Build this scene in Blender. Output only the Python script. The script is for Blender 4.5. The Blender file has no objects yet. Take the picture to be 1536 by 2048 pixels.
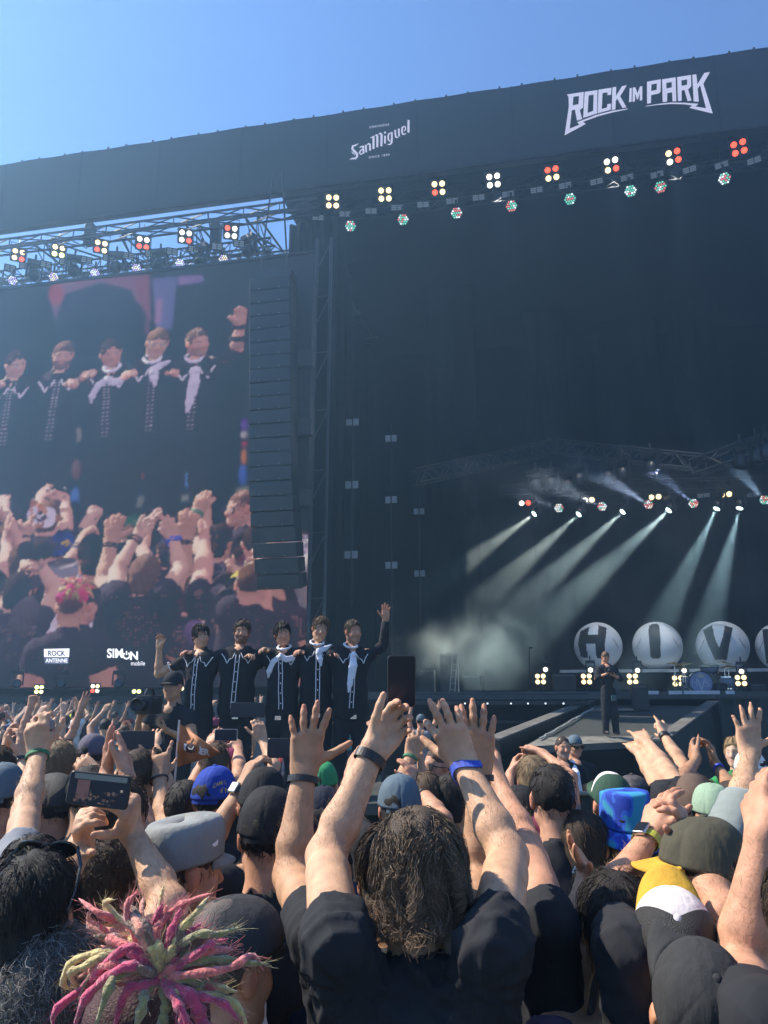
import bpy, bmesh, math, random
import numpy as np
from mathutils import Vector, Matrix, geometry
from mathutils.bvhtree import BVHTree

random.seed(7)
RNG = np.random.default_rng(7)
SC = bpy.context.scene
C = SC.collection
R = math.radians

# ------------------------------------------------------------------ camera
EYE = Vector((0.0, 0.0, 2.0))
FPX = 1540.0                       # focal length in pixels of a 1536 x 2048 frame
PITCH = math.atan(376.0 / FPX)
cam_d = bpy.data.cameras.new('camera')
cam = bpy.data.objects.new('camera', cam_d)
C.objects.link(cam)
cam.location = EYE
cam.rotation_euler = (math.pi / 2 + PITCH, 0, 0)
cam_d.sensor_fit = 'HORIZONTAL'
cam_d.sensor_width = 36.0
cam_d.lens = 36.0 * FPX / 1536.0
cam_d.clip_start = 0.05
cam_d.clip_end = 3000
SC.camera = cam

# ------------------------------------------------------------------ sky, sun, exposure
SUN_AZ = R(-74)                    # measured from +Y towards +X: the sun stands to the left, a little ahead
SUN_EL = R(47)
world = bpy.data.worlds.new('World')
SC.world = world
world.use_nodes = True
wn = world.node_tree
sky = wn.nodes.new('ShaderNodeTexSky')
sky.sky_type = 'NISHITA'
sky.sun_disc = False
sky.sun_elevation = SUN_EL
sky.sun_rotation = SUN_AZ
sky.air_density = 0.75
sky.dust_density = 0.0
sky.ozone_density = 6.0
bg = wn.nodes['Background']
wn.links.new(sky.outputs[0], bg.inputs[0])
bg.inputs[1].default_value = 0.15
sun_dir = Vector((math.sin(SUN_AZ) * math.cos(SUN_EL), math.cos(SUN_AZ) * math.cos(SUN_EL), math.sin(SUN_EL)))
sl = bpy.data.lights.new('sun', 'SUN')
sl.energy = 4.7
sl.angle = R(0.53)
sl.color = (1.0, 0.90, 0.76)
so = bpy.data.objects.new('sun', sl)
C.objects.link(so)
so.rotation_euler = sun_dir.to_track_quat('Z', 'Y').to_euler()
SC.view_settings.view_transform = 'Standard'
SC.view_settings.look = 'None'
SC.view_settings.exposure = 1.0
SC.view_settings.gamma = 1.0
SC.view_settings.use_curve_mapping = False
SC.cycles.use_denoising = True
SC.cycles.max_bounces = 6
SC.cycles.diffuse_bounces = 2
SC.cycles.glossy_bounces = 2
SC.cycles.transmission_bounces = 3
SC.cycles.transparent_max_bounces = 6
SC.cycles.volume_bounces = 0
SC.cycles.sample_clamp_indirect = 4.0
SC.cycles.caustics_reflective = False
SC.cycles.caustics_refractive = False

# ------------------------------------------------------------------ where a point of the photograph lies in the place
_fw = Vector((0, math.cos(PITCH), math.sin(PITCH)))
_up = Vector((0, -math.sin(PITCH), math.cos(PITCH)))
def ray(px, py):
    return _fw + Vector(((px - 768) / FPX, 0, 0)) + _up * ((1024 - py) / FPX)
def at(px, py, d):
    r = ray(px, py)
    return EYE + r * (d / r.y)
def pix(p):
    q = Vector(p) - EYE
    z = q.dot(_fw)
    return 768 + FPX * q.x / z, 1024 - FPX * q.dot(_up) / z

STAGE_A = R(11.6)                  # the stage front is turned: its right end stands nearer
SX = Vector((math.cos(STAGE_A), -math.sin(STAGE_A), 0))
SN = Vector((math.sin(STAGE_A), math.cos(STAGE_A), 0))
SO = Vector((0, 22.0, 0))
def W(s, n, z):
    return SO + SX * s + SN * n + Vector((0, 0, z))
def sp(px, py, n=0.0):
    """stage coordinates (s, z) of the point seen at px, py on the upright plane n metres behind the stage front"""
    r = ray(px, py)
    o = SO + SN * n - EYE
    t = o.dot(SN) / r.dot(SN)
    q = EYE + r * t - SO
    return q.dot(SX), q.z
def spw(px, py, n=0.0):
    s, z = sp(px, py, n)
    return W(s, n, z)

# ------------------------------------------------------------------ materials
MATS = {}
def mat(name, col=(0.5, 0.5, 0.5), rough=0.6, metal=0.0, var=0.0, vscale=20.0, bump=0.0, bscale=60.0, bstretch=(1, 1, 1), bdist=0.004,
        emit=None, estr=0.0, sss=0.0, sheen=0.0, spec=0.5, attr=None, objvar=0.0, coat=0.0, detail=4.0):
    if name in MATS:
        return MATS[name]
    m = bpy.data.materials.new(name)
    m.use_nodes = True
    nt = m.node_tree
    b = nt.nodes['Principled BSDF']
    b.inputs['Base Color'].default_value = (*col, 1)
    b.inputs['Roughness'].default_value = rough
    b.inputs['Metallic'].default_value = metal
    b.inputs['Specular IOR Level'].default_value = spec
    b.inputs['Coat Weight'].default_value = coat
    if sss:
        b.inputs['Subsurface Weight'].default_value = sss
        b.inputs['Subsurface Radius'].default_value = (1.0, 0.3, 0.15)
        b.inputs['Subsurface Scale'].default_value = 0.012
    if sheen:
        b.inputs['Sheen Weight'].default_value = sheen
        b.inputs['Sheen Roughness'].default_value = 0.6
    src = None
    if attr:
        a = nt.nodes.new('ShaderNodeAttribute')
        a.attribute_name = attr
        src = a.outputs['Color']
    if var or bump:
        tc = nt.nodes.new('ShaderNodeTexCoord')
    if var:
        no = nt.nodes.new('ShaderNodeTexNoise')
        no.inputs['Scale'].default_value = vscale
        no.inputs['Detail'].default_value = detail
        nt.links.new(tc.outputs['Object'], no.inputs['Vector'])
        mr = nt.nodes.new('ShaderNodeMapRange')
        mr.inputs[1].default_value = 0.25
        mr.inputs[2].default_value = 0.75
        mr.inputs[3].default_value = 1 - var
        mr.inputs[4].default_value = 1 + var
        nt.links.new(no.outputs['Fac'], mr.inputs[0])
        mx = nt.nodes.new('ShaderNodeMix')
        mx.data_type = 'RGBA'
        mx.blend_type = 'MULTIPLY'
        mx.inputs[0].default_value = 1
        if src is not None:
            nt.links.new(src, mx.inputs[6])
        else:
            mx.inputs[6].default_value = (*col, 1)
        nt.links.new(mr.outputs[0], mx.inputs[7])
        src = mx.outputs[2]
    if src is not None:
        nt.links.new(src, b.inputs['Base Color'])
    if bump:
        mp = nt.nodes.new('ShaderNodeMapping')
        mp.inputs['Scale'].default_value = bstretch
        nt.links.new(tc.outputs['Object'], mp.inputs['Vector'])
        n2 = nt.nodes.new('ShaderNodeTexNoise')
        n2.inputs['Scale'].default_value = bscale
        n2.inputs['Detail'].default_value = 5.0
        nt.links.new(mp.outputs[0], n2.inputs['Vector'])
        bp = nt.nodes.new('ShaderNodeBump')
        bp.inputs['Strength'].default_value = bump
        bp.inputs['Distance'].default_value = bdist
        nt.links.new(n2.outputs['Fac'], bp.inputs['Height'])
        nt.links.new(bp.outputs[0], b.inputs['Normal'])
    if emit is not None:
        b.inputs['Emission Color'].default_value = (*emit, 1)
        b.inputs['Emission Strength'].default_value = estr
    MATS[name] = m
    return m

black_cloth = mat('black_stage_cloth', (0.006, 0.007, 0.008), 0.95, var=0.3, vscale=0.6, spec=0.1)
black_mesh = mat('black_banner_mesh', (0.020, 0.022, 0.026), 0.85, var=0.15, vscale=0.5, bump=0.15, bscale=0.7, bdist=0.03)
black_metal = mat('black_painted_metal', (0.012, 0.012, 0.013), 0.45, metal=0.0, var=0.25, vscale=6)
steel = mat('galvanised_steel', (0.16, 0.17, 0.18), 0.42, metal=0.8, var=0.2, vscale=5)
dark_steel = mat('dark_truss_steel', (0.05, 0.052, 0.056), 0.45, metal=0.6, var=0.2, vscale=5)
chrome = mat('chrome', (0.75, 0.75, 0.77), 0.12, metal=1.0)
print_white = mat('pale_glow_print', (0.80, 0.70, 0.72), 0.8, var=0.05, vscale=1.5, emit=(0.9, 0.74, 0.76), estr=0.20)  # emission added to the print so the shaded lettering comes out brighter
deck_mat = mat('black_stage_deck', (0.055, 0.06, 0.056), 0.55, var=0.35, vscale=1.2, bump=0.25, bscale=14, bdist=0.005)
rubber_edge = mat('worn_grey_edge', (0.13, 0.125, 0.115), 0.7, var=0.3, vscale=3)
lamp_warm = mat('lit_lamp_warm', (0.9, 0.9, 0.85), 0.3, emit=(1.0, 0.72, 0.30), estr=1.5)
lamp_white = mat('lit_lamp_white', (0.9, 0.9, 0.9), 0.3, emit=(1.0, 0.90, 0.74), estr=1.6)
lamp_red = mat('lit_lamp_red', (0.9, 0.2, 0.1), 0.3, emit=(1.0, 0.07, 0.03), estr=1.6)
lamp_yellow = mat('lit_lamp_yellow_green', (0.9, 0.9, 0.5), 0.3, emit=(0.85, 0.95, 0.25), estr=2.5)
beam_white = mat('lit_beam_lens', (0.9, 0.9, 0.9), 0.2, emit=(0.80, 1.0, 0.95), estr=4)
led_face = mat('unlit_led_face', (0.42, 0.43, 0.44), 0.35, var=0.25, vscale=30)

# ------------------------------------------------------------------ mesh helpers
def new_mesh(name, verts, faces, smooth=False, mats=None, mi=None):
    me = bpy.data.meshes.new(name)
    me.from_pydata([tuple(v) for v in verts], [], [tuple(f) for f in faces])
    if mats:
        for m in mats:
            me.materials.append(m)
    if mi is not None:
        me.polygons.foreach_set('material_index', mi)
    if smooth:
        me.polygons.foreach_set('use_smooth', [True] * len(me.polygons))
    me.update()
    return me
def link(name, me, parent=None):
    o = bpy.data.objects.new(name, me)
    C.objects.link(o)
    if parent is not None:
        o.parent = parent
        o.matrix_parent_inverse = Matrix.Translation(-parent.location) if parent.type == 'EMPTY' else Matrix.Identity(4)
    return o
def tag(o, label, cat, group=None, kind=None):
    if label:
        o['label'] = label
    if cat:
        o['category'] = cat
    if group:
        o['group'] = group
    if kind:
        o['kind'] = kind
    return o
def thing(name, label, cat, loc=(0, 0, 0), group=None):
    o = bpy.data.objects.new(name, None)
    C.objects.link(o)
    o.location = loc
    o.empty_display_size = 0.1
    return tag(o, label, cat, group)

class MB:
    """collects boxes, tubes and sheets given in world coordinates; build() links them as ONE mesh object"""
    def __init__(self):
        self.v = []; self.f = []; self.m = []; self.mi = 0
    def add(self, vs, fs):
        o = len(self.v)
        self.v.extend(Vector(q) for q in vs)
        self.f.extend(tuple(i + o for i in f) for f in fs)
        self.m.extend([self.mi] * len(fs))
        return self
    def box(self, c, hx, hy, hz, X=Vector((1, 0, 0)), Y=Vector((0, 1, 0)), Z=Vector((0, 0, 1))):
        c = Vector(c)
        vs = [c + X * (hx * a) + Y * (hy * b) + Z * (hz * d) for a in (-1, 1) for b in (-1, 1) for d in (-1, 1)]
        return self.add(vs, [(0, 1, 3, 2), (4, 6, 7, 5), (0, 4, 5, 1), (2, 3, 7, 6), (0, 2, 6, 4), (1, 5, 7, 3)])
    def bbox(self, c, hx, hy, hz, X=Vector((1, 0, 0)), Y=Vector((0, 1, 0)), Z=Vector((0, 0, 1)), b=0.01):
        """box with chamfered edges"""
        bm = bmesh.new()
        bmesh.ops.create_cube(bm, size=2.0)
        for q in bm.verts:
            q.co = Vector((q.co.x * hx, q.co.y * hy, q.co.z * hz))
        bmesh.ops.bevel(bm, geom=list(bm.edges), offset=b, segments=2, profile=0.6, affect='EDGES')
        c = Vector(c)
        self.add([c + X * q.co.x + Y * q.co.y + Z * q.co.z for q in bm.verts], [[q.index for q in f.verts] for f in bm.faces])
        bm.free()
        return self
    def sbox(self, s, n, z, hs, hn, hz):
        return self.box(W(s, n, z), hs, hn, hz, SX, SN)
    def tube(self, a, b, r, n=6, r2=None, caps=True):
        a, b = Vector(a), Vector(b)
        r2 = r if r2 is None else r2
        d = (b - a)
        if d.length < 1e-6:
            return self
        d.normalize()
        x = d.orthogonal().normalized(); y = d.cross(x)
        vs = []
        for k in range(n):
            t = 2 * math.pi * k / n
            e = x * math.cos(t) + y * math.sin(t)
            vs += [a + e * r, b + e * r2]
        fs = [(2 * k, 2 * k + 1, (2 * k + 3) % (2 * n), (2 * k + 2) % (2 * n)) for k in range(n)]
        if caps:
            fs += [tuple(2 * k for k in range(n)), tuple(2 * k + 1 for k in range(n))[::-1]]
        return self.add(vs, fs)
    def path(self, pts, r, n=6, caps=True):
        """tube along a polyline; r is a number or one radius per point"""
        pts = [Vector(p) for p in pts]
        rs = [r] * len(pts) if isinstance(r, (int, float)) else r
        vs = []
        x = None
        for i, p in enumerate(pts):
            d = (pts[min(i + 1, len(pts) - 1)] - pts[max(i - 1, 0)])
            d = d.normalized() if d.length > 1e-9 else Vector((0, 0, 1))
            x = d.orthogonal().normalized() if x is None else (x - d * x.dot(d)).normalized()
            y = d.cross(x)
            for k in range(n):
                t = 2 * math.pi * k / n
                vs.append(p + (x * math.cos(t) + y * math.sin(t)) * rs[i])
        fs = [(i * n + k, i * n + (k + 1) % n, (i + 1) * n + (k + 1) % n, (i + 1) * n + k) for i in range(len(pts) - 1) for k in range(n)]
        if caps:
            fs += [tuple(range(n))[::-1], tuple((len(pts) - 1) * n + k for k in range(n))]
        return self.add(vs, fs)
    def lathe(self, c, prof, axis=Vector((0, 0, 1)), n=16, X=None):
        """prof: (radius, height) pairs turned round axis"""
        c = Vector(c)
        axis = Vector(axis).normalized()
        x = axis.orthogonal().normalized() if X is None else X
        y = axis.cross(x)
        vs = []
        for (r, h) in prof:
            for k in range(n):
                t = 2 * math.pi * k / n
                vs.append(c + axis * h + (x * math.cos(t) + y * math.sin(t)) * r)
        fs = [(i * n + k, i * n + (k + 1) % n, (i + 1) * n + (k + 1) % n, (i + 1) * n + k) for i in range(len(prof) - 1) for k in range(n)]
        if prof[0][0] > 1e-5:
            fs.append(tuple(range(n))[::-1])
        if prof[-1][0] > 1e-5:
            fs.append(tuple((len(prof) - 1) * n + k for k in range(n)))
        return self.add(vs, fs)
    def build(self, name, mats, parent=None, smooth=False):
        mats = mats if isinstance(mats, (list, tuple)) else [mats]
        me = new_mesh(name, self.v, self.f, smooth, mats, self.m)
        return link(name, me, parent)
def flat_poly(mb, loops, fn):
    """fills a polygon with holes; fn turns a 2-D point into a point of the place"""
    tris = geometry.tessellate_polygon([[Vector((x, y, 0)) for x, y in lp] for lp in loops])
    pts = [p for lp in loops for p in lp]
    mb.add([fn(*p) for p in pts], tris)
def ribbon(mb, pts, w, fn):
    """flat stroke of width w (one number or one per point)"""
    ws = [w] * len(pts) if isinstance(w, (int, float)) else w
    L = []; Rr = []
    for i, (x, y) in enumerate(pts):
        x0, y0 = pts[max(i - 1, 0)]; x1, y1 = pts[min(i + 1, len(pts) - 1)]
        dx, dy = x1 - x0, y1 - y0
        l = math.hypot(dx, dy) or 1
        nx, ny = -dy / l * ws[i] / 2, dx / l * ws[i] / 2
        L.append(fn(x + nx, y + ny)); Rr.append(fn(x - nx, y - ny))
    k = len(pts)
    mb.add(L + Rr, [(i, i + 1, k + i + 1, k + i) for i in range(k - 1)])
def text_mesh(txt, bold=0.0, shear=0.0, space=1.0):
    cu = bpy.data.curves.new('lettering', 'FONT')
    cu.body = txt; cu.size = 1.0; cu.offset = bold; cu.shear = shear; cu.space_character = space
    cu.resolution_u = 3
    o = bpy.data.objects.new('lettering', cu)
    me = bpy.data.meshes.new_from_object(o)
    vs = [(v.co.x, v.co.y) for v in me.vertices]
    fs = [tuple(p.vertices) for p in me.polygons]
    bpy.data.objects.remove(o); bpy.data.curves.remove(cu); bpy.data.meshes.remove(me)
    return vs, fs
def text_fit(mb, txt, fn, bold=0.0, shear=0.0, space=1.0):
    """text scaled into the unit square of fn(u, v)"""
    vs, fs = text_mesh(txt, bold, shear, space)
    x0 = min(v[0] for v in vs); x1 = max(v[0] for v in vs); y0 = min(v[1] for v in vs); y1 = max(v[1] for v in vs)
    mb.add([fn((x - x0) / (x1 - x0), (y - y0) / (y1 - y0)) for x, y in vs], fs)
# ================================================================== ground
def struct(name, o_label=None):
    pass
g = MB()
N = 40
gx = np.linspace(-1, 1, N); gxs = np.sign(gx) * np.abs(gx) ** 2 * 150
vs = []; fs = []
for j in range(N):
    for i in range(N):
        vs.append((gxs[i], gxs[j] + 20, 0.0))
for j in range(N - 1):
    for i in range(N - 1):
        a = j * N + i
        fs.append((a, a + 1, a + N + 1, a + N))
g.add(vs, fs)
ground = g.build('ground', mat('trodden_grass', (0.10, 0.095, 0.05), 0.95, var=0.5, vscale=1.5, bump=0.4, bscale=30, bdist=0.02))
tag(ground, None, None, kind='structure')

# ================================================================== main stage shell
HZ0, HZ1 = 18.74, 21.5             # header cloth, lower and upper edge
sL = sp(-330, 400)[0]; sR = sp(1900, 200)[0]
s_open = sp(640, 800)[0]           # left edge of the stage opening
STAGE_Z = 2.22                     # deck height

stage = thing('main_stage', 'huge black festival stage with a wide dark header above its opening', 'stage', W(4, 6, 0))
m = MB(); m.sbox((s_open + sR) / 2, 7.6, STAGE_Z - 0.10, (sR - s_open) / 2, 7.5, 0.10); m.build('deck', deck_mat, stage)
m = MB(); m.sbox((s_open + sR) / 2, 0.26, 1.06, (sR - s_open) / 2 + 1.5, 0.05, 1.055); m.build('skirt', black_cloth, stage)
def drape(name, a, b, z0, z1, folds, amp, parent, mt):
    a, b = Vector(a), Vector(b)
    d = (b - a); L = d.length; d.normalize(); nn = d.cross(Vector((0, 0, 1)))
    k = max(8, int(folds * 6))
    vs = []; fs = []
    for i in range(k + 1):
        t = i / k
        off = amp * (math.sin(t * folds * 2 * math.pi) + 0.4 * math.sin(t * folds * 4.7 + 1))
        for z in (z0, z1):
            p = a + d * (L * t) + nn * off
            vs.append((p.x, p.y, z))
    fs = [(2 * i, 2 * i + 2, 2 * i + 3, 2 * i + 1) for i in range(k)]
    o = link(name, new_mesh(name, vs, fs, True, [mt]), parent)
    return o
drape('backdrop', W(s_open - 2, 14.5, 0), W(sR, 14.5, 0), STAGE_Z, 19.2, 12, 0.05, stage, black_cloth)
drape('side_drape', W(s_open - 0.2, 1.0, 0), W(s_open - 1.6, 14.4, 0), 0.2, 19.2, 30, 0.10, stage, black_cloth)
drape('wing_drape', W(s_open - 1.6, 1.2, 0), W(s_open + 0.6, 0.9, 0), 0.2, 18.2, 7, 0.05, stage, black_cloth)
drape('side_drape', W(sR, 14.4, 0), W(sR, 0.5, 0), 0.2, 19.2, 30, 0.10, stage, black_cloth)
m = MB(); m.sbox((s_open - 1.9 + sR) / 2, 7.5, 19.4, (sR - s_open + 1.9) / 2, 7.4, 0.08); m.build('roof', black_cloth, stage)
# black legs (curtain strips) hanging inside the opening
for (px, n, w) in ((1395, 11.0, 1.0), (1250, 12.5, 1.4), (1090, 11.0, 0.9), (900, 8.0, 1.0)):
    s, z = sp(px, 700, n)
    drape('leg_curtain', W(s - w, n, 0), W(s + w, n, 0), STAGE_Z, 19.1, 3, 0.03, stage, black_cloth)

# header cloth with seams and top clips
hd = thing('header_banner', 'long dark header banner with pale festival and beer lettering across the stage top', 'banner', W(0, 0, HZ0))
k = 90
vs = []; fs = []
for i in range(k + 1):
    s = sL + (sR - sL) * i / k
    for j in range(5):
        z = HZ0 + (HZ1 - HZ0) * j / 4
        vs.append(W(s, 0.02 + 0.016 * math.sin(i * 1.3 + j) + 0.012 * math.sin(i * 0.37 - j * 0.8), z))
for i in range(k):
    for j in range(4):
        a = i * 5 + j
        fs.append((a, a + 5, a + 6, a + 1))
link('cloth', new_mesh('cloth', vs, fs, True, [black_mesh]), hd)
m = MB(); m.sbox((sL + sR) / 2, 0.25, HZ1 - 0.02, (sR - sL) / 2, 0.16, 0.06); m.build('top_rail', steel, hd)
m = MB(); m.sbox((sL + sR) / 2, 0.22, HZ0 + 0.03, (sR - sL) / 2, 0.12, 0.05); m.build('bottom_rail', dark_steel, hd)
q = sL + 1.4
while q < sR:
    m = MB(); m.sbox(q, -0.012, (HZ0 + HZ1) / 2, 0.018, 0.006, (HZ1 - HZ0) / 2 - 0.02); m.build('seam', mat('banner_seam', (0.012, 0.013, 0.016), 0.9), hd)
    q += 3.1
i = 0
s = sL
clip = new_mesh('clip', *(lambda b: (b.v, b.f))(MB().box((0, 0, 0), 0.03, 0.03, 0.05)), False, [black_metal])
while s < sR:
    o = link('clip', clip, hd)
    o.matrix_parent_inverse = Matrix.Translation(-hd.location)
    o.location = W(s, 0.1, HZ1 + 0.07)
    o.rotation_euler = (0, 0, -STAGE_A)
    s += 0.72 if i % 2 else 1.05
    i += 1
def logo_fn(ox, oy, k, n):
    return lambda x, y: spw(ox + x / k, oy + y / k, n)
RP = [
 [[(65,283),(228,258),(222,408),(190,432),(213,518),(163,534),(143,428),(113,435),(93,610),(185,573),(165,548),(345,480),(500,440),(648,418),(650,425),(500,456),(370,491),(222,545),(248,566),(44,676),(85,395),(82,305)],[(128,305),(182,298),(178,375),(122,388)]],
 [[(237,258),(360,240),(355,465),(222,508)],[(275,292),(323,283),(318,440),(265,460)]],
 [[(370,237),(494,218),(491,285),(455,291),(457,262),(408,270),(401,422),(452,407),(454,375),(490,370),(487,430),(360,464)]],
 [[(503,215),(540,209),(537,298),(595,203),(642,193),(578,300),(638,405),(600,413),(548,322),(535,345),(532,425),(497,433)]],
 [[(668,224),(690,219),(687,352),(662,357)]],
 [[(698,217),(722,212),(744,270),(768,206),(790,203),(790,338),(766,342),(766,270),(748,330),(738,330),(722,275),(719,350),(696,354)]],
 [[(835,160),(968,137),(966,258),(945,275),(875,290),(873,365),(835,372)],[(878,187),(930,178),(928,238),(875,248)]],
 [[(980,138),(1110,117),(1117,347),(1080,350),(1076,262),(1030,270),(1028,352),(985,356)],[(1020,172),(1073,163),(1073,215),(1022,225)]],
 [[(1125,116),(1258,95),(1260,205),(1230,235),(1263,340),(1225,348),(1195,240),(1168,245),(1168,343),(1132,347)],[(1165,148),(1220,139),(1220,190),(1167,200)]],
 [[(1270,95),(1308,88),(1320,185),(1385,76),(1440,66),(1376,180),(1467,466),(1243,412),(1268,388),(1190,377),(1060,374),(930,384),(822,398),(822,393),(930,375),(1060,360),(1190,362),(1330,372),(1300,398),(1402,415),(1345,195),(1322,225),(1333,352),(1283,350)]],
]
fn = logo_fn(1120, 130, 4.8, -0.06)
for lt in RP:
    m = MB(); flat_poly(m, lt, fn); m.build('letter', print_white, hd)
SM = [
 [([(277,585),(215,618),(160,640),(148,690),(195,745),(245,795),(248,850),(215,890),(150,890),(95,912)], [8,30,44,48,50,50,44,40,34,6]), ([(128,748),(160,775),(205,825)], [8,22,8])],
 [([(372,628),(375,700),(378,790)], 38), ([(296,668),(330,650),(360,640)], [14,26,26]), ([(360,700),(315,730),(300,775),(318,806),(362,792)], [18,26,34,28,18])],
 [([(425,612),(430,680),(432,765)], 38), ([(450,610),(488,585),(510,600),(513,660),(514,728)], [16,30,38,38,38])],
 [([(512,470),(560,455),(600,432)], [6,26,30]), ([(583,450),(584,560),(583,695)], 42), ([(615,420),(650,405),(662,430),(663,540),(660,660)], [20,34,42,42,42]), ([(690,395),(728,372),(748,400),(748,520),(744,640)], [20,34,44,44,42])],
 [([(820,425),(819,500),(818,585)], 38), ([(795,360),(820,335.5),(820,384.5),(846,360)], [2,2,48,2])],
 [([(958,350),(960,470),(956,560),(925,600),(865,606)], [34,38,40,32,10]), ([(935,365),(898,385),(884,430),(888,505),(915,535),(935,528)], [20,28,32,34,26,18])],
 [([(1027,305),(1030,380),(1040,450),(1068,462),(1090,450)], [34,36,36,28,16]), ([(1102,278),(1104,370),(1108,440)], 36)],
 [([(1205,332),(1240,300),(1235,240),(1205,232),(1170,260),(1166,350),(1185,395),(1215,395),(1248,375)], [16,24,30,26,34,38,34,28,14])],
 [([(1302,100),(1300,200),(1300,362)], 44)],
]
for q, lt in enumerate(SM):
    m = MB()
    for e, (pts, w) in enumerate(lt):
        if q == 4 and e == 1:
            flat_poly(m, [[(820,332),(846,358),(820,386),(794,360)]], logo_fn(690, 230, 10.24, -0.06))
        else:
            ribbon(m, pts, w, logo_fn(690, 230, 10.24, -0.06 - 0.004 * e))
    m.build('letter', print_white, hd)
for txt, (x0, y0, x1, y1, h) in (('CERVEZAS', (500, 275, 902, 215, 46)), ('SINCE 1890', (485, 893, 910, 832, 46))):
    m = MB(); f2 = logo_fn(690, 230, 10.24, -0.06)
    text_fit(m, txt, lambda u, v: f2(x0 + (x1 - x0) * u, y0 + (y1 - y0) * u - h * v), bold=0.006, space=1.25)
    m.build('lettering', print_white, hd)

# ================================================================== trusses
def box_truss(name, label, a, b, w, h, bay, parent=None, mt=None, r=0.035, cross=0):
    """box girder from a to b (its lower near chord line), w deep along the level normal, h high"""
    a, b = Vector(a), Vector(b)
    d = (b - a); L = d.length; d.normalize()
    nn = Vector((0, 0, 1)).cross(d).normalized()
    up = d.cross(nn).normalized()
    if up.z < 0:
        up = -up
    mt = mt or dark_steel
    t = thing(name, label, 'truss', (a + b) / 2) if parent is None else parent
    offs = [Vector((0, 0, 0)), nn * w, up * h, nn * w + up * h]
    for o in offs:
        m = MB(); m.tube(a + o, b + o, r, 6); m.build('chord', mt, t)
    k = max(1, int(round(L / bay)))
    m = MB()
    for i in range(k):
        p = a + d * (L * i / k); q = a + d * (L * (i + 1) / k)
        for (o1, o2) in ((0, 2), (1, 3), (0, 1), (2, 3)):
            if i % 2:
                o1, o2 = o2, o1
            m.tube(p + offs[o1], q + offs[o2], r * 0.55, 4, caps=False)
        m.tube(p + offs[0], p + offs[2], r * 0.5, 4, caps=False)
        if cross:
            m.tube(q + offs[0], p + offs[3], r * 0.5, 4, caps=False)
    lo = m.build('lattice', mt, t); lo['kind'] = 'stuff'
    return t
# lattice of the open left wing, seen against the sky between header and screen
def sz(px, py, n):
    return sp(px, py, n)
wing_r = sp(610, 500, 0.5)[0]
for (n, za, w, h, txt, by, rr0) in ((0.35, 18.15, 0.4, 0.38, 'long box truss right behind the header edge, above the left screen', 1.3, .045),
                           (3.4, 17.2, 0.6, 1.5, 'second dark box truss behind the left wing header', 1.0, .042),
                           (6.8, 17.6, 0.6, 1.9, 'third dark box truss deep in the left wing roof', 1.2, .045),
                           (10.2, 18.2, 0.8, 2.3, 'rearmost dark box truss of the left wing roof', 1.5, .05)):
    box_truss('roof_truss', txt, W(sL, n, za), W(wing_r + 0.4, n, za), w, h, by, r=rr0, cross=1 if n > 1 else 0)
words_ = ['first', 'second', 'third', 'fourth', 'fifth', 'sixth', 'seventh', 'eighth', 'ninth', 'tenth', 'eleventh', 'twelfth']
for i, px in enumerate((20, 170, 330, 450, 560)):
    s = sp(px, 500, 3)[0]
    box_truss('cross_truss', words_[i] + ' roof truss running backwards over the left wing, counted from the left', W(s, 0.6, 18.35), W(s + 0.3, 11, 19.0), 0.45, -0.9, 1.3, r=0.04)
br = thing('roof_bracing', 'web of thin diagonal braces between the left wing roof trusses', 'bracing', W(-8, 5, 17))
m = MB()
for i in range(40):
    s = sL + (wing_r - sL) * random.random()
    n1, n2 = random.choice(((3.2, 6.5), (6.8, 9.8), (0.6, 3.2), (3.5, 9.8)))
    m.tube(W(s, n1, 17.3 + random.random() * 1.5), W(s + random.uniform(-2.4, 2.4), n2, 17.2 + random.random() * 2.6), 0.032, 4, caps=False)
bo = m.build('brace', dark_steel, br); bo['kind'] = 'stuff'
for i, px in enumerate((180, 432)):
    s, z = sp(px, 470, 0.9)
    t = thing('chain_motor', ('black chain motor hanging at the screen edge on the wing, nearer the picture edge', 'black chain motor hanging beside the red and white blinder of the wing')[i], 'hoist', W(s, 0.9, z))
    m = MB(); m.bbox(W(s, 0.9, z), 0.17, 0.15, 0.42, SX, SN, b=0.04); m.build('housing', black_metal, t)
    m = MB(); m.tube(W(s, 0.9, z + 0.42), W(s, 0.9, 18.4), 0.02, 5); m.build('chain', steel, t)
ORD = words_ + ['thirteenth', 'fourteenth', 'fifteenth', 'sixteenth']
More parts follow.
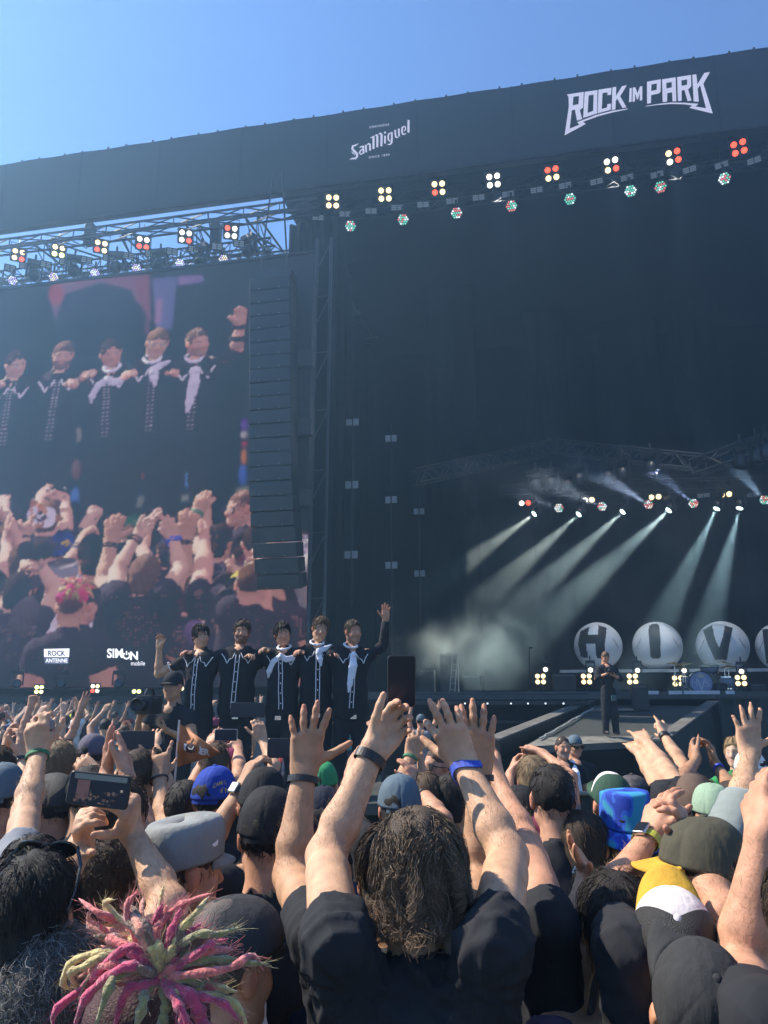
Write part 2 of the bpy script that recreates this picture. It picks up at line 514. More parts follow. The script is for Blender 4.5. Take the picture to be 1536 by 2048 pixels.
# ================================================================== lamps
AIM = Vector((-1.0, 2.0, 1.0))
def frame_to(p, target):
    """axes (X right, Y up, Z out of the lamp's face)"""
    z = (Vector(target) - Vector(p)).normalized()
    x = Vector((0, 0, 1)).cross(z)
    x = x.normalized() if x.length > 1e-4 else SX.copy()
    y = z.cross(x)
    return x, y, z
def disc(mb, c, r, x, y, z, n=14, dome=0.0):
    vs = [c + z * dome]
    for k in range(n):
        t = 2 * math.pi * k / n
        vs.append(c + x * (r * math.cos(t)) + y * (r * math.sin(t)))
    mb.add(vs, [(0, 1 + k, 1 + (k + 1) % n) for k in range(n)])
LM = {'w': lamp_warm, 'i': lamp_white, 'r': lamp_red, 'y': lamp_yellow}
def blinder(px, py, n, rows, lr, pitch, label, group, aim=AIM, name='blinder_light', yoke=True, wpos=None):
    p = wpos or spw(px, py, n)
    x, y, z = frame_to(p, aim)
    nr = len(rows); nc = len(rows[0])
    t = thing(name, label, 'stage light', p, group)
    m = MB(); m.bbox(p - z * 0.10, pitch * nc / 2 + 0.02, pitch * nr / 2 + 0.02, 0.085, x, y, z, b=0.015)
    m.build('housing', black_metal, t)
    for j, row in enumerate(rows):
        for i, c in enumerate(row):
            q = p + x * (i - (nc - 1) / 2) * pitch + y * (((nr - 1) / 2 - j) * pitch)
            m = MB(); m.lathe(q - z * 0.012, [(lr * 1.12, 0), (lr * 1.12, 0.03), (lr * 1.02, 0.035), (lr * 1.0, 0.012)], z, 14); rim = m.build('lamp_rim', black_metal, t)
            m = MB(); disc(m, q + z * 0.006, lr, x, y, z, 14, 0.012); m.build('lamp', LM[c], t)
    if yoke:
        m = MB()
        for sgn in (-1, 1):
            m.box(p + x * (sgn * (pitch * nc / 2 + 0.035)) - z * 0.1 + y * 0.1, 0.008, pitch * nr / 2 + 0.05, 0.025, x, y, z)
        m.box(p + y * (pitch * nr / 2 + 0.16) - z * 0.1, pitch * nc / 2 + 0.045, 0.01, 0.03, x, y, z)
        m.tube(p + y * (pitch * nr / 2 + 0.16) - z * 0.1, p + Vector((0, 0, pitch * nr / 2 + 0.5)) - z * 0.1, 0.02, 6)
        m.build('yoke', black_metal, t)
    return t
def cname(rows):
    f = ''.join(rows)
    return f
TOP = [((665, 403), ('ww', 'ww'), 'all four lamps warm white, next to the wing corner'),
       ((770, 389), ('ww', 'ww'), 'all four lamps warm white, just under the beer lettering'),
       ((877, 376), ('ww', 'rw'), 'its lower left lamp red'),
       ((987, 361), ('ii', 'ii'), 'all four lamps cool white'),
       ((1104, 347), ('rr', 'ww'), 'two upper lamps red and two lower white'),
       ((1223, 330), ('ii', 'wr'), 'its lower right lamp red, under the festival lettering'),
       ((1347, 313), ('wr', 'ir'), 'its two right lamps orange red'),
       ((1478, 295), ('rr', 'rr'), 'all four lamps red')]
for (p, rows, txt) in TOP:
    blinder(*p, 0.9, rows, 0.092, 0.255, 'four lamp header blinder, ' + txt, 'blinders along the main header')
WING = [((37, 510), ('ww', 'wr'), 'lower right lamp dim red, at the picture edge'), ((117, 502), ('ww', 'yy'), 'all lamps yellowish'),
        ((202, 493), ('ww', 'rw'), 'lower left lamp red'), ((286, 486), ('ii', 'rr'), 'two lower lamps red'),
        ((371, 473), ('ii', 'ir'), 'lower right lamp red, fifth from the left'), ((462, 464), ('ri', 'ii'), 'upper left lamp red')]
for (p, rows, txt) in WING:
    blinder(*p, 0.7, rows, 0.088, 0.245, 'four lamp blinder over the left screen, ' + txt, 'blinders over the left screen')

strobe_me = {}
def strobe(px, py, n, w, h, label, group, aim=AIM):
    p = spw(px, py, n)
    x, y, z = frame_to(p, aim)
    t = thing('strobe_panel', label, 'stage light', p, group)
    m = MB(); m.box(p - z * 0.06, w / 2 + 0.02, h / 2 + 0.02, 0.05, x, y, z); m.build('housing', black_metal, t)
    m = MB()
    for i in range(2):
        for j in range(3):
            m.box(p + x * ((i - 0.5) * w / 2) + y * ((j - 1) * h / 3), w / 4 - 0.012, h / 6 - 0.006, 0.006, x, y, z)
    fo = m.build('led_face', led_face, t); fo['kind'] = 'stuff'
    return t
TS = [(636, 435), (690, 428), (742, 422), (794, 415), (846, 409), (904, 402), (957, 395), (1016, 388), (1073, 380), (1130, 371), (1193, 363), (1254, 355), (1314, 349), (1379, 339), (1443, 330), (1508, 321)]
for i, q in enumerate(TS):
    strobe(*q, 0.8, 0.40, 0.17, ORD[i] + ' small grey strobe panel from the left in the row under the main header', 'strobe panels under the main header')
for i, q in enumerate([(20, 536), (50, 532), (92, 529), (130, 524), (173, 520), (217, 516), (257, 512), (301, 507), (344, 503), (387, 498), (434, 493), (478, 487)]):
    strobe(*q, 0.6, 0.36, 0.20, ORD[i] + ' small grey strobe panel from the left on the truss over the left screen', 'strobe panels over the left screen')
led_col = [mat('led_dot_' + nm, c, 0.3, emit=e, estr=s) for nm, c, e, s in (('white', (0.8,) * 3, (0.85, 0.95, 1.0), 0.7), ('green', (0.2, 0.7, 0.5), (0.15, 0.65, 0.45), 0.5), ('red', (0.8, 0.2, 0.2), (0.9, 0.18, 0.15), 0.5), ('violet', (0.6, 0.4, 0.9), (0.55, 0.45, 0.9), 0.5), ('amber', (0.9, 0.7, 0.4), (1.0, 0.8, 0.6), 0.6))]
def led_par(px, py, n, r, pal, label, group, aim=AIM):
    p = spw(px, py, n)
    x, y, z = frame_to(p, aim)
    t = thing('led_par_light', label, 'stage light', p, group)
    m = MB(); m.lathe(p - z * 0.28, [(r * 0.5, 0), (r * 0.95, 0.06), (r * 1.08, 0.22), (r * 1.08, 0.275), (r * 0.98, 0.275), (r * 0.98, 0.25)], z, 12); m.build('housing', black_metal, t, True)
    m = MB(); rr = random.Random(px)
    for i in range(-2, 3):
        for j in range(-2, 3):
            if abs(i + j) <= 2:
                q = p + x * ((i + j * 0.5) * r * 0.4) + y * (j * r * 0.346)
                m.mi = pal[rr.randrange(len(pal))]
                disc(m, q, r * 0.17, x, y, z, 7, 0.006)
    lo = m.build('led_cluster', led_col, t); lo['kind'] = 'stuff'
    m = MB(); m.box(p + y * (r + 0.1) - z * 0.15, r * 0.2, 0.12, 0.03, x, y, z); m.build('clamp', black_metal, t)
TP = [(701, 452), (806, 439), (913, 426), (1023, 412), (1140, 398), (1261, 382), (1321, 374), (1449, 357)]
for i, q in enumerate(TP):
    led_par(*q, 0.8, 0.19, (0, 1, 1, 2), words_[i] + ' round led spot from the left under the main header, speckled red and green', 'led spots under the main header')
for i, q in enumerate([(25, 561), (107, 554), (190, 546), (273, 537), (360, 527), (447, 519)]):
    led_par(*q, 0.5, 0.17, (0, 3, 3) if i % 2 == 0 else (0, 4, 3), words_[i] + ' round led spot from the left over the left screen, pale violet', 'led spots over the left screen')
def moving_head(px, py, n, k, label, group, aim=AIM, lens=None, tilt=0):
    p = spw(px, py, n)
    x, y, z = frame_to(p, aim)
    t = thing('moving_head', label, 'stage light', p, group)
    m = MB(); m.lathe(p - z * (0.30 * k), [(0.09 * k, 0), (0.15 * k, 0.05 * k), (0.16 * k, 0.2 * k), (0.13 * k, 0.26 * k), (0.125 * k, 0.30 * k), (0.11 * k, 0.30 * k), (0.10 * k, 0.27 * k)], z, 14); m.build('head', black_metal, t, True)
    m = MB(); disc(m, p - z * (0.012 * k), 0.105 * k, x, y, z, 16, 0.01 * k); m.build('lens', lens or mat('dark_lens', (0.03, 0.03, 0.04), 0.08), t)
    m = MB()
    b = p - z * (0.13 * k)
    for sgn in (-1, 1):
        m.box(b + x * (sgn * 0.19 * k) + Vector((0, 0, 0.13 * k)), 0.025 * k, 0.05 * k, 0.19 * k, x, Vector((0, 0, 1)).cross(x), Vector((0, 0, 1)))
    m.box(b + Vector((0, 0, 0.36 * k)), 0.2 * k, 0.12 * k, 0.06 * k, x, Vector((0, 0, 1)).cross(x), Vector((0, 0, 1)))
    m.tube(b + Vector((0, 0, 0.4 * k)), b + Vector((0, 0, 0.62 * k)), 0.03 * k, 6)
    m.build('yoke', black_metal, t)
    return p, z
for i, q in enumerate([(67, 555), (146, 546), (229, 540), (316, 535), (399, 525), (493, 507)]):
    moving_head(*q, 0.6, 1.35, words_[i] + ' dark moving head from the left hanging over the left screen', 'unlit moving heads over the left screen', aim=W(-8, -6, 6))
# trusses that carry the rows
s0 = sp(-40, 540, 0.9)[0]; s1 = sp(540, 490, 0.9)[0]
zz = sp(250, 528, 0.9)[1]
box_truss('lighting_truss', 'dark lighting truss carrying the lamps above the left screen', W(s0, 0.95, zz - 0.12), W(s1, 0.95, zz - 0.12), 0.5, 0.5, 0.5, r=0.04, cross=1)
s0 = sp(612, 430, 1.2)[0]
zz = sp(1000, 380, 1.2)[1]
box_truss('lighting_truss', 'long black lighting truss under the main header', W(s0, 1.25, zz - 0.05), W(sR, 1.25, zz - 0.05), 0.5, 0.5, 0.6, r=0.03, mt=black_metal)

# ================================================================== loudspeaker array in front of the left screen
grille = mat('speaker_grille', (0.022, 0.023, 0.025), 0.6, var=0.3, vscale=40, bump=0.4, bscale=250, bdist=0.003)
pa = thing('line_array', 'tall black hanging column of loudspeaker cabinets in front of the left screen', 'loudspeaker', spw(545, 860, -1.6))
NC = 22
ztop = sp(540, 553, -1.7)[1]; zbot = sp(550, 1178, -1.2)[1]
sc0 = sp(539, 560, -1.7)[0]; sc1 = sp(553, 1170, -1.2)[0]
ch = (ztop - zbot) / NC
cw = (sp(583, 800, -1.6)[0] - sp(499, 800, -1.6)[0]) / 2
b = MB(); b.bbox((0, 0.33, 0), cw, 0.33, ch / 2 - 0.012, b=0.02)
cab = new_mesh('speaker_cabinet', b.v, b.f, False, [black_metal])
b = MB(); b.box((0, -0.006, 0), cw - 0.03, 0.006, ch / 2 - 0.03)
gri = new_mesh('grille', b.v, b.f, False, [grille])
pin = MB(); pin.box((0, -0.016, -ch / 2 + 0.05), 0.025, 0.008, 0.012)
pinm = new_mesh('rigging_pin', pin.v, pin.f, False, [steel])
for i in range(NC):
    t = (i + 0.5) / NC
    bend = max(0.0, t - 0.62) / 0.38
    n = -1.7 + 0.75 * bend ** 2
    o = link('speaker_cabinet', cab, pa)
    mt4 = Matrix.Translation(W(sc0 + (sc1 - sc0) * t, n, ztop - (ztop - zbot) * t)) @ Matrix.Rotation(-STAGE_A, 4, 'Z') @ Matrix.Rotation(R(1 + 16 * bend), 4, 'X')
    o.matrix_parent_inverse = Matrix.Translation(-pa.location)
    o.matrix_basis = mt4
    for nm, me, ox in (('grille', gri, 0), ('rigging_pin', pinm, -cw * .52), ('rigging_pin', pinm, cw * .45)):
        c = link(nm, me, o)
        c.matrix_parent_inverse = Matrix.Identity(4)
        c.location = (ox, 0, 0)
m = MB(); m.sbox(sc0, -1.35, ztop + 0.12, cw * 1.02, 0.3, 0.10); m.sbox(sc0 - 0.1, -1.35, ztop + 0.30, cw * 0.5, 0.12, 0.10)
for q in (-0.5, 0.45):
    m.tube(W(sc0 + q, -1.35, ztop + 0.2), W(sc0 + q * 0.3, -1.3, 18.4), 0.03, 6)
m.build('rigging_frame', dark_steel, pa)

# wrapped tower between the screen and the opening, with side-fill boxes
tw = thing('stage_tower', 'slim black wrapped tower between the speaker column and the stage opening', 'tower', spw(640, 900, -0.2))
a0 = sp(626, 900, 0.0)[0]; a1 = sp(655, 900, 0.0)[0]
m = MB(); m.sbox((a0 + a1) / 2, 0.35, 8.3, (a1 - a0) / 2, 0.3, 8.3); m.build('wrap', black_cloth, tw)
m = MB()
for s in (a0, a1):
    m.tube(W(s, -0.02, 0), W(s, -0.02, 16.7), 0.05, 8)
m.build('upright', dark_steel, tw)
m = MB()
for i in range(16):
    m.tube(W(a0, -0.03, 1 + i * 0.97), W(a1, -0.03, 1 + (i + (i % 2)) * 0.97), 0.022, 5)
lo = m.build('lattice', dark_steel, tw); lo['kind'] = 'stuff'
sf = thing('side_fill_array', 'narrow dark column of speakers beside the big speaker column, three square boxes on it', 'loudspeaker', spw(606, 900, -0.9))
q0 = sp(606, 620, -0.9)
m = MB(); m.sbox(q0[0], -0.7, (sp(606, 560, -.9)[1] + sp(606, 1060, -.9)[1]) / 2, 0.30, 0.2, (sp(606, 560, -.9)[1] - sp(606, 1060, -.9)[1]) / 2); m.build('column', grille, sf)
gbox = mat('dull_box_front', (0.045, 0.043, 0.042), 0.7, var=0.2, vscale=5)
for (px, py) in ((609, 715), (606, 853), (606, 995)):
    s, z = sp(px, py, -1.1)
    m = MB(); m.bbox(W(s, -0.99, z), 0.25, 0.10, 0.25, SX, SN, b=0.02); m.build('speaker_box', gbox, sf)

# upright light poles along the inner side wall
for i, (n, lst, txt) in enumerate(((2.2, ((705, 845), (700, 970), (697, 1110)), 'nearest'), (5.2, ((782, 877), (775, 1000), (771, 1131)), 'middle'), (8.4, ((838, 1023), (840, 1147)), 'deepest'))):
    s, z = sp(lst[0][0], lst[0][1], n)
    t = thing('side_light_pole', txt + ' upright pole with paired grey lamp panels on the dark side of the stage', 'stage light', W(s, n, STAGE_Z), 'light poles inside the stage')
    m = MB(); m.tube(W(s, n + 0.12, STAGE_Z), W(s, n + 0.12, z + 0.6), 0.035, 6); m.build('pole', dark_steel, t)
    for (px, py) in lst:
        ss, z2 = sp(px, py, n)
        for e in (-1, 1):
            m = MB(); m.bbox(W(s + e * 0.12, n, z2), 0.09, 0.05, 0.12, SX, SN, b=0.012); m.build('lamp_panel', led_face, t)
        m = MB(); m.sbox(s, n + 0.06, z2, 0.2, 0.03, 0.03); m.build('bracket', dark_steel, t)

# ================================================================== inner lighting rig
box_truss('hanging_truss', 'dark angled truss hanging above the singers stage, left leg', spw(840, 965, 4.0), spw(1110, 905, 7.0), 0.5, 0.5, 0.5, mt=black_metal, r=0.04)
box_truss('hanging_truss', 'dark angled truss hanging above the stage, right leg falling to the right', spw(1110, 905, 7.0), spw(1400, 938, 4.5), 0.5, 0.5, 0.5, mt=black_metal, r=0.04)
box_truss('hanging_truss', 'dark truss rising out of the picture at the right above the drums', spw(1385, 948, 4.5), spw(1640, 860, 2.0), 0.5, 0.5, 0.5, mt=black_metal, r=0.04)
box_truss('hanging_truss', 'level black truss carrying the row of beam lights above the stage', spw(1000, 990, 6.3), spw(1620, 972, 6.3), 0.4, 0.4, 0.5, mt=black_metal, r=0.03)
for i, (px, py, n) in enumerate(((1072, 985, 5.2), (1103, 982, 5.6), (1137, 985, 6.0), (1160, 972, 6.0), (1217, 968, 5.8), (1245, 960, 5.6), (1303, 948, 5.2), (1483, 935, 3.6), (1515, 925, 3.2), (1534, 918, 3.0))):
    moving_head(px, py, n, 1.5, words_[i] + ' dark unlit moving head from the left under the inner trusses', 'unlit moving heads over the stage', aim=spw(px - 30, 1400, n - 1))
def spot(p, d, energy, col, size, blend=0.35, radius=0.05):
    l = bpy.data.lights.new('beam', 'SPOT')
    l.energy = energy; l.color = col; l.spot_size = R(size); l.spot_blend = blend; l.shadow_soft_size = radius
    o = bpy.data.objects.new('beam', l)
    C.objects.link(o)
    o.location = p
    o.rotation_euler = Vector(d).to_track_quat('-Z', 'Y').to_euler()
    return o
BEAM = 8000
for i, (q, tgt, tn, col, k) in enumerate((((1068, 1028), (900, 1150), 4.5, (0.95, 1.0, 0.88), 0.7), ((1157, 1029), (990, 1180), 4.5, (0.92, 1.0, 0.90), 0.9), ((1245, 1024), (1040, 1210), 4.5, (0.85, 1.0, 0.96), 1.0), ((1337, 1021), (1130, 1210), 4.5, (0.80, 1.0, 0.98), 1.15), ((1433, 1018), (1330, 1230), 5.0, (0.65, 0.95, 1.0), 0.7), ((1479, 1017), (1420, 1240), 5.0, (0.65, 0.92, 1.0), 0.9))):
    tw_ = spw(*tgt, tn)
    p, z = moving_head(*q, 6.0, 1.05, words_[i] + ' lit beam light from the left above the stage, beam slanting down through smoke', 'lit beam lights above the stage', aim=tw_, lens=beam_white)
    spot(p + z * 0.05, z, BEAM * k, col, 15, 0.75)
for i, (q, tgt, col, k) in enumerate((((1118, 1016), (1040, 985), (0.8, 0.8, 1.0), 0.10), ((1204, 1013), (1120, 975), (0.8, 0.85, 1.0), 0.25), ((1297, 1009), (1170, 930), (0.62, 0.72, 1.0), 0.7), ((1387, 1007), (1260, 900), (0.5, 0.6, 1.0), 0.4), ((1529, 1000), (1440, 900), (0.5, 0.7, 1.0), 0.3))):
    led_par(*q, 6.0, 0.17, (0, 0, 1, 2, 4), words_[i] + ' round led spot from the left above the stage, lit white and aimed upwards', 'led spots above the stage')
    p = spw(*q, 6.0)
    z = (spw(*tgt, 4.5) - p).normalized()
    spot(p + z * 0.08, z, BEAM * k * 0.5, col, 22, 0.8)
for i, (q, rows, txt) in enumerate((((1050, 1006), ('ir',), 'one lamp pink and one red'), ((1177, 1000), ('iw',), 'lamps pale, over the second beam'), ((1310, 994), ('ww',), 'lamps warm, over the fourth beam'), ((1451, 989), ('ww',), 'lamps warm, rightmost above the drums'))):
    blinder(*q, 6.4, rows, 0.095, 0.24, 'two lamp blinder above the stage, ' + txt, 'two lamp blinders above the stage')
for i, q in enumerate(((1407, 991), (1505, 990))):
    strobe(*q, 6.5, 0.42, 0.14, ('dim strobe panel above the stage between the warm blinders', 'dim strobe panel above the stage near the picture edge')[i], 'strobe panels above the stage')

# ================================================================== letter balls
ball_w = mat('white_inflatable_skin', (0.74, 0.76, 0.76), 0.55, var=0.06, vscale=2)
ball_b = mat('black_inflatable_print', (0.02, 0.022, 0.024), 0.6)
def clip_grid(poly_test, c, r, x, y, z, res=46):
    """the cells of a flat grid that pass poly_test, laid on the ball's front half"""
    m = MB(); st = 2.0 / res
    def pt(u, v):
        w = math.sqrt(max(0.0, 1 - u * u - v * v))
        return c + (x * u + y * v + z * w) * (r * 1.006)
    for i in range(res):
        for j in range(res):
            u0, v0 = -1 + i * st, -1 + j * st
            if poly_test(u0 + st / 2, v0 + st / 2):
                m.add([pt(u0, v0), pt(u0 + st, v0), pt(u0 + st, v0 + st), pt(u0, v0 + st)], [(0, 1, 2, 3)])
    return m
def in_poly(poly):
    def f(x, y):
        c = False; j = len(poly) - 1
        for i in range(len(poly)):
            xi, yi = poly[i]; xj, yj = poly[j]
            if (yi > y) != (yj > y) and x < (xj - xi) * (y - yi) / (yj - yi) + xi:
                c = not c
            j = i
        return c
    return f
Hp = [(-.70, .74), (-.32, .82), (-.40, .22), (-.02, .30), (.00, .86), (.38, .80), (.30, -.50), (-.10, -.46), (-.12, .02), (-.46, .02), (-.44, -.42), (-.72, -.40)]
Hp = [(-.68, .62), (-.30, .80), (-.38, .46), (.02, .46), (.08, .86), (.40, .74), (.28, .1), (.26, -.50), (-.08, -.50), (-.10, .10), (-.46, .10), (-.44, -.48), (-.72, -.44), (-.80, .1)]
Ip = [(-.28, .80), (-.14, .90), (.06, .90), (.13, .82), (.12, .1), (.10, -.40), (.02, -.50), (-.22, -.50), (-.30, -.40), (-.30, .2)]
Vp = [(-.66, .66), (-.30, .84), (-.24, .3), (-.12, -.05), (.06, .4), (.16, .80), (.44, .72), (.26, .1), (.10, -.52), (-.32, -.50), (-.52, .1)]
Ep = [(-.62, .75), (.4, .75), (.4, .45), (-.25, .45), (-.25, .2), (.3, .2), (.3, -.08), (-.25, -.08), (-.25, -.35), (.4, -.35), (.4, -.62), (-.62, -.62)]
for (cx, cy, rp, poly, txt) in ((1196, 1292, 47, Hp, 'big white inflatable ball with a black letter H behind the camera man'), (1315, 1292, 48, Ip, 'big white inflatable ball with a black letter I'), (1445, 1293, 50, Vp, 'big white inflatable ball with a black letter V behind the drums'), (1564, 1294, 49, Ep, 'white inflatable ball cut off by the right picture edge')):
    n = 7.5
    c = spw(cx, cy, n)
    r = rp / FPX * (c - EYE).dot(_fw)
    t = thing('letter_ball', txt, 'inflatable ball', c, 'white letter balls at the back of the stage')
    m = MB()
    prof = [(max(r * math.sin(math.pi * i / 24), 1e-6), -r * math.cos(math.pi * i / 24)) for i in range(25)]
    m.lathe(c, prof, Vector((0, 0, 1)), 40); m.build('skin', ball_w, t, True)
    x, y, z = frame_to(c, EYE)
    clip_grid(in_poly(poly), c, r, x, y, z, 60).build('letter', ball_b, t, True)
    for e in (-1, 1):
        m = MB()
        pts = []
        for q in range(5):
            u, v = e * (0.62 + 0.05 * q), 0.30 - 0.10 * q
            pts.append(c + (x * u + y * v + z * math.sqrt(max(0, 1 - u * u - v * v))) * r * 1.012)
        m.path(pts, 0.008, 5); m.build('tether', rubber_edge, t)
    m = MB(); m.tube(c - Vector((0, 0, r * 0.97)), (c.x, c.y, STAGE_Z + 0.9), 0.12, 8); m.build('stand', black_metal, t)
# spots added behind three header lamps to brighten the balls and drums
for (px, py, tg, en) in ((987, 361, (1196, 1292), 2600), (1223, 330, (1330, 1310), 3000), (1347, 313, (1450, 1310), 3000)):
    p = spw(px, py, 1.4)
    spot(p, spw(*tg, 7.5) - p, en, (1.0, 0.97, 0.92), 20, 0.6, 0.15)
# riser with a pale edge behind the drums
t = thing('back_riser', 'long low riser with a pale edge strip under the letter balls', 'riser', spw(1350, 1345, 7))
r0, r1 = sp(1120, 1345, 6.4)[0], sR
zr = sp(1350, 1338, 6.3)[1]
m = MB(); m.sbox((r0 + r1) / 2, 8.4, (STAGE_Z + zr) / 2 - 0.05, (r1 - r0) / 2, 2.0, (zr - STAGE_Z) / 2 - 0.05); m.build('platform', black_cloth, t)
m = MB(); m.sbox((r0 + r1) / 2, 8.35, zr - 0.05, (r1 - r0) / 2, 2.05, 0.05); m.build('edge_strip', mat('pale_strip', (0.45, 0.47, 0.46), 0.6, var=0.2, vscale=2), t)

# ================================================================== floor lamps, band gear
for i, (q, q2) in enumerate((((1081, 1358), (1091, 1339)), ((1173, 1358), (1181, 1340)), ((1265, 1358), (1275, 1341)), ((1356, 1362), (1368, 1341)), ((1482, 1361), (1483, 1343)))):
    txt = ('beside the microphone stand', 'just behind the camera man', 'under the letter I', 'in front of the cymbals', 'beyond the drums')[i]
    t = blinder(*q, 5.0, ('ww', 'ww'), 0.076, 0.185, 'warm four lamp blinder on the stage floor ' + txt, 'blinders on the stage floor', yoke=False)
    p = spw(*q, 5.0)
    m = MB(); m.box(p - Vector((0, 0, (p.z - STAGE_Z) / 2 + 0.1)) + SN * 0.12, 0.03, 0.03, (p.z - STAGE_Z) / 2 - 0.05, SX, SN); m.box(Vector((p.x, p.y, STAGE_Z + 0.02)) + SN * 0.12, 0.25, 0.15, 0.018, SX, SN); m.build('stand', black_metal, t)
    moving_head(*q2, 5.6, 0.75, 'small lit white spot on the stage floor ' + txt, 'small white spots on the stage floor', aim=spw(q2[0] - 15, q2[1] + 10, -8), lens=lamp_white)
dk = thing('drum_kit', 'drum kit with a lilac bass drum head and brass cymbals on the main stage', 'drum kit', spw(1402, 1388, 3.6))
nD = 3.6
shell = mat('grey_drum_shell', (0.20, 0.21, 0.24), 0.35, var=0.1, vscale=4)
lilac = mat('lilac_drum_head', (0.30, 0.32, 0.48), 0.5)
brass = mat('brass_cymbal', (0.75, 0.55, 0.22), 0.28, metal=1.0)
pale_print = mat('pale_drum_print', (0.62, 0.62, 0.66), 0.6)
c = spw(1402, 1366, nD); pxm = (c - EYE).dot(_fw) / FPX
fr = -SN
m = MB(); m.lathe(c, [(0.335, -0.42), (0.335, 0.0)], fr, 28); m.build('bass_drum', shell, dk, True)
m = MB(); m.lathe(c, [(0.355, -0.03), (0.355, 0.03), (0.325, 0.03), (0.325, -0.02)], fr, 28); m.build('hoop', black_metal, dk)
m = MB(); disc(m, c + fr * 0.02, 0.325, SX, Vector((0, 0, 1)), fr, 28); hdm = m.build('drum_head', lilac, dk)
m = MB()
fy = Vector((0, 0, 1))
for ch_, x0, x1, y0, y1 in (('H', -0.26, -0.11, -0.08, 0.10), ('V', -0.13, 0.13, -0.24, 0.14), ('S', 0.10, 0.25, -0.10, 0.08)):
    text_fit(m, ch_, lambda u, v: c + fr * (0.026 + 0.002 * 'HVS'.index(ch_)) + SX * (x0 + (x1 - x0) * u) + fy * (y0 + (y1 - y0) * v), bold=-0.01)
m.build('lettering', pale_print, hdm)
m = MB(); flat_poly(m, [[(-.09, .16), (.09, .16), (.12, .27), (.06, .22), (0, .30), (-.06, .22), (-.12, .27)]], lambda x, y: c + fr * 0.026 + SX * x + fy * y); m.build('crown_print', mat('gold_print', (0.55, 0.50, 0.35), 0.5), hdm)
for (px, py, r, h, nn, tl) in ((1425, 1338, 0.18, 0.22, 3.9, 0.35), (1411, 1338, 0.15, 0.2, 3.9, 0.35), (1454, 1366, 0.22, 0.36, 3.6, 0.0), (1376, 1364, 0.2, 0.3, 3.8, 0.1)):
    q = spw(px, py, nn)
    ax = (Vector((0, 0, 1)) - SN * tl).normalized()
    m = MB(); m.lathe(q, [(r, -h / 2), (r, h / 2)], ax, 20); o = m.build('tom_drum', shell, dk, True)
    m = MB(); m.lathe(q, [(r * 1.04, h / 2 - 0.03), (r * 1.04, h / 2 + 0.01), (r * 0.95, h / 2 + 0.01)], ax, 20); m.lathe(q, [(r * 0.95, -h / 2 - 0.01), (r * 1.04, -h / 2 - 0.01), (r * 1.04, -h / 2 + 0.03)], ax, 20); m.build('rim', chrome, o)
for (px, py, r, nn, tl) in ((1348, 1327, 0.24, 3.2, 0.10), (1368, 1328, 0.24, 3.5, -0.12), (1364, 1335, 0.20, 3.4, 0.05), (1447, 1325, 0.27, 3.7, 0.15), (1456, 1333, 0.24, 3.5, -0.10)):
    q = spw(px, py, nn)
    ax = (Vector((0, 0, 1)) + SX * tl - SN * 0.12).normalized()
    m = MB(); m.lathe(q, [(r, -0.012), (r * 0.5, 0.012), (r * 0.2, 0.02), (r * 0.16, 0.045), (0.012, 0.05)], ax, 24); cy = m.build('cymbal', brass, dk, True)
    m = MB(); m.tube(q + ax * 0.06, (q.x, q.y, STAGE_Z + 0.3), 0.013, 6)
    for e in range(3):
        a = e * 2.1
        m.tube((q.x, q.y, STAGE_Z + 0.3), (q.x + 0.28 * math.cos(a), q.y + 0.28 * math.sin(a), STAGE_Z + 0.012), 0.011, 5)
    m.build('cymbal_stand', chrome, dk)
m = MB(); q = spw(1441, 1378, 3.2); m.lathe((q.x, q.y, STAGE_Z), [(0.17, 0.0), (0.19, 0.03), (0.19, 0.22), (0.12, 0.27)], Vector((0, 0, 1)), 16); m.build('stool', black_metal, dk, True)
def mic_stand(px, ytop, n, label):
    p = spw(px, 1380, n); tp = spw(px, ytop, n)
    t = thing('microphone_stand', label, 'microphone stand', (p.x, p.y, STAGE_Z))
    m = MB(); m.tube((p.x, p.y, STAGE_Z), tp, 0.016, 6); m.build('pole', black_metal, t)
    m = MB(); m.lathe((p.x, p.y, STAGE_Z), [(0.14, 0), (0.14, 0.02), (0.03, 0.035)], Vector((0, 0, 1)), 14); m.build('base', black_metal, t)
    m = MB(); m.tube(tp, tp + SX * 0.09 - SN * 0.05 + Vector((0, 0, -0.01)), 0.022, 8, 0.03); m.build('microphone', black_metal, t)
mic_stand(1059, 1295, 2.6, 'tall thin microphone stand at the left of the main stage')
amp_m = mat('amp_grille_cloth', (0.035, 0.035, 0.036), 0.8, var=0.2, vscale=60)
def cabinet(px0, px1, py0, n, label, zb=None, name='guitar_amplifier', depth=0.35):
    s0, z1 = sp(px0, py0, n); s1 = sp(px1, py0, n)[0]
    zb = STAGE_Z if zb is None else zb
    t = thing(name, label, 'amplifier', W((s0 + s1) / 2, n, zb))
    m = MB(); m.bbox(W((s0 + s1) / 2, n + depth / 2, (z1 + zb) / 2), (s1 - s0) / 2, depth / 2, (z1 - zb) / 2, SX, SN, b=0.02); m.build('case', black_metal, t)
    m = MB(); m.sbox((s0 + s1) / 2, n - 0.006, (z1 + zb) / 2 - 0.02, (s1 - s0) / 2 - 0.04, 0.008, (z1 - zb) / 2 - 0.07); m.build('grille_cloth', amp_m, t)
    m = MB(); m.sbox((s0 + s1) / 2, n - 0.01, z1 - 0.035, (s1 - s0) / 2 - 0.04, 0.008, 0.014); m.build('control_strip', rubber_edge, t)
    m = MB(); m.path([W((s0 + s1) / 2 - 0.12, n + depth / 2, z1), W((s0 + s1) / 2 - 0.08, n + depth / 2, z1 + 0.04), W((s0 + s1) / 2 + 0.08, n + depth / 2, z1 + 0.04), W((s0 + s1) / 2 + 0.12, n + depth / 2, z1)], 0.012, 6); m.build('handle', black_metal, t)
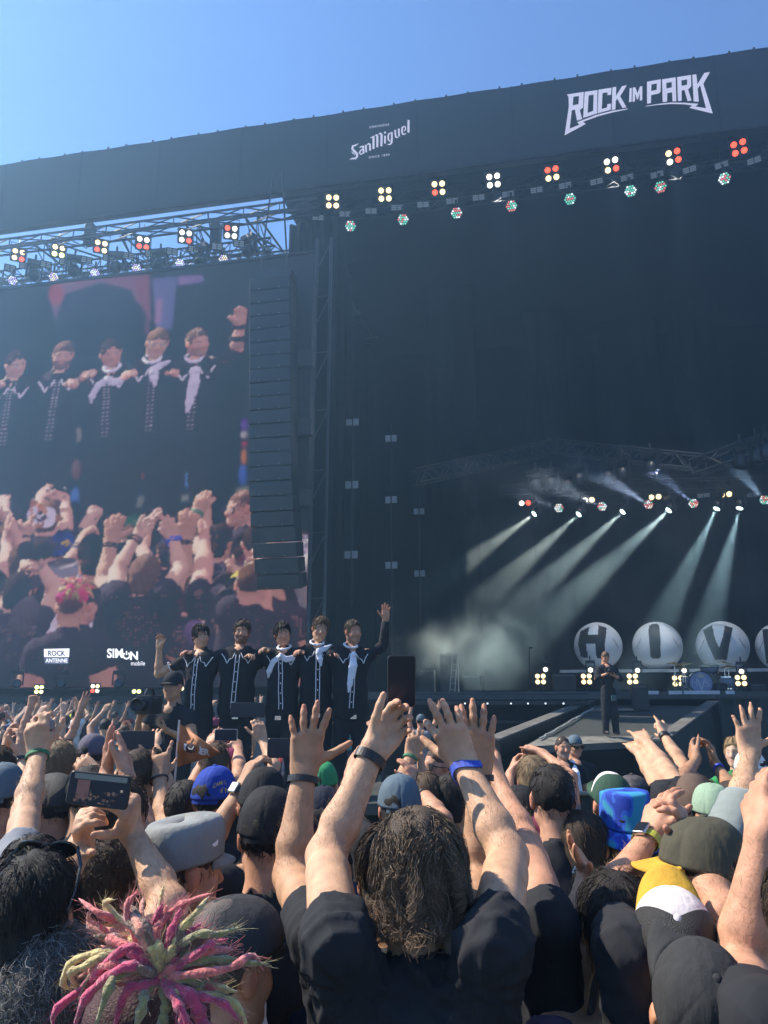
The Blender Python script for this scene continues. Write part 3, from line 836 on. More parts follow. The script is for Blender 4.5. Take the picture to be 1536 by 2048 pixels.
cabinet(1105, 1150, 1349, 4.6, 'black guitar amplifier standing between the two left floor blinders')
cabinet(1205, 1240, 1352, 4.6, 'black amplifier behind the camera man on the main stage')
cabinet(880, 915, 1308, 3.6, 'tall dark equipment rack at the far left of the main stage', name='equipment_rack')
cabinet(838, 868, 1340, 3.9, 'low dark equipment case at the far left of the main stage', name='equipment_case')
cabinet(925, 960, 1352, 4.4, 'small dark amplifier at the left of the main stage in smoke')
cabinet(1500, 1530, 1368, 3.0, 'small dark monitor box near the right picture edge')
for (px, py, n) in ((905, 1310, 3.45), (800, 1310, 2.6)):
    s, z = sp(px, py, n)
    t = thing('ladder_frame', 'pale metal ladder frame leaning at the dark left of the stage' if px == 905 else 'pale metal frame beside the raised phone at the stage edge', 'frame', W(s, n, STAGE_Z))
    m = MB()
    for e in (0, 0.16):
        m.tube(W(s + e - 0.12, n, STAGE_Z), W(s + e, n, z), 0.018, 6)
    m.build('rail', steel, t)
    m = MB()
    for q in range(6):
        zz = STAGE_Z + (z - STAGE_Z) * (q + 0.5) / 6
        m.tube(W(s - 0.12 + 0.12 * (q + 0.5) / 6, n, zz), W(s + 0.04 + 0.12 * (q + 0.5) / 6, n, zz), 0.012, 5)
    m.build('rungs', steel, t)
# pale tape strip along the stage lip
t = thing('stage_lip', 'pale taped strip with dark gaps along the front lip of the main stage', 'edge strip', spw(1370, 1390, 0.1))
tape = mat('pale_tape', (0.5, 0.52, 0.54), 0.6, var=0.2, vscale=4)
for (p0, p1) in ((1297, 1318), (1338, 1365), (1368, 1440), (1452, 1470)):
    s0 = sp(p0, 1390, 0.08)[0]; s1 = sp(p1, 1390, 0.08)[0]
    m = MB(); m.sbox((s0 + s1) / 2, 0.09, STAGE_Z - 0.03, (s1 - s0) / 2, 0.01, 0.045); m.build('tape', tape, t)
# ================================================================== catwalk ramp and stage fronts
TLr = W(sp(1188, 1408, -0.1)[0], -0.1, 1.86); TRr = W(sp(1428, 1402, -0.1)[0], -0.1, 1.86)
def lvl(px, d, z):
    p = at(px, 1450, d)
    return Vector((p.x, p.y, z))
BLr = lvl(1045, 15.0, 1.15); BRr = lvl(1288, 16.4, 1.18)
ramp = thing('catwalk_ramp', 'dark ramp sloping down from the main stage with the black clad camera man on it', 'ramp', (BLr + BRr) / 2 * 1.0 - Vector((0, 0, 1.15)))
m = MB(); dn = Vector((0, 0, -0.12))
m.add([TLr, TRr, BRr, BLr, TLr + dn, TRr + dn, BRr + dn, BLr + dn], [(0, 3, 2, 1), (4, 5, 6, 7), (0, 1, 5, 4), (1, 2, 6, 5), (2, 3, 7, 6), (3, 0, 4, 7)])
m.build('deck', deck_mat, ramp)
sunlit_pale = mat('pale_sunlit_paint', (0.20, 0.19, 0.16), 0.75, var=0.4, vscale=5, bump=0.3, bscale=30, bdist=0.004)
# sunlit patch painted paler at the lower end, pale plate near the top
u = (TLr - BLr); v = (BRr - BLr)
def dk_pt(a, b, h=0.0):
    p = (BLr * (1 - b) + BRr * b) * (1 - a) + (TLr * (1 - b) + TRr * b) * a
    return p + Vector((0, 0, h))
m = MB(); m.add([dk_pt(0.0, 0.0, 0.006), dk_pt(0, 1, 0.006), dk_pt(0.13, 0.98, 0.006), dk_pt(0.17, 0.02, 0.006)], [(0, 1, 2, 3)]); m.build('sunlit_patch', sunlit_pale, ramp)
m = MB(); m.add([dk_pt(0.80, 0.05, 0.006), dk_pt(0.84, 0.55, 0.006), dk_pt(0.90, 0.55, 0.006), dk_pt(0.88, 0.05, 0.006)], [(0, 1, 2, 3)]); m.build('deck_plate', sunlit_pale, ramp)
m = MB()
m.add([BLr + dn, BRr + dn, (BRr.x, BRr.y, 0.05), (BLr.x, BLr.y, 0.05)], [(0, 1, 2, 3)])
m.build('front_skirt', black_cloth, ramp)
cloth_green = mat('dark_green_scrim', (0.022, 0.034, 0.034), 0.85, var=0.3, vscale=3, bump=0.3, bscale=8, bdist=0.01)
pw = []
def parapet(a, b, wd, h, parent, mt_top, mt_side, out):
    a, b = Vector(a), Vector(b)
    d = (b - a); L = d.length; d.normalize()
    nn = Vector((0, 0, 1)).cross(d).normalized(); upv = d.cross(nn)
    mid = (a + b) / 2
    m = MB(); m.box(mid - upv * (h / 2), L / 2, wd / 2, h / 2, d, nn, upv); m.build('parapet', mt_side, parent)
    m = MB(); m.box(mid + upv * 0.018, L / 2, wd / 2 + 0.015, 0.016, d, nn, upv); m.build('parapet_cap', mt_top, parent)
    m = MB(); q = nn * (wd / 2 * out)
    k = 14; vs = []; fs = []
    for i in range(k + 1):
        p = a + (b - a) * (i / k) + q + nn * (0.03 * math.sin(i * 1.9) * out)
        vs += [p - upv * 0.04, (p.x, p.y, 0.02)]
    m.add(vs, [(2 * i, 2 * i + 2, 2 * i + 3, 2 * i + 1) for i in range(k)]); m.build('side_cloth', cloth_green, parent, True)
parapet(at(985, 1480, 15.4), at(1186, 1400, 21.4), 0.30, 0.30, ramp, rubber_edge, black_metal, 1)
parapet(at(1318, 1482, 15.6), at(1436, 1397, 21.0), 0.26, 0.30, ramp, rubber_edge, cloth_green, -1)
m = MB(); pts = []
rr = random.Random(3)
for i in range(30):
    a = 0.10 + 0.75 * i / 29
    pts.append(dk_pt(a, 0.045 + 0.02 * rr.random(), 0.03 + 0.02 * rr.random()))
m.path(pts, 0.02, 5); m.build('cable', mat('pale_cable', (0.35, 0.36, 0.34), 0.5), ramp)
cabinet(1264, 1296, 1371, -1.0, 'black subwoofer box at the top of the catwalk ramp', zb=1.74, name='subwoofer', depth=0.5)
# stage front left of the ramp
fr_ = thing('stage_apron', 'dark stage front with a lattice rail and tiny lamps left of the ramp', 'stage front', W(2, -0.9, 0))
s0 = sp(800, 1400, -0.9)[0]; s1 = sp(1178, 1400, -0.9)[0]
m = MB(); m.sbox((s0 + s1) / 2, -0.75, 0.95, (s1 - s0) / 2, 0.04, 0.94); m.build('skirt', black_cloth, fr_)
m = MB(); m.sbox((s0 + s1) / 2, -0.95, 1.93, (s1 - s0) / 2, 0.16, 0.05); m.build('ledge', black_metal, fr_)
m = MB()
for e in (2.02, 2.16):
    m.tube(W(s0, -0.95, e), W(s1, -0.95, e), 0.02, 5)
k = int((s1 - s0) / 0.18)
for i in range(k):
    m.tube(W(s0 + i * 0.18, -0.95, 2.02), W(s0 + (i + 0.5) * 0.18, -0.95, 2.16), 0.010, 4, caps=False)
    m.tube(W(s0 + (i + 0.5) * 0.18, -0.95, 2.16), W(s0 + (i + 1) * 0.18, -0.95, 2.02), 0.010, 4, caps=False)
lo = m.build('lattice_rail', dark_steel, fr_); lo['kind'] = 'stuff'
for px in (1022, 1056, 1091, 1127, 975, 930):
    p = spw(px, 1407, -1.13)
    m = MB(); disc(m, p, 0.022, SX, Vector((0, 0, 1)), -SN, 8, 0.006); m.build('marker_lamp', mat('tiny_lamp', (0.8, 0.8, 0.8), 0.4, emit=(0.8, 0.9, 1), estr=0.9), fr_)
for z in (1.45, 1.0):
    m = MB(); m.sbox((s0 + s1) / 2, -0.84, z, (s1 - s0) / 2, 0.03, 0.03); m.build('rail', black_metal, fr_)
# stage front right of the ramp
fr2 = thing('stage_apron', 'dark green draped stage front right of the ramp', 'stage front', W(10, -0.9, 0))
s0 = sp(1437, 1400, -0.9)[0]
drape('skirt', W(s0, -0.9, 0), W(sR, -0.9, 0), 0.05, 2.02, 26, 0.03, fr2, cloth_green)
m = MB(); m.sbox((s0 + sR) / 2, -0.8, 2.05, (sR - s0) / 2, 0.16, 0.03); m.build('ledge', black_metal, fr2)
# stage front under the left screen
fl = thing('wing_apron', 'dark ledge with small lamps and lattice below the left screen', 'stage front', W(-10, -0.9, 0))
s0 = sp(-60, 1400, -0.9)[0]; s1 = sp(640, 1400, -0.9)[0]
m = MB(); m.sbox((s0 + s1) / 2, -0.2, 2.22, (s1 - s0) / 2, 0.55, 0.05); m.build('ledge', black_cloth, fl)
m = MB(); m.sbox((s0 + s1) / 2 - 2, 1.6, 2.4, (s1 - s0) / 2 + 3, 0.04, 2.38); m.build('back_cloth', black_cloth, fl)
m = MB(); m.sbox((s0 + s1) / 2, -0.86, 2.02, (s1 - s0) / 2, 0.03, 0.10); m.build('fascia', cloth_green, fl)
m = MB(); m.tube(W(s0, -0.93, 2.13), W(s1, -0.93, 2.13), 0.02, 5); m.tube(W(s0, -0.86, 2.31), W(s1, -0.86, 2.31), 0.025, 5)
m.build('rail', black_cloth, fl)
m = MB()
k = int((s1 - s0) / 0.55)
for i in range(k):
    a = s0 + i * 0.55
    m.tube(W(a, -0.8, 1.92), W(a + 0.5, -0.8, 1.30), 0.02, 4, caps=False)
    m.tube(W(a + 0.55, -0.8, 1.92), W(a + 0.55, -0.8, 0.4), 0.025, 4, caps=False)
lo = m.build('lattice', steel, fl); lo['kind'] = 'stuff'
m = MB(); m.sbox((s0 + s1) / 2, -0.5, 0.95, (s1 - s0) / 2, 0.03, 0.94); m.build('skirt', mat('grey_scrim', (0.16, 0.17, 0.17), 0.9, var=0.2, vscale=2), fl)
for i, (px, py, rows) in enumerate(((78, 1379, ('yy', 'yw')), (190, 1377, ('iw', 'ri')), (273, 1383, ('yy',)), (364, 1377, ('w',)))):
    blinder(px, py, -0.9, rows, 0.055, 0.13, ('small yellow floor lamp below the left screen at the picture edge', 'small white and red floor lamp below the left screen', 'small yellow floor lamp pair below the left screen', 'single small lamp behind the video camera operator')[i], 'floor lamps below the left screen', yoke=False)
for i, px in enumerate((33, 122, 237, 150)):
    if px == 150:
        continue
    moving_head(px, 1366, -0.4, 0.9, words_[i] + ' small dark moving head from the left on the ledge below the screen', 'moving heads on the screen ledge', aim=spw(px, 1250, -6))

# ================================================================== people: smooth-blended bodies
F32 = np.float32
def surface_nets(D, org, v):
    """the zero surface of a sampled distance field as a quad mesh"""
    ins = D < 0
    n = np.array(D.shape)
    cnt = np.zeros(tuple(n - 1), np.uint8)
    for a in (0, 1):
        for b in (0, 1):
            for c in (0, 1):
                cnt += ins[a:n[0] - 1 + a, b:n[1] - 1 + b, c:n[2] - 1 + c]
    act = (cnt > 0) & (cnt < 8)
    ci = np.argwhere(act)
    vid = np.full(act.shape, -1, np.int32)
    vid[act] = np.arange(len(ci))
    acc = np.zeros((len(ci), 3), F32); k = np.zeros(len(ci), F32)
    cor = [(a, b, c) for a in (0, 1) for b in (0, 1) for c in (0, 1)]
    val = {q: D[ci[:, 0] + q[0], ci[:, 1] + q[1], ci[:, 2] + q[2]] for q in cor}
    for ax in range(3):
        for q in cor:
            if q[ax] == 0:
                q2 = list(q); q2[ax] = 1; q2 = tuple(q2)
                d0, d1 = val[q], val[q2]
                m = (d0 < 0) != (d1 < 0)
                t = np.where(m, d0 / np.where(m, d0 - d1, 1), 0)
                p = np.array(q, F32)[None, :].repeat(len(ci), 0)
                p[:, ax] += t
                acc += p * m[:, None]; k += m
    V = (ci + acc / k[:, None]) * v + org
    Fc = []
    for ax in range(3):
        b, c = [(1, 2), (2, 0), (0, 1)][ax]
        s0 = [slice(None)] * 3; s1 = [slice(None)] * 3
        s0[ax] = slice(0, -1); s1[ax] = slice(1, None)
        e0, e1 = ins[tuple(s0)], ins[tuple(s1)]
        ix = np.argwhere(e0 != e1)
        ix = ix[(ix[:, b] > 0) & (ix[:, c] > 0) & (ix[:, b] < n[b] - 1) & (ix[:, c] < n[c] - 1)]
        fl = e0[ix[:, 0], ix[:, 1], ix[:, 2]]
        def g(db, dc):
            j = ix.copy(); j[:, b] -= db; j[:, c] -= dc
            return vid[j[:, 0], j[:, 1], j[:, 2]]
        q = np.stack([g(1, 1), g(0, 1), g(0, 0), g(1, 0)], 1)
        q[~fl] = q[~fl][:, ::-1]
        Fc.append(q)
    return V, np.concatenate(Fc)

class SDF:
    def __init__(self):
        self.p = []
    def cone(self, a, b, ra, rb=None, k=0.012, op=0):
        a = np.array(a, F32); b = np.array(b, F32); rb = ra if rb is None else rb
        r = max(ra, rb)
        self.p.append(('c', (a, b, ra, rb), np.minimum(a, b) - r, np.maximum(a, b) + r, k, op)); return self
    def ell(self, c, r, M=None, k=0.02, op=0):
        c = np.array(c, F32); r = np.array(r, F32)
        M = np.eye(3, dtype=F32) if M is None else np.array(M, F32)
        e = np.sqrt(((M * r[None, :]) ** 2).sum(1))
        self.p.append(('e', (c, r, M), c - e, c + e, k, op)); return self
    def cut(self, o, n, lo, hi, k=0.006):
        """removes what lies on the side n of the plane through o, within the box lo-hi"""
        self.p.append(('h', (np.array(o, F32), np.array(n, F32)), np.array(lo, F32), np.array(hi, F32), k, 1)); return self
    def mesh(self, v):
        lo = np.min([q[2] for q in self.p if q[5] == 0], 0) - 3 * v; hi = np.max([q[3] for q in self.p if q[5] == 0], 0) + 3 * v
        n = np.ceil((hi - lo) / v).astype(int) + 1
        ax = [(lo[i] + np.arange(n[i]) * v).astype(F32) for i in range(3)]
        D = np.full(tuple(n), 1.0, F32)
        for (ty, a, l, h, k, op) in self.p:
            m = k + 2 * v
            i0 = np.clip(np.floor((l - m - lo) / v).astype(int), 0, n); i1 = np.clip(np.ceil((h + m - lo) / v).astype(int) + 1, 0, n)
            if np.any(i1 <= i0):
                continue
            x = ax[0][i0[0]:i1[0], None, None]; y = ax[1][None, i0[1]:i1[1], None]; z = ax[2][None, None, i0[2]:i1[2]]
            if ty == 'c':
                A, B, ra, rb = a
                ab = B - A; l2 = float(ab @ ab) + 1e-12
                t = np.clip(((x - A[0]) * ab[0] + (y - A[1]) * ab[1] + (z - A[2]) * ab[2]) / l2, 0, 1)
                d = np.sqrt((x - A[0] - t * ab[0]) ** 2 + (y - A[1] - t * ab[1]) ** 2 + (z - A[2] - t * ab[2]) ** 2) - (ra + (rb - ra) * t)
            elif ty == 'e':
                c, r, M = a
                u = [(((x - c[0]) * M[0, i] + (y - c[1]) * M[1, i] + (z - c[2]) * M[2, i]) / r[i]) for i in range(3)]
                q = np.sqrt(u[0] ** 2 + u[1] ** 2 + u[2] ** 2) + 1e-6
                g = np.sqrt((u[0] / r[0]) ** 2 + (u[1] / r[1]) ** 2 + (u[2] / r[2]) ** 2) + 1e-6
                d = q * (q - 1) / g
            else:
                o, nn = a
                d = -((x - o[0]) * nn[0] + (y - o[1]) * nn[1] + (z - o[2]) * nn[2])
            S = D[i0[0]:i1[0], i0[1]:i1[1], i0[2]:i1[2]]
            if op == 0:
                hh = np.maximum(k - np.abs(S - d), 0) / k
                S[...] = np.minimum(S, d) - hh * hh * (k * 0.25)
            else:
                d = -d
                hh = np.maximum(k - np.abs(S - d), 0) / k
                S[...] = np.maximum(S, d) + hh * hh * (k * 0.25)
        return surface_nets(D, lo, v)

def np_mesh(name, V, Fq, mats, col=None, smooth=True):
    me = bpy.data.meshes.new(name)
    V = np.ascontiguousarray(V, F32); Fq = np.ascontiguousarray(Fq, np.int32)
    k = Fq.shape[1]
    me.vertices.add(len(V)); me.vertices.foreach_set('co', V.reshape(-1))
    me.loops.add(Fq.size); me.loops.foreach_set('vertex_index', Fq.reshape(-1))
    me.polygons.add(len(Fq)); me.polygons.foreach_set('loop_start', np.arange(len(Fq), dtype=np.int32) * k)
    if smooth:
        me.polygons.foreach_set('use_smooth', np.ones(len(Fq), bool))
    if col is not None:
        a = me.color_attributes.new('tint', 'FLOAT_COLOR', 'POINT')
        a.data.foreach_set('color', np.concatenate([np.clip(col, 0, 1), np.ones((len(V), 1))], 1).astype(F32).reshape(-1))
    for m in (mats if isinstance(mats, (list, tuple)) else [mats]):
        me.materials.append(m)
    me.update()
    return me

skin_m = mat('skin', rough=0.60, var=0.24, vscale=28, detail=8.0, bump=0.45, bscale=150, bdist=0.0026, attr='tint', sss=0.12, spec=0.30)
hair_m = mat('hair', rough=0.62, attr='tint', spec=0.28, bump=0.9, bscale=330, bdist=0.004)
def fabric(name, col, rough=0.9, sheen=0.0, fold=0.5, fs=9.0, weave=0.0):
    return mat('fabric_' + name, col, rough, var=0.12, vscale=9, bump=fold, bscale=fs, bstretch=(1, 1, 0.45), bdist=0.022, sheen=sheen, spec=0.25)
TONE = {'fair': (0.52, 0.305, 0.185), 'tan': (0.44, 0.245, 0.140), 'red': (0.51, 0.262, 0.160), 'pale': (0.58, 0.37, 0.25), 'olive': (0.35, 0.19, 0.11)}

def npv(p):
    return np.array(p, dtype=np.float64)
def unit(a):
    a = npv(a)
    return a / (np.linalg.norm(a) + 1e-12)
def rot_axis(v, ax, deg):
    a = math.radians(deg); ax = unit(ax); v = npv(v)
    return v * math.cos(a) + np.cross(ax, v) * math.sin(a) + ax * (ax @ v) * (1 - math.cos(a))

# finger order: index, middle, ring, little; flex = knuckle, middle joint, end joint
POSE = {
 'open':   dict(spread=(9, 2, -5, -13), flex=((6, 8, 6), (3, 7, 5), (5, 9, 6), (8, 10, 8)), thumb=(48, 12, 10)),
 'wide':   dict(spread=(15, 4, -6, -20), flex=((0, 6, 5), (-2, 6, 5), (0, 7, 5), (2, 8, 6)), thumb=(62, 8, 8)),
 'flat':   dict(spread=(3, 0, -3, -7), flex=((4, 6, 4), (3, 6, 4), (4, 7, 4), (6, 8, 6)), thumb=(28, 16, 10)),
 'relax':  dict(spread=(6, 1, -4, -9), flex=((22, 26, 16), (26, 30, 18), (30, 32, 20), (34, 36, 22)), thumb=(36, 26, 16)),
 'clap':   dict(spread=(4, 1, -2, -5), flex=((14, 20, 12), (16, 22, 14), (18, 24, 14), (20, 26, 16)), thumb=(40, 18, 14)),
 'fist':   dict(spread=(1, 0, -1, -2), flex=((78, 92, 58), (80, 94, 58), (80, 94, 58), (78, 92, 56)), thumb=(20, 62, 40)),
 'horns':  dict(spread=(8, 0, -1, -12), flex=((4, 8, 5), (72, 92, 50), (74, 94, 50), (8, 10, 6)), thumb=(18, 70, 40)),
 'grip':   dict(spread=(7, 2, -3, -8), flex=((30, 52, 28), (34, 56, 30), (38, 58, 30), (42, 60, 32)), thumb=(40, 40, 20)),
 'pinch':  dict(spread=(5, 1, -4, -9), flex=((44, 40, 24), (58, 60, 34), (64, 66, 36), (66, 66, 36)), thumb=(52, 34, 10)),
 'point':  dict(spread=(2, 0, -1, -4), flex=((10, 10, 6), (60, 84, 50), (68, 90, 50), (72, 88, 50)), thumb=(30, 50, 30)),
 'tap':    dict(spread=(20, 3, -4, -11), flex=((38, 22, 12), (-4, 14, 8), (0, 16, 9), (4, 18, 10)), thumb=(40, 52, 18)),
 'curl':   dict(spread=(5, 1, -3, -7), flex=((24, 48, 30), (30, 56, 34), (34, 60, 36), (38, 60, 36)), thumb=(40, 30, 24)),
}
def add_hand(S, wrist, u, w, side, sc, pose, tips=None):
    P = POSE[pose]
    u = unit(u); w = npv(w); w = unit(w - u * (w @ u))
    v = np.cross(u, w) if side == 'R' else np.cross(w, u)
    wrist = npv(wrist)
    L = lambda a, b, c: wrist + (u * a + v * b + w * c) * sc
    base = ((0.088, 0.031), (0.093, 0.0105), (0.087, -0.011), (0.077, -0.031))
    flen = (0.073, 0.082, 0.076, 0.059)
    rr = (0.0096, 0.0098, 0.0092, 0.0080)
    for i, (bu, bv) in enumerate(base):
        S.cone(L(0.0, bv * 0.55, 0), L(bu * 0.97, bv, -0.001), 0.0165 * sc, 0.0118 * sc, k=0.014 * sc)
        d = rot_axis(u, np.cross(u, v), P['spread'][i] * 1.0)
        p = L(bu, bv, -0.001)
        S.cone(p - d * 0.012 * sc, p, 0.0105 * sc, 0.0108 * sc, k=0.008 * sc)
        hinge = np.cross(d, w)
        fx = P['flex'][i]; a = 0; r0 = rr[i] * 1.06
        for j, fr in enumerate((0.46, 0.30, 0.24)):
            a += fx[j]
            dd = rot_axis(d, hinge, a)
            q = p + dd * flen[i] * fr * sc
            r1 = rr[i] * (0.97, 0.88, 0.76)[j]
            S.cone(p, q, r0 * sc, r1 * 0.95 * sc, k=0.0035 * sc if j else 0.006 * sc)
            if j < 2:
                S.cone(q - dd * 0.002 * sc, q + dd * 0.002 * sc, r1 * 1.07 * sc, r1 * 1.05 * sc, k=0.005 * sc)
                if tips is not None:
                    tips.append((q - rot_axis(w, hinge, a) * r1 * sc, 0.0085 * sc, 'k'))
            elif tips is not None:
                tips.append((p + dd * flen[i] * fr * 0.62 * sc - rot_axis(w, hinge, a) * r1 * sc, 0.0068 * sc, 'n'))
            p = q; r0 = r1
        if tips is not None:
            tips.append((p, 0.016 * sc, 't'))
            tips.append((L(bu, bv, -0.012), 0.011 * sc, 'k'))
    S.cone(L(0.012, 0.016, 0.008), L(0.052, 0.030, 0.010), 0.017 * sc, 0.0135 * sc, k=0.016 * sc)
    S.cone(L(0.015, -0.020, 0.006), L(0.055, -0.028, 0.006), 0.015 * sc, 0.012 * sc, k=0.014 * sc)
    ab, op, be = P['thumb']
    p = L(0.026, 0.028, 0.006)
    d = rot_axis(u, np.cross(u, v), ab)
    d = unit(d + w * math.tan(math.radians(min(op, 75))) * 0.7)
    hinge = np.cross(d, unit(-v + w))
    r0 = 0.0135
    for j, (ln, r1) in enumerate(((0.040, 0.0115), (0.032, 0.0105), (0.027, 0.0082))):
        dd = rot_axis(d, np.cross(d, u), -be * 0.0 + 0) if j == 0 else unit(d + u * math.sin(math.radians(be * j)) * 0.8)
        q = p + dd * ln * sc
        S.cone(p, q, r0 * sc, r1 * sc, k=0.010 * sc if j == 0 else 0.004 * sc)
        p = q; r0 = r1
    if tips is not None:
        tips.append((p, 0.016 * sc, 't'))
    return v
def add_arm(S, sh, el, wr, v, k=1.0):
    k = k * 0.90
    sh, el, wr = npv(sh), npv(el), npv(wr)
    S.cone(sh, el, 0.046 * k, 0.040 * k, k=0.03)
    m = sh + (el - sh) * 0.45
    S.cone(sh + (el - sh) * 0.35, sh + (el - sh) * 0.7, 0.050 * k, 0.045 * k, k=0.03)
    S.cone(sh + (el - sh) * 0.8, el, 0.042 * k, 0.038 * k, k=0.03)
    f = el + (wr - el) * 0.28
    S.cone(el, f, 0.0405 * k, 0.0455 * k, k=0.025)
    side = npv(v)
    for e in (-1, 1):
        S.cone(f + side * 0.008 * e * k, wr + side * 0.0105 * e * k, 0.040 * k, 0.0205 * k, k=0.02)
    ax = unit(el - (sh + wr) / 2)
    S.cone(el + ax * 0.012, el + ax * 0.014, 0.030 * k, 0.028 * k, k=0.02)
HEADV = Vector((0, 0, 0))
class Frame:
    """head or body frame: x right, y ahead, z up"""
    def __init__(self, o, yaw=0, pitch=0, roll=0):
        self.o = npv(o)
        M = Matrix.Rotation(R(-yaw), 3, 'Z') @ Matrix.Rotation(R(-pitch), 3, 'X') @ Matrix.Rotation(R(roll), 3, 'Y')
        self.M = np.array(M)
    def __call__(self, x, y, z):
        return self.o + self.M @ np.array([x, y, z], float)
    def loc(self, P):
        return (np.asarray(P) - self.o) @ self.M
    def many(self, P):
        return self.o + np.asarray(P) @ self.M.T
def add_head(S, H, face=True, k=1.0):
    e = lambda c, r, kk=0.02, op=0: S.ell(H(*[q * k for q in c]), [q * k for q in r], H.M, kk, op)
    c = lambda a, b, ra, rb=None, kk=0.012, op=0: S.cone(H(*[q * k for q in a]), H(*[q * k for q in b]), ra * k, None if rb is None else rb * k, kk, op)
    e((0, -.012, .022), (.075, .096, .091)); e((0, .030, -.040), (.060, .060, .076), 0.03)
    for s in (-1, 1):
        c((s * .048, -.005, -.068), (s * .014, .060, -.104), .022, .020, 0.03)
        e((s * .078, -.008, -.012), (.009, .021, .032), 0.008); c((s * .083, -.018, .005), (s * .080, -.014, -.030), .007, .006, 0.006)
    c((0, -.026, -.06), (0, -.042, -.19), .054, .060, 0.03)
    if face:
        c((0, .086, .002), (0, .107, -.038), .009, .0125, 0.012)
        for s in (-1, 1):
            c((0, .080, .016), (s * .040, .068, .014), .012, .010, 0.012)
            e((s * .032, .092, -.010), (.015, .012, .010), 0.010, 1)
            e((s * .031, .074, -.010), (.0125, .0125, .0125), 0.003)
            c((s * .008, .100, -.041), (s * .013, .096, -.043), .008, .006, 0.006)
            e((s * .040, .060, -.040), (.020, .018, .022), 0.02)
        c((-.018, .083, -.0665), (.018, .083, -.0665), .0075, None, 0.008); c((-.015, .083, -.0765), (.015, .083, -.0765), .0085, None, 0.008)
        c((-.020, .094, -.0715), (.020, .094, -.0715), .0022, None, 0.004, 1)
        e((0, .074, -.104), (.020, .016, .016), 0.02)
def face_tint(H, V, base, hairc, beard=None, k=1.0):
    q = H.loc(V) / k
    col = np.tile(np.array(base), (len(V), 1))
    def spot(c, r, cc, a):
        d = np.sqrt((((q - np.array(c)) / np.array(r)) ** 2).sum(1))
        w = np.clip(1.4 - d, 0, 1)[:, None] * a
        col[:] = col * (1 - w) + np.array(cc) * w
    b = np.array(base)
    for s in (-1, 1):
        spot((s * .078, -.008, -.012), (.02, .03, .036), b * np.array((1.05, .72, .66)), .8)
        spot((s * .043, .072, -.035), (.022, .03, .022), b * np.array((1.05, .82, .78)), .6)
        spot((s * .032, .095, .013), (.019, .03, .0055), hairc, .85)
        spot((s * .031, .088, -.010), (.0115, .016, .0058), (.55, .52, .50), .9)
        spot((s * .031, .092, -.010), (.0052, .012, .0056), (.03, .025, .02), 1.0)
        spot((s * .031, .094, -.004), (.0135, .016, .0020), (.06, .04, .03), .8)
    spot((0, .095, -.071), (.022, .03, .011), b * np.array((.9, .52, .5)), .8)
    spot((0, .108, -.040), (.016, .02, .014), b * np.array((1.05, .8, .76)), .6)
    if beard is not None:
        m = (q[:, 2] < -.048) & (q[:, 1] > -0.01) & (q[:, 2] > -.135)
        lip = (np.abs(q[:, 0]) < .02) & (np.abs(q[:, 2] + .0715) < .010)
        w = (m & ~lip).astype(float)[:, None] * 0.85
        col[:] = col * (1 - w) + np.array(beard) * w
    return col
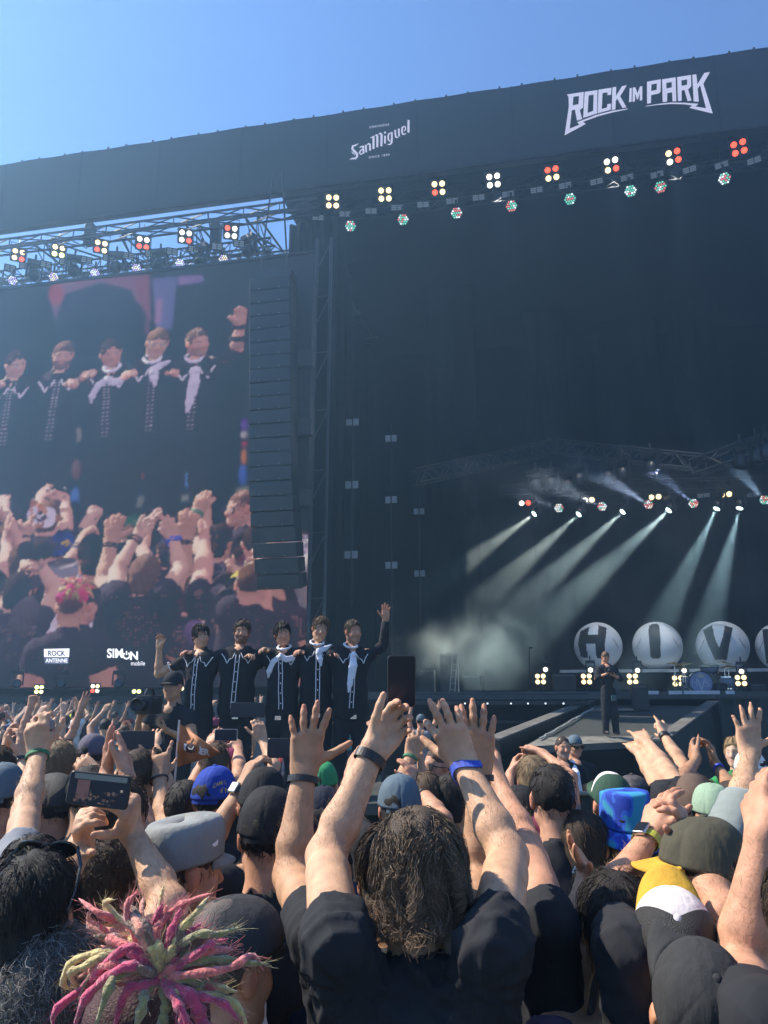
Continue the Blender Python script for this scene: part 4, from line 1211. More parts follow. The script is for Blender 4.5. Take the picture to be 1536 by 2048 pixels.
def grow_strands(H, N, L, npts, rad, col, seed=0, lift=0.004, grav=0.5, curl=0.0, comb=(0, 0, 0), whorl=(0, -.04, .125), low=-0.075, jit=0.35, back=True, cvar=0.3, k=1.0, front=0.055, tipcol=None, maxoff=0.014, ztop=9.0, nrmk=0.35, clump=0, wave=0.0, grow=0.0, nape=0.0, zmin=-9.0):
    r = np.random.default_rng(seed)
    Cc = np.array((0, -.012, .024)); Rr = np.array((.079, .099, .094)) + grow
    pts = []
    if nape:
        nn_ = int(N * nape); th_ = r.uniform(math.pi * 1.02, math.pi * 1.98, nn_); zz_ = r.uniform(-.11, -.02, nn_)
        pts.append(np.stack([np.cos(th_) * (.066 + grow), -.045 + np.sin(th_) * (.066 + grow), zz_], 1))
    while sum(len(a) for a in pts) < N:
        d = r.normal(size=(N * 2, 3)); d /= np.linalg.norm(d, axis=1)[:, None]
        p = Cc + d * Rr
        ok = (p[:, 2] > low) & ~((p[:, 1] > front) & (p[:, 2] < .055)) & ~((np.abs(p[:, 0]) > .055) & (p[:, 1] > -.03) & (p[:, 2] < -.0)) & ~((p[:, 1] > 0.0) & (p[:, 2] < 0.0)) & (p[:, 2] < ztop)
        pts.append(p[ok])
    p = np.concatenate(pts)[:N]
    nrm = (p - Cc) / Rr ** 2; nrm /= np.linalg.norm(nrm, axis=1)[:, None]
    t = p - np.array(whorl); t -= nrm * (t * nrm).sum(1)[:, None]; t /= np.linalg.norm(t, axis=1)[:, None] + 1e-6
    d = t + nrm * nrmk + np.array(comb) + r.normal(size=p.shape) * jit
    d /= np.linalg.norm(d, axis=1)[:, None]
    step = (L * r.uniform(0.7, 1.15, N) / (npts - 1))[:, None]
    off = (lift * r.uniform(0.2, 1.6, N))[:, None]
    ph = r.uniform(0, 6.28, (N, 3)); fq = r.uniform(0.7, 1.4, (N, 1))
    if clump:                                         # locks: neighbours bend together
        gid = np.empty(N, int)
        for c0 in range(0, N, 500):
            gid[c0:c0 + 500] = np.argmin(((p[c0:c0 + 500, None] - p[None, :clump]) ** 2).sum(2), 1)
        ph = ph[gid] + r.normal(size=(N, 3)) * .25; fq = fq[gid]
        d = d * 0.45 + d[gid] * 0.55; d /= np.linalg.norm(d, axis=1)[:, None]
    out = [p.copy()]
    for i in range(1, npts):
        d = d + np.array((0, 0, -1.0)) * grav * (0.35 + 0.65 * i / npts) + np.sin(ph + i * fq * 1.7) * curl
        d /= np.linalg.norm(d, axis=1)[:, None]
        p = p + d * step
        l = np.sqrt((((p - Cc) / Rr) ** 2).sum(1))[:, None]
        p = np.where(l < 1.0 + off / 0.09, Cc + (p - Cc) / l * (1.0 + off / 0.09), p)
        l = np.sqrt((((p - Cc) / Rr) ** 2).sum(1))[:, None]
        mx = 1.0 + (maxoff * (0.5 + 0.5 * (off / (lift * 1.6)))) / 0.088
        up_ = (p[:, 2] > -.045)[:, None]
        p = np.where(up_ & (l > mx), Cc + (p - Cc) / l * mx, p)
        if low < -0.07 and L > 0.1:
            neck = (p[:, 2] < -.09)
            rad_xy = np.hypot(p[:, 0], p[:, 1] + .035); mn = 0.066 + off[:, 0] * 2
            f = np.where(neck & (rad_xy < mn), mn / np.maximum(rad_xy, 1e-4), 1.0)
            p[:, 0] *= f; p[:, 1] = (p[:, 1] + .035) * f - .035
            rad_xy = np.hypot(p[:, 0], p[:, 1] + .035); mxr = 0.108 + off[:, 0]
            f = np.where((p[:, 2] < -.04) & (rad_xy > mxr), 0.35 + 0.65 * mxr / np.maximum(rad_xy, 1e-4), 1.0)
            p[:, 0] *= f; p[:, 1] = (p[:, 1] + .035) * f - .035
        out.append(p.copy())
    Q = np.stack(out, 1)                              # N, npts, 3
    zl = zmin + r.normal(size=(N, 1)) * .008
    Q[..., 2] = np.where(Q[..., 2] < zl, zl + (Q[..., 2] - zl) * .12, Q[..., 2])
    if clump:
        G = clump
        gi = np.empty(N, int)
        for c0 in range(0, N, 500):
            gi[c0:c0 + 500] = np.argmin(((Q[c0:c0 + 500, None, 0] - Q[None, :G, 0]) ** 2).sum(2), 1)
        gq = Q[:G].copy()
        tt = np.linspace(0, 1, npts)[None, :, None]
        wd = np.cross(np.gradient(gq, axis=1), (gq - Cc)); wd /= np.linalg.norm(wd, axis=2)[..., None] + 1e-9
        gq = gq + wd * np.sin(tt * r.uniform(5, 9, (G, 1, 1)) + r.uniform(0, 6, (G, 1, 1))) * wave * tt + (gq - Cc) / 0.09 * np.abs(np.sin(tt * r.uniform(3, 7, (G, 1, 1)) + r.uniform(0, 6, (G, 1, 1)))) * wave * 0.7 * tt
        w_ = tt * r.uniform(0.45, 0.95, (N, 1, 1))
        Q = Q * (1 - w_) + (gq[gi] + (Q - Q[:G][gi]) * 0.22) * w_
    Q = Q * k
    dq = np.gradient(Q, axis=1); dq /= np.linalg.norm(dq, axis=2)[..., None] + 1e-9
    rv = r.normal(size=(N, 1, 3)); a = np.cross(dq, rv); a /= np.linalg.norm(a, axis=2)[..., None] + 1e-9
    b = np.cross(dq, a)
    tp = np.linspace(1.0, 0.25, npts)[None, :, None] * (rad * r.uniform(0.7, 1.3, (N, 1, 1)))
    V = np.stack([Q + a * tp, Q - a * tp], 2).reshape(-1, 3)        # flat locks, two points a step
    base = (np.arange(N) * npts * 2)[:, None] + (np.arange(npts - 1) * 2)[None, :]
    Fq = np.stack([base, base + 1, base + 3, base + 2], -1).reshape(-1, 4)
    cs = np.array(col)[None, :] * r.uniform(1 - cvar, 1 + cvar, (N, 1)) * (1 + r.normal(size=(N, 3)) * 0.04)
    if tipcol is not None:
        w = np.linspace(0, 1, npts)[None, :, None]
        cc = (cs[:, None, :] * (1 - w) + np.array(tipcol)[None, None, :] * w)
        cc = np.repeat(cc[:, :, None, :], 2, 2).reshape(-1, 3)
    else:
        cc = np.repeat(cs, npts * 2, 0)
    return H.many(V), Fq, cc
def hair_cap(H, thick=0.006, low=-0.075, v=0.006, k=1.0, top=0.0):
    S = SDF()
    t = thick
    S.ell(H(0, -.014 * k, (.025 + top / 2) * k), ((.077 + t) * k, (.097 + t) * k, (.092 + t + top / 2) * k), H.M)
    if low < -0.08:
        S.cone(H(0, -.05 * k, -.03 * k), H(0, -.06 * k, (low + .02) * k), (.062 + t) * k, (.056 + t) * k, 0.03)
    S.ell(H(0, .098 * k, -.045 * k), (.10 * k, .062 * k, .100 * k), H.M, 0.012, 1)
    for s in (-1, 1):
        S.ell(H(s * .085 * k, .012 * k, -.035 * k), (.035 * k, .040 * k, .048 * k), H.M, 0.01, 1)
    o = H(0, 0, low * k); z = -H.M[:, 2]
    S.cut(o + H.M[:, 1] * 0, z, np.min([q[2] for q in S.p], 0), np.max([q[3] for q in S.p], 0), 0.008)
    return S.mesh(v)
# ================================================================== clothes, caps, things people wear
def torso_sdf(S, B, k=1.0, low=-0.98, grow=0.0, fat=1.0):
    """B: body frame with its origin at the neck root"""
    e = lambda c, r, kk=0.06: S.ell(B(*[q * k for q in c]), [(q + grow) * k for q in r], B.M, kk)
    e((0, -.015, -.20), (.158 * fat, .112 * fat, .20)); e((0, .005, -.43), (.150 * fat, .112 * fat, .20)); e((0, -.005, -.62), (.160 * fat, .115 * fat, .15))
def shirt_mesh(B, arms, v, k=1.0, sleeve=0.42, fat=1.0, fold=0.004, seed=0, neck=True, hood=False, srad=1.0):
    S = SDF()
    torso_sdf(S, B, k, grow=0.006, fat=fat)
    S.cone(B(-.08 * k, -.02 * k, -.035 * k), B(.08 * k, -.02 * k, -.035 * k), .052 * k, None, 0.05)
    for (sh, el) in arms:
        sh, el = npv(sh), npv(el)
        S.cone(B(np.sign(B.loc(sh)[0]) * .07 * k, -.015 * k, -.04 * k), sh, .054 * k, .058 * k, 0.04)
        S.cone(B(np.sign(B.loc(sh)[0]) * .10 * k, -.01 * k, -.22 * k), sh, .072 * k, .058 * k, 0.04)
    if hood:
        S.cone(B(-.07, -.08, -.03), B(.07, -.08, -.03), .05, None, 0.04); S.cone(B(0, -.10, -.03), B(0, -.12, -.10), .06, .05, 0.04)
    for (sh, el) in arms:
        if sleeve <= 0:
            continue
        sh, el = npv(sh), npv(el)
        d = unit(el - sh); en = sh + (el - sh) * sleeve
        S.cone(sh, en + d * 0.05, .060 * k * srad, .064 * k * srad, 0.03)
        b = 0.09
        S.cut(en, d, en - b, en + b, 0.006)
    if neck:
        S.cone(B(0, -.018 * k, -.03 * k), B(0, -.004 * k, .028 * k), .070 * k, .066 * k, 0.02); S.cone(B(0, .012, .035 * k), B(0, .01, .12), .060 * k, .070 * k, 0.006, 1)
    S.cut(B(0, 0, -.76 * k), -B.M[:, 2], B(0, 0, -.8 * k) - 0.5, B(0, 0, -.7 * k) + 0.5, 0.004)
    V, Fq = S.mesh(v)
    if fold:
        r = np.random.default_rng(seed + 5)
        q = B.loc(V)
        dv = np.zeros(len(V))
        # drag folds that run from the armpits and shoulders down and inwards, plus loose crumples
        for (sh, el) in arms:
            s = B.loc(npv(sh)); d = q - (s + np.array((-np.sign(s[0]) * .03, 0, -.07)))
            rr_ = np.linalg.norm(d, axis=1)
            ang = np.arctan2(d[:, 2], d[:, 0] * np.sign(s[0]))
            wob = 0.8 * np.sin(q[:, 0] * 17 + seed) + 0.6 * np.sin(q[:, 2] * 13 + 1.3 * seed)
            fo = 1 - np.abs(np.sin(ang * 5.5 + rr_ * 16 + wob))
            dv += fo ** 1.5 * np.exp(-(rr_ / .26) ** 2) * 1.2 - 0.3 * np.exp(-(rr_ / .26) ** 2)
            e_ = B.loc(npv(el)); de = np.linalg.norm(q - e_, axis=1); lu = np.linalg.norm(e_ - s)
            fo2 = 1 - np.abs(np.sin(math.pi * de / .036 + 0.7 * wob + 0.4 * np.sin(q[:, 1] * 30)))
            msk = np.clip((de - lu * (1 - sleeve) - .03) / .05, 0, 1) * np.clip((lu + .20 - de) / .10, 0, 1) * (e_[2] > s[2])
            dv += (fo2 ** 1.5 * 1.2 - 0.3) * msk
        for i in range(5):
            kk = r.normal(size=3) * np.array((13, 10, 8)); dv += 0.35 * np.sin(q @ kk + r.uniform(0, 6) + 1.4 * np.sin(q @ (r.normal(size=3) * 9)))
        n = vnormals(V, Fq)
        V = V + n * (dv * fold)[:, None]
    return V, Fq
def vnormals(V, Fq):
    fn = np.cross(V[Fq[:, 2]] - V[Fq[:, 0]], V[Fq[:, 3]] - V[Fq[:, 1]])
    n = np.zeros_like(V)
    for i in range(4):
        for a in range(3):
            n[:, a] += np.bincount(Fq[:, i], fn[:, a], len(V))
    return n / (np.linalg.norm(n, axis=1)[:, None] + 1e-12)
def trousers_mesh(B, zg, v, k=1.0, stance=0.09, wide=1.0):
    S = SDF()
    hip = B(0, -.005, -.66 * k)
    S.ell(B(0, -.005, -.68 * k), (.163 * k, .118 * k, .13 * k), B.M, 0.05)
    for s in (-1, 1):
        a = B(s * .085 * k, -.005, -.74 * k)
        f = B(s * (stance + .02), -.01, 0); f[2] = zg + 0.07
        kn = (a + f) / 2 + B.M[:, 1] * 0.015
        S.cone(a, kn, .088 * k, .062 * k * wide, 0.04); S.cone(kn, f, .062 * k * wide, .052 * k * wide, 0.03)
    return S.mesh(v)
def shoes(B, zg, k, parent, mt):
    for s in (-1, 1):
        f = B(s * .11, 0.05, 0); f[2] = zg + 0.045
        S = SDF(); S.ell(f, (.048, .13, .042), B.M, 0.02); S.ell(f - B.M[:, 1] * .06 + np.array((0, 0, .03)), (.042, .05, .05), B.M, 0.02)
        S.cut((f[0], f[1], zg + 0.004), (0, 0, -1), f - .3, f + .3, 0.004)
        V, Fq = S.mesh(0.02)
        link('shoe', np_mesh('shoe', V, Fq, mt), parent)
def cap_mesh(H, kind, cols, parent, k=1.0, back=False, tilt=0, fine=True, name='cap'):
    """cols: dict crown, front, visor, button (materials)"""
    yaw = 180 if back else 0
    Mz = np.array(Matrix.Rotation(R(yaw), 3, 'Z') @ Matrix.Rotation(R(tilt), 3, 'X'))
    T = lambda P: H.many((np.asarray(P) @ Mz.T) * k)
    nu, nv = (120, 18) if fine else (30, 9)
    rx, ry = 0.0855, 0.1055
    z0, zt = (0.020, 0.133)
    V = []; fm = []
    hgt = {'ball': 0.0, 'army': 0.0, 'flat': -0.02, 'bucket': 0.0, 'beanie': 0.004}[kind]
    for j in range(nv + 1):
        t = j / nv
        for i in range(nu):
            a = 2 * math.pi * i / nu
            c, s = math.sin(a), math.cos(a)                      # s = towards the front
            zb = z0 + (0.012 * s if kind != 'beanie' else -0.02) - (0.012 if kind == 'bucket' else 0)
            if kind in ('army', 'bucket'):
                w = min(1.0, t / 0.72)
                rr_ = 1.02 + (0.025 * math.sin(w * 2.6) if kind == 'army' else -0.07 * w)
                rr_ *= 1.0 if t < (0.5 if kind == 'army' else 0.72) else math.sqrt(max(0.0, 1 - ((t - (0.5 if kind == 'army' else 0.72)) / (0.5 if kind == 'army' else 0.28)) ** 2.0)) * (1 if t < 1 else 0)
                z = zb + (zt - 0.006 - zb) * (w * 0.80 + 0.20 * math.sin(min(1, max(0, (t - .5) / .5)) * math.pi / 2))
                if kind == 'army':
                    z += 0.012 * s * (0.3 + 0.7 * t)
            else:
                th = t * math.pi / 2
                rr_ = math.cos(th) ** (0.8 if kind == 'ball' else 0.9)
                z = zb + (zt + hgt - zb) * math.sin(th)
                seam = abs(math.sin(3 * a))                         # six panels
                if kind == 'ball':
                    rr_ *= 1 - 0.020 * math.exp(-(seam / 0.16) ** 2) * min(1, 4 * (1 - t) + .25) + (0.012 if t < 0.09 else 0)
            if kind == 'flat':
                V.append((c * rx * rr_ * 1.10, s * ry * rr_ * 1.12 + 0.012 * t, z + 0.004))
            else:
                V.append((c * rx * rr_, s * ry * rr_ - 0.006, z))
    Fq = []
    for j in range(nv):
        for i in range(nu):
            Fq.append((j * nu + i, j * nu + (i + 1) % nu, (j + 1) * nu + (i + 1) % nu, (j + 1) * nu + i))
            a = 360 * (i + .5) / nu
            a = min(a, 360 - a)
            fm.append(1 if (a < 62 and 'front' in cols) else 0)
    if back and kind == 'ball':                                      # the half-moon gap above the strap
        keep = []; km = []
        for q, f in enumerate(Fq):
            i = q % nu; j = q // nu
            a = 360 * (i + .5) / nu; a = min(a, 360 - a)
            keep.append(f); km.append(fm[q])
        Fq, fm = keep, km
    V = np.array(V)
    if fine:                                                         # soft dents, no perfect dome
        rs = np.random.default_rng(int(abs(H.o[0]) * 1000) + 3)
        for q in range(4):
            kk = rs.normal(size=3) * 20
            V *= (1 + 0.011 * np.sin(V @ kk + rs.uniform(0, 6)))[:, None]
    cm = [cols['crown']] + ([cols['front']] if 'front' in cols else [])
    me = new_mesh('crown', T(V), Fq, True, cm, fm)
    cr = link(name, me, parent)
    sol = cr.modifiers.new('thickness', 'SOLIDIFY'); sol.thickness = 0.003; sol.offset = -1
    # visor or brim
    if kind == 'bucket':
        vs = []; fs = []
        for j in range(6):
            for i in range(nu):
                a = 2 * math.pi * i / nu; c, s = math.sin(a), math.cos(a)
                t = j / 5
                w = 0.010 * math.sin(a * 3 + 1) * t
                vs.append((c * (rx * 1.0 + 0.060 * t), s * (ry * 1.0 + 0.058 * t) - 0.006, z0 + 0.012 * s - 0.012 - 0.048 * t ** 1.1 + w))
        fs = [(j * nu + i, j * nu + (i + 1) % nu, (j + 1) * nu + (i + 1) % nu, (j + 1) * nu + i) for j in range(5) for i in range(nu)]
        o = link('brim', new_mesh('brim', T(vs), fs, True, [cols['visor']]), cr)
        sol = o.modifiers.new('thickness', 'SOLIDIFY'); sol.thickness = 0.004
    elif kind != 'beanie':
        ln = {'ball': 0.075, 'army': 0.048, 'flat': 0.040}[kind]; ma = {'ball': 66, 'army': 58, 'flat': 60}[kind]
        n = 21; vs = []
        for j in range(6):
            t = j / 5
            for i in range(n):
                a = math.radians(-ma + 2 * ma * i / (n - 1)); c, s = math.sin(a), math.cos(a)
                x = c * rx * (1.02 - 0.06 * t * abs(c)); y0 = s * ry - 0.006
                y = y0 + ln * t * max(0.0, 1 - (abs(a) / math.radians(ma)) ** 3.0) ** 0.6
                vs.append((x, y, z0 + 0.012 * s + 0.004 - 0.020 * t - 0.16 * abs(x) ** 1.3 * t * 1.5))
        fs = [(j * n + i, j * n + i + 1, (j + 1) * n + i + 1, (j + 1) * n + i) for j in range(5) for i in range(n - 1)]
        o = link('visor', new_mesh('visor', T(vs), fs, True, [cols['visor']]), cr)
        sol = o.modifiers.new('thickness', 'SOLIDIFY'); sol.thickness = 0.0035
    if kind == 'ball':
        m = MB(); m.lathe((0, 0, 0), [(0.011, -0.003), (0.011, 0.003), (0.007, 0.007), (0.0001, 0.008)], Vector((0, 0, 1)), 10)
        pv = T(np.array([tuple(q) for q in m.v]) + np.array((0, -0.006, zt - 0.0005)) * 1.0)
        if fine:
            m2 = MB()
            for q in range(6):
                i = (q * nu) // 6
                m2.path([Vector(p_) for p_ in T(np.array([V[j * nu + i] for j in range(0, nv + 1, 2)]) * 1.004)], .0017 * k, 4, False)
            sm_ = m2.build('seam', cols['crown'], cr, True); sm_['kind'] = 'stuff'
        link('button', new_mesh('button', pv, m.f, True, [cols.get('button', cols['crown'])]), cr)
    if fine and kind == 'ball':
        # gap and strap over the forehead side, which faces the viewer
        vs = []; n = 13
        for i in range(n):
            a = math.radians(180 - 40 + 80 * i / (n - 1)); c, s = math.sin(a), math.cos(a)
            for z in (z0 - 0.012, z0 + 0.006):
                vs.append((c * rx * 1.02, s * ry * 1.02 - 0.006, z - 0.012))
        fs = [(2 * i, 2 * i + 2, 2 * i + 3, 2 * i + 1) for i in range(n - 1)]
        link('strap', new_mesh('strap', T(vs), fs, True, [cols.get('button', cols['crown'])]), cr)
    return cr
def band(wr, el, v, parent, name, mt, off=0.012, w=0.012, rx=0.0365, rz=0.0285, th=0.0026, k=1.0, wob=0.0):
    """a strap round the wrist"""
    wr, el = npv(wr), npv(el); d = unit(wr - el)
    a = unit(npv(v) - d * (npv(v) @ d)); b = np.cross(d, a)
    c = wr - d * off
    n = 28; vs = []
    for i in range(n):
        t = 2 * math.pi * i / n
        for (rr_, ww) in ((1.0, -w), (1.0, w), (1 + th / rx, w), (1 + th / rx, -w)):
            vs.append(c + (a * math.cos(t) * rx + b * math.sin(t) * rz) * rr_ * k + d * (ww + wob * math.sin(t * 2)) * k)
    fs = [(i * 4 + q, i * 4 + (q + 1) % 4, ((i + 1) % n) * 4 + (q + 1) % 4, ((i + 1) % n) * 4 + q) for i in range(n) for q in range(4)]
    o = link(name, new_mesh(name, vs, fs, False, [mt]), parent)
    return o, c, d, a, b
def watch(wr, el, v, parent, strap, face, out, k=1.0, off=0.02):
    o, c, d, a, b = band(wr, el, v, parent, 'watch_strap', strap, off, 0.010, k=k)
    out = unit(npv(out) - d * (npv(out) @ d))
    x = np.cross(d, out)
    m = MB(); m.bbox(Vector(c + out * 0.033 * k), 0.017 * k, 0.021 * k, 0.006 * k, Vector(x), Vector(d), Vector(out), b=0.004)
    wc = m.build('watch_case', mat('watch_case', (0.5, 0.5, 0.5), 0.25, metal=0.9), parent, True)
    m = MB(); m.bbox(Vector(c + out * 0.0385 * k), 0.0145 * k, 0.018 * k, 0.0015 * k, Vector(x), Vector(d), Vector(out), b=0.001); m.build('watch_face', face, wc)
def phone(c, X, Y, label, case, w=0.0375, h=0.075, t=0.0045, screen=None, live=False):
    """X across, Y along; the screen looks along X x Y, towards the holder"""
    X = Vector(X).normalized(); Y = Vector(Y); Y = (Y - X * Y.dot(X)).normalized(); Z = X.cross(Y)
    th = thing('mobile_phone', label, 'phone', c)
    m = MB()
    # rounded slab
    n = 6; r = 0.009
    ring = []
    for (sx, sy, a0) in ((1, 1, 0), (-1, 1, 90), (-1, -1, 180), (1, -1, 270)):
        for i in range(n + 1):
            a = math.radians(a0 + 90 * i / n)
            ring.append((sx * (w - r) + r * math.cos(a), sy * (h - r) + r * math.sin(a)))
    kq = len(ring)
    c = Vector(c)
    vs = []
    for (q, z) in ((0.96, -t), (1.0, -t * 0.5), (1.0, t * 0.5), (0.96, t)):
        vs += [c + X * (x * q) + Y * (y * q) + Z * z for x, y in ring]
    fs = [(j * kq + i, j * kq + (i + 1) % kq, (j + 1) * kq + (i + 1) % kq, (j + 1) * kq + i) for j in range(3) for i in range(kq)]
    fs += [tuple(range(kq))[::-1], tuple(3 * kq + i for i in range(kq))]
    m.add(vs, fs); m.build('case', case, th)
    sm = screen or mat('phone_glass', (0.012, 0.018, 0.032), 0.25, spec=0.4)
    m = MB()
    m.add([c + X * (x * 0.93) + Y * (y * 0.955) + Z * (t + 0.0006) for x, y in ring], [tuple(range(kq))])
    so_ = m.build('screen', sm, th)
    return th, c, X, Y, Z

# ================================================================== one person
def lookv(kw):
    if isinstance(kw, str):
        return {'F': (0, 1, 0.1), 'B': (0, -1, 0), 'L': (-1, 0.15, 0), 'R': (1, 0.15, 0), 'FL': (-0.7, 0.7, 0), 'FR': (0.7, 0.7, 0), 'BL': (-.7, -.7, 0), 'BR': (.7, -.7, 0)}[kw]
    return kw
def on_ray(prev, px, py, L, far=True):
    r = ray(px, py).normalized(); o = EYE - Vector(prev)
    b = o.dot(r); c = o.dot(o) - L * L
    D = b * b - c
    t = -b if D < 0 else (-b + math.sqrt(D) if far else -b - math.sqrt(D))
    return EYE + r * t
PEOPLE = []
THIN = []
def thin_all(ratio=0.5):
    """fewer triangles on the same skins"""
    for o in THIN:
        o.modifiers.new('thin', 'DECIMATE').ratio = ratio
    dg = bpy.context.evaluated_depsgraph_get()
    for o in THIN:
        me = bpy.data.meshes.new_from_object(o.evaluated_get(dg))
        old = o.data
        o.modifiers.clear(); o.data = me
        bpy.data.meshes.remove(old)
        me.name = 'body'
        me.polygons.foreach_set('use_smooth', np.ones(len(me.polygons), bool))
    THIN.clear()
def person(label, hx, hy, d, hair=None, cap=None, shirt=None, sleeve=0.42, arms=(), tone='fair', yaw=0, pitch=0, roll=0, byaw=None, group=None, v=None, k=1.0, fat=1.0, trousers=None, zg=0.0, wpos=None,
           face=False, beard=None, brow=(0.10, 0.06, 0.04), hood=False, fold=0.004, lean=(0, 0), shv=None, legs=True, name='person', wide=1.0, nsleeve=True, srad=1.0, hold=None):
    hc = npv(at(hx, hy, d)) if wpos is None else npv(wpos)
    H = Frame(hc, yaw, pitch, roll)
    nr = Frame((hc[0] + lean[0], hc[1] - .045 * k + lean[1], hc[2] - .185 * k), byaw if byaw is not None else yaw * 0.3)
    t = thing(name, label, 'person', (hc[0], hc[1], zg), group)
    dist = math.hypot(hc[0], hc[1])
    v = v or min(max(.0034 * dist, .0052), .0100)
    S = SDF()
    add_head(S, H, face or abs(yaw) > 25, k)
    # shoulders, so that head, neck and arms are one skin
    S.cone(H(0, -.042 * k, -.17 * k), nr(0, -.01, -.06 * k), .056 * k, .06 * k, 0.03)
    al = []; tips = []; extra = []
    info = {}
    for s in (-1, 1):
        sd = 'R' if s > 0 else 'L'
        a = next((q for q in arms if q['s'] == sd), None)
        up = a is not None and a.get('up', True)
        sh = nr(s * (.165 if up else .178) * k * (0.5 + fat / 2), -.01 * k, (-.035 if up else -.085) * k)
        if a is not None and 'sh' in a:
            sh = npv(at(*a['sh']))
        if a is None:
            el = nr(s * .25 * k, -.02, -.36 * k); wr = nr(s * .24 * k, .10, -.58 * k); tp = wr + (wr - el) * 0.5 + nr.M[:, 1] * .03; pal = -s * nr.M[:, 0]; pose = 'relax'
        else:
            br = a.get('br', 'fff')
            ua = a.get('ua', 0.30) * k; fa = a.get('fa', 0.262) * k
            if 'loc' in a:
                el, wr, tp = [nr(*q) for q in a['loc']]
            else:
                el = npv(on_ray(Vector(sh), *a['e'], ua, br[0] == 'f')) if len(a['e']) == 2 else npv(at(*a['e']))
                wr = npv(on_ray(Vector(el), *a['w'], fa, br[1] == 'f')) if len(a['w']) == 2 else npv(at(*a['w']))
                tp = npv(on_ray(Vector(wr), *a['t'], .185 * k, br[2] == 'f')) if len(a['t']) == 2 else npv(at(*a['t']))
            pal = npv(lookv(a.get('pal', 'F'))); pose = a.get('pose', 'open')
            if 'loc' in a and a.get('body', True):
                pal = nr.M @ pal
        u = unit(tp - wr)
        hk = a.get('hk', 1.0) * k if a else k
        ak = (a.get('ak', 1.0) if a else 1.0) * k
        vv = add_hand(S, wr, u, pal, sd, hk, pose, tips)
        add_arm(S, sh, el, wr, vv, ak)
        S.cone(nr(s * .06 * k, -.01, -.05 * k), sh, .048 * k, .044 * k, 0.03)
        S.cone(nr(s * .08 * k, -.01, -.16 * k), sh, .05 * k, .042 * k, 0.03)
        al.append((sh, el))
        info[sd] = dict(sh=sh, el=el, wr=wr, tp=tp, v=vv, u=u, pal=pal)
        if a is not None and 'band' in a:
            for bd in a['band']:
                extra.append((bd, wr, el, vv, max(hk, ak), pal))
    S.cone(nr(0, 0, -.05 * k), nr(0, -.01, -.2 * k), .07 * k, .06 * k, 0.04)
    V, Fq = S.mesh(v)
    base = TONE[tone] if isinstance(tone, str) else tone
    col = face_tint(H, V, base, brow, beard, k)
    bb = np.array(base)
    for (p, r, ty) in tips:
        dd = np.linalg.norm(V - p, axis=1)
        w = np.clip(1.35 - dd / r, 0, 1)[:, None] * {'t': .5, 'k': .5, 'n': .8}[ty]
        col = col * (1 - w) + bb * np.array({'t': (1.05, .74, .70), 'k': (.86, .62, .56), 'n': (1.15, 1.02, 1.05)}[ty]) * w
    for q in info.values():
        dd = np.linalg.norm(V - q['el'], axis=1)
        w = np.clip(1.2 - dd / .05, 0, 1)[:, None] * 0.35
        col = col * (1 - w) + bb * np.array((1.0, .8, .74)) * w
    bo = link('body', np_mesh('body', V, Fq, skin_m, col), t)
    THIN.append(bo)
    if dist < 3.0 and arms:
        nrm_ = vnormals(V, Fq); rs_ = np.random.default_rng(int(hc[0] * 999) % 1000 + 5)
        LV = []; LF = []; n0 = 0
        for q in (info[a_['s']] for a_ in arms):
            ab = q['wr'] - q['el']; ta = ((V - q['el']) @ ab) / (ab @ ab)
            ds = np.linalg.norm(V - q['el'] - np.clip(ta, 0, 1)[:, None] * ab, axis=1)
            cand = np.where((ta > -.05) & (ta < .98) & (ds < .07))[0]
            if len(cand) == 0:
                continue
            pk = rs_.choice(cand, 650)
            p_ = V[pk] + rs_.normal(size=(650, 3)) * .002; n_ = nrm_[pk]; dr = unit(ab) * 0.8 + rs_.normal(size=(650, 3)) * .45
            p1_ = p_ + n_ * .0035 + dr * .004; p2_ = p1_ + n_ * .0025 + dr * .007
            sdv = np.cross(dr, n_); sdv = sdv / (np.linalg.norm(sdv, axis=1)[:, None] + 1e-9) * (.00016 * max(dist, 1.4))
            LV.append(np.stack([p_ - sdv, p_ + sdv, p1_ - sdv, p1_ + sdv, p2_ - sdv * .3, p2_ + sdv * .3], 1).reshape(-1, 3))
            b0_ = n0 + np.arange(650)[:, None] * 6
            LF += [b0_ + np.array((0, 1, 3, 2)), b0_ + np.array((2, 3, 5, 4))]; n0 += 650 * 6
        if LV:
            ao = link('arm_hair', np_mesh('arm_hair', np.concatenate(LV), np.concatenate(LF), hair_m, np.tile(np.array((.30, .19, .09)), (n0, 1))), t)
            ao['kind'] = 'stuff'
    sv = min(max(.0058 * dist, .0080), .024)
    if shirt is not None:
        V, Fq = shirt_mesh(nr, al, sv, k, sleeve, fat, fold, int(abs(hx) + abs(hy)) % 97, hood=hood, srad=srad)
        link('shirt', np_mesh('shirt', V, Fq, shirt), t)
    if legs:
        V, Fq = trousers_mesh(nr, zg, 0.03, k, wide=wide)
        link('trousers', np_mesh('trousers', V, Fq, trousers or fabric('dark_denim', (0.03, 0.035, 0.05))), t)
        shoes(nr, zg, k, t, mat('dark_shoe', (0.02, 0.02, 0.02), 0.5))
    if hair:
        put_hair(H, t, dist, k, capped=bool(cap), **hair)
    if cap:
        cap_mesh(H, parent=t, k=k, fine=dist < 5, **cap)
    for (bd, wr, el, vv, hk, pal) in extra:
        bd = dict(bd); ty = bd.pop('ty', 'band')
        if ty == 'watch':
            watch(wr, el, vv, t, bd['strap'], bd['face'], bd.get('out', -npv(pal)), hk, bd.get('off', .02))
        else:
            band(wr, el, vv, t, bd.pop('name', 'wristband'), bd.pop('mt'), k=hk, **bd)
    info.update(H=H, B=nr, root=t, d=dist)
    PEOPLE.append(info)
    return info
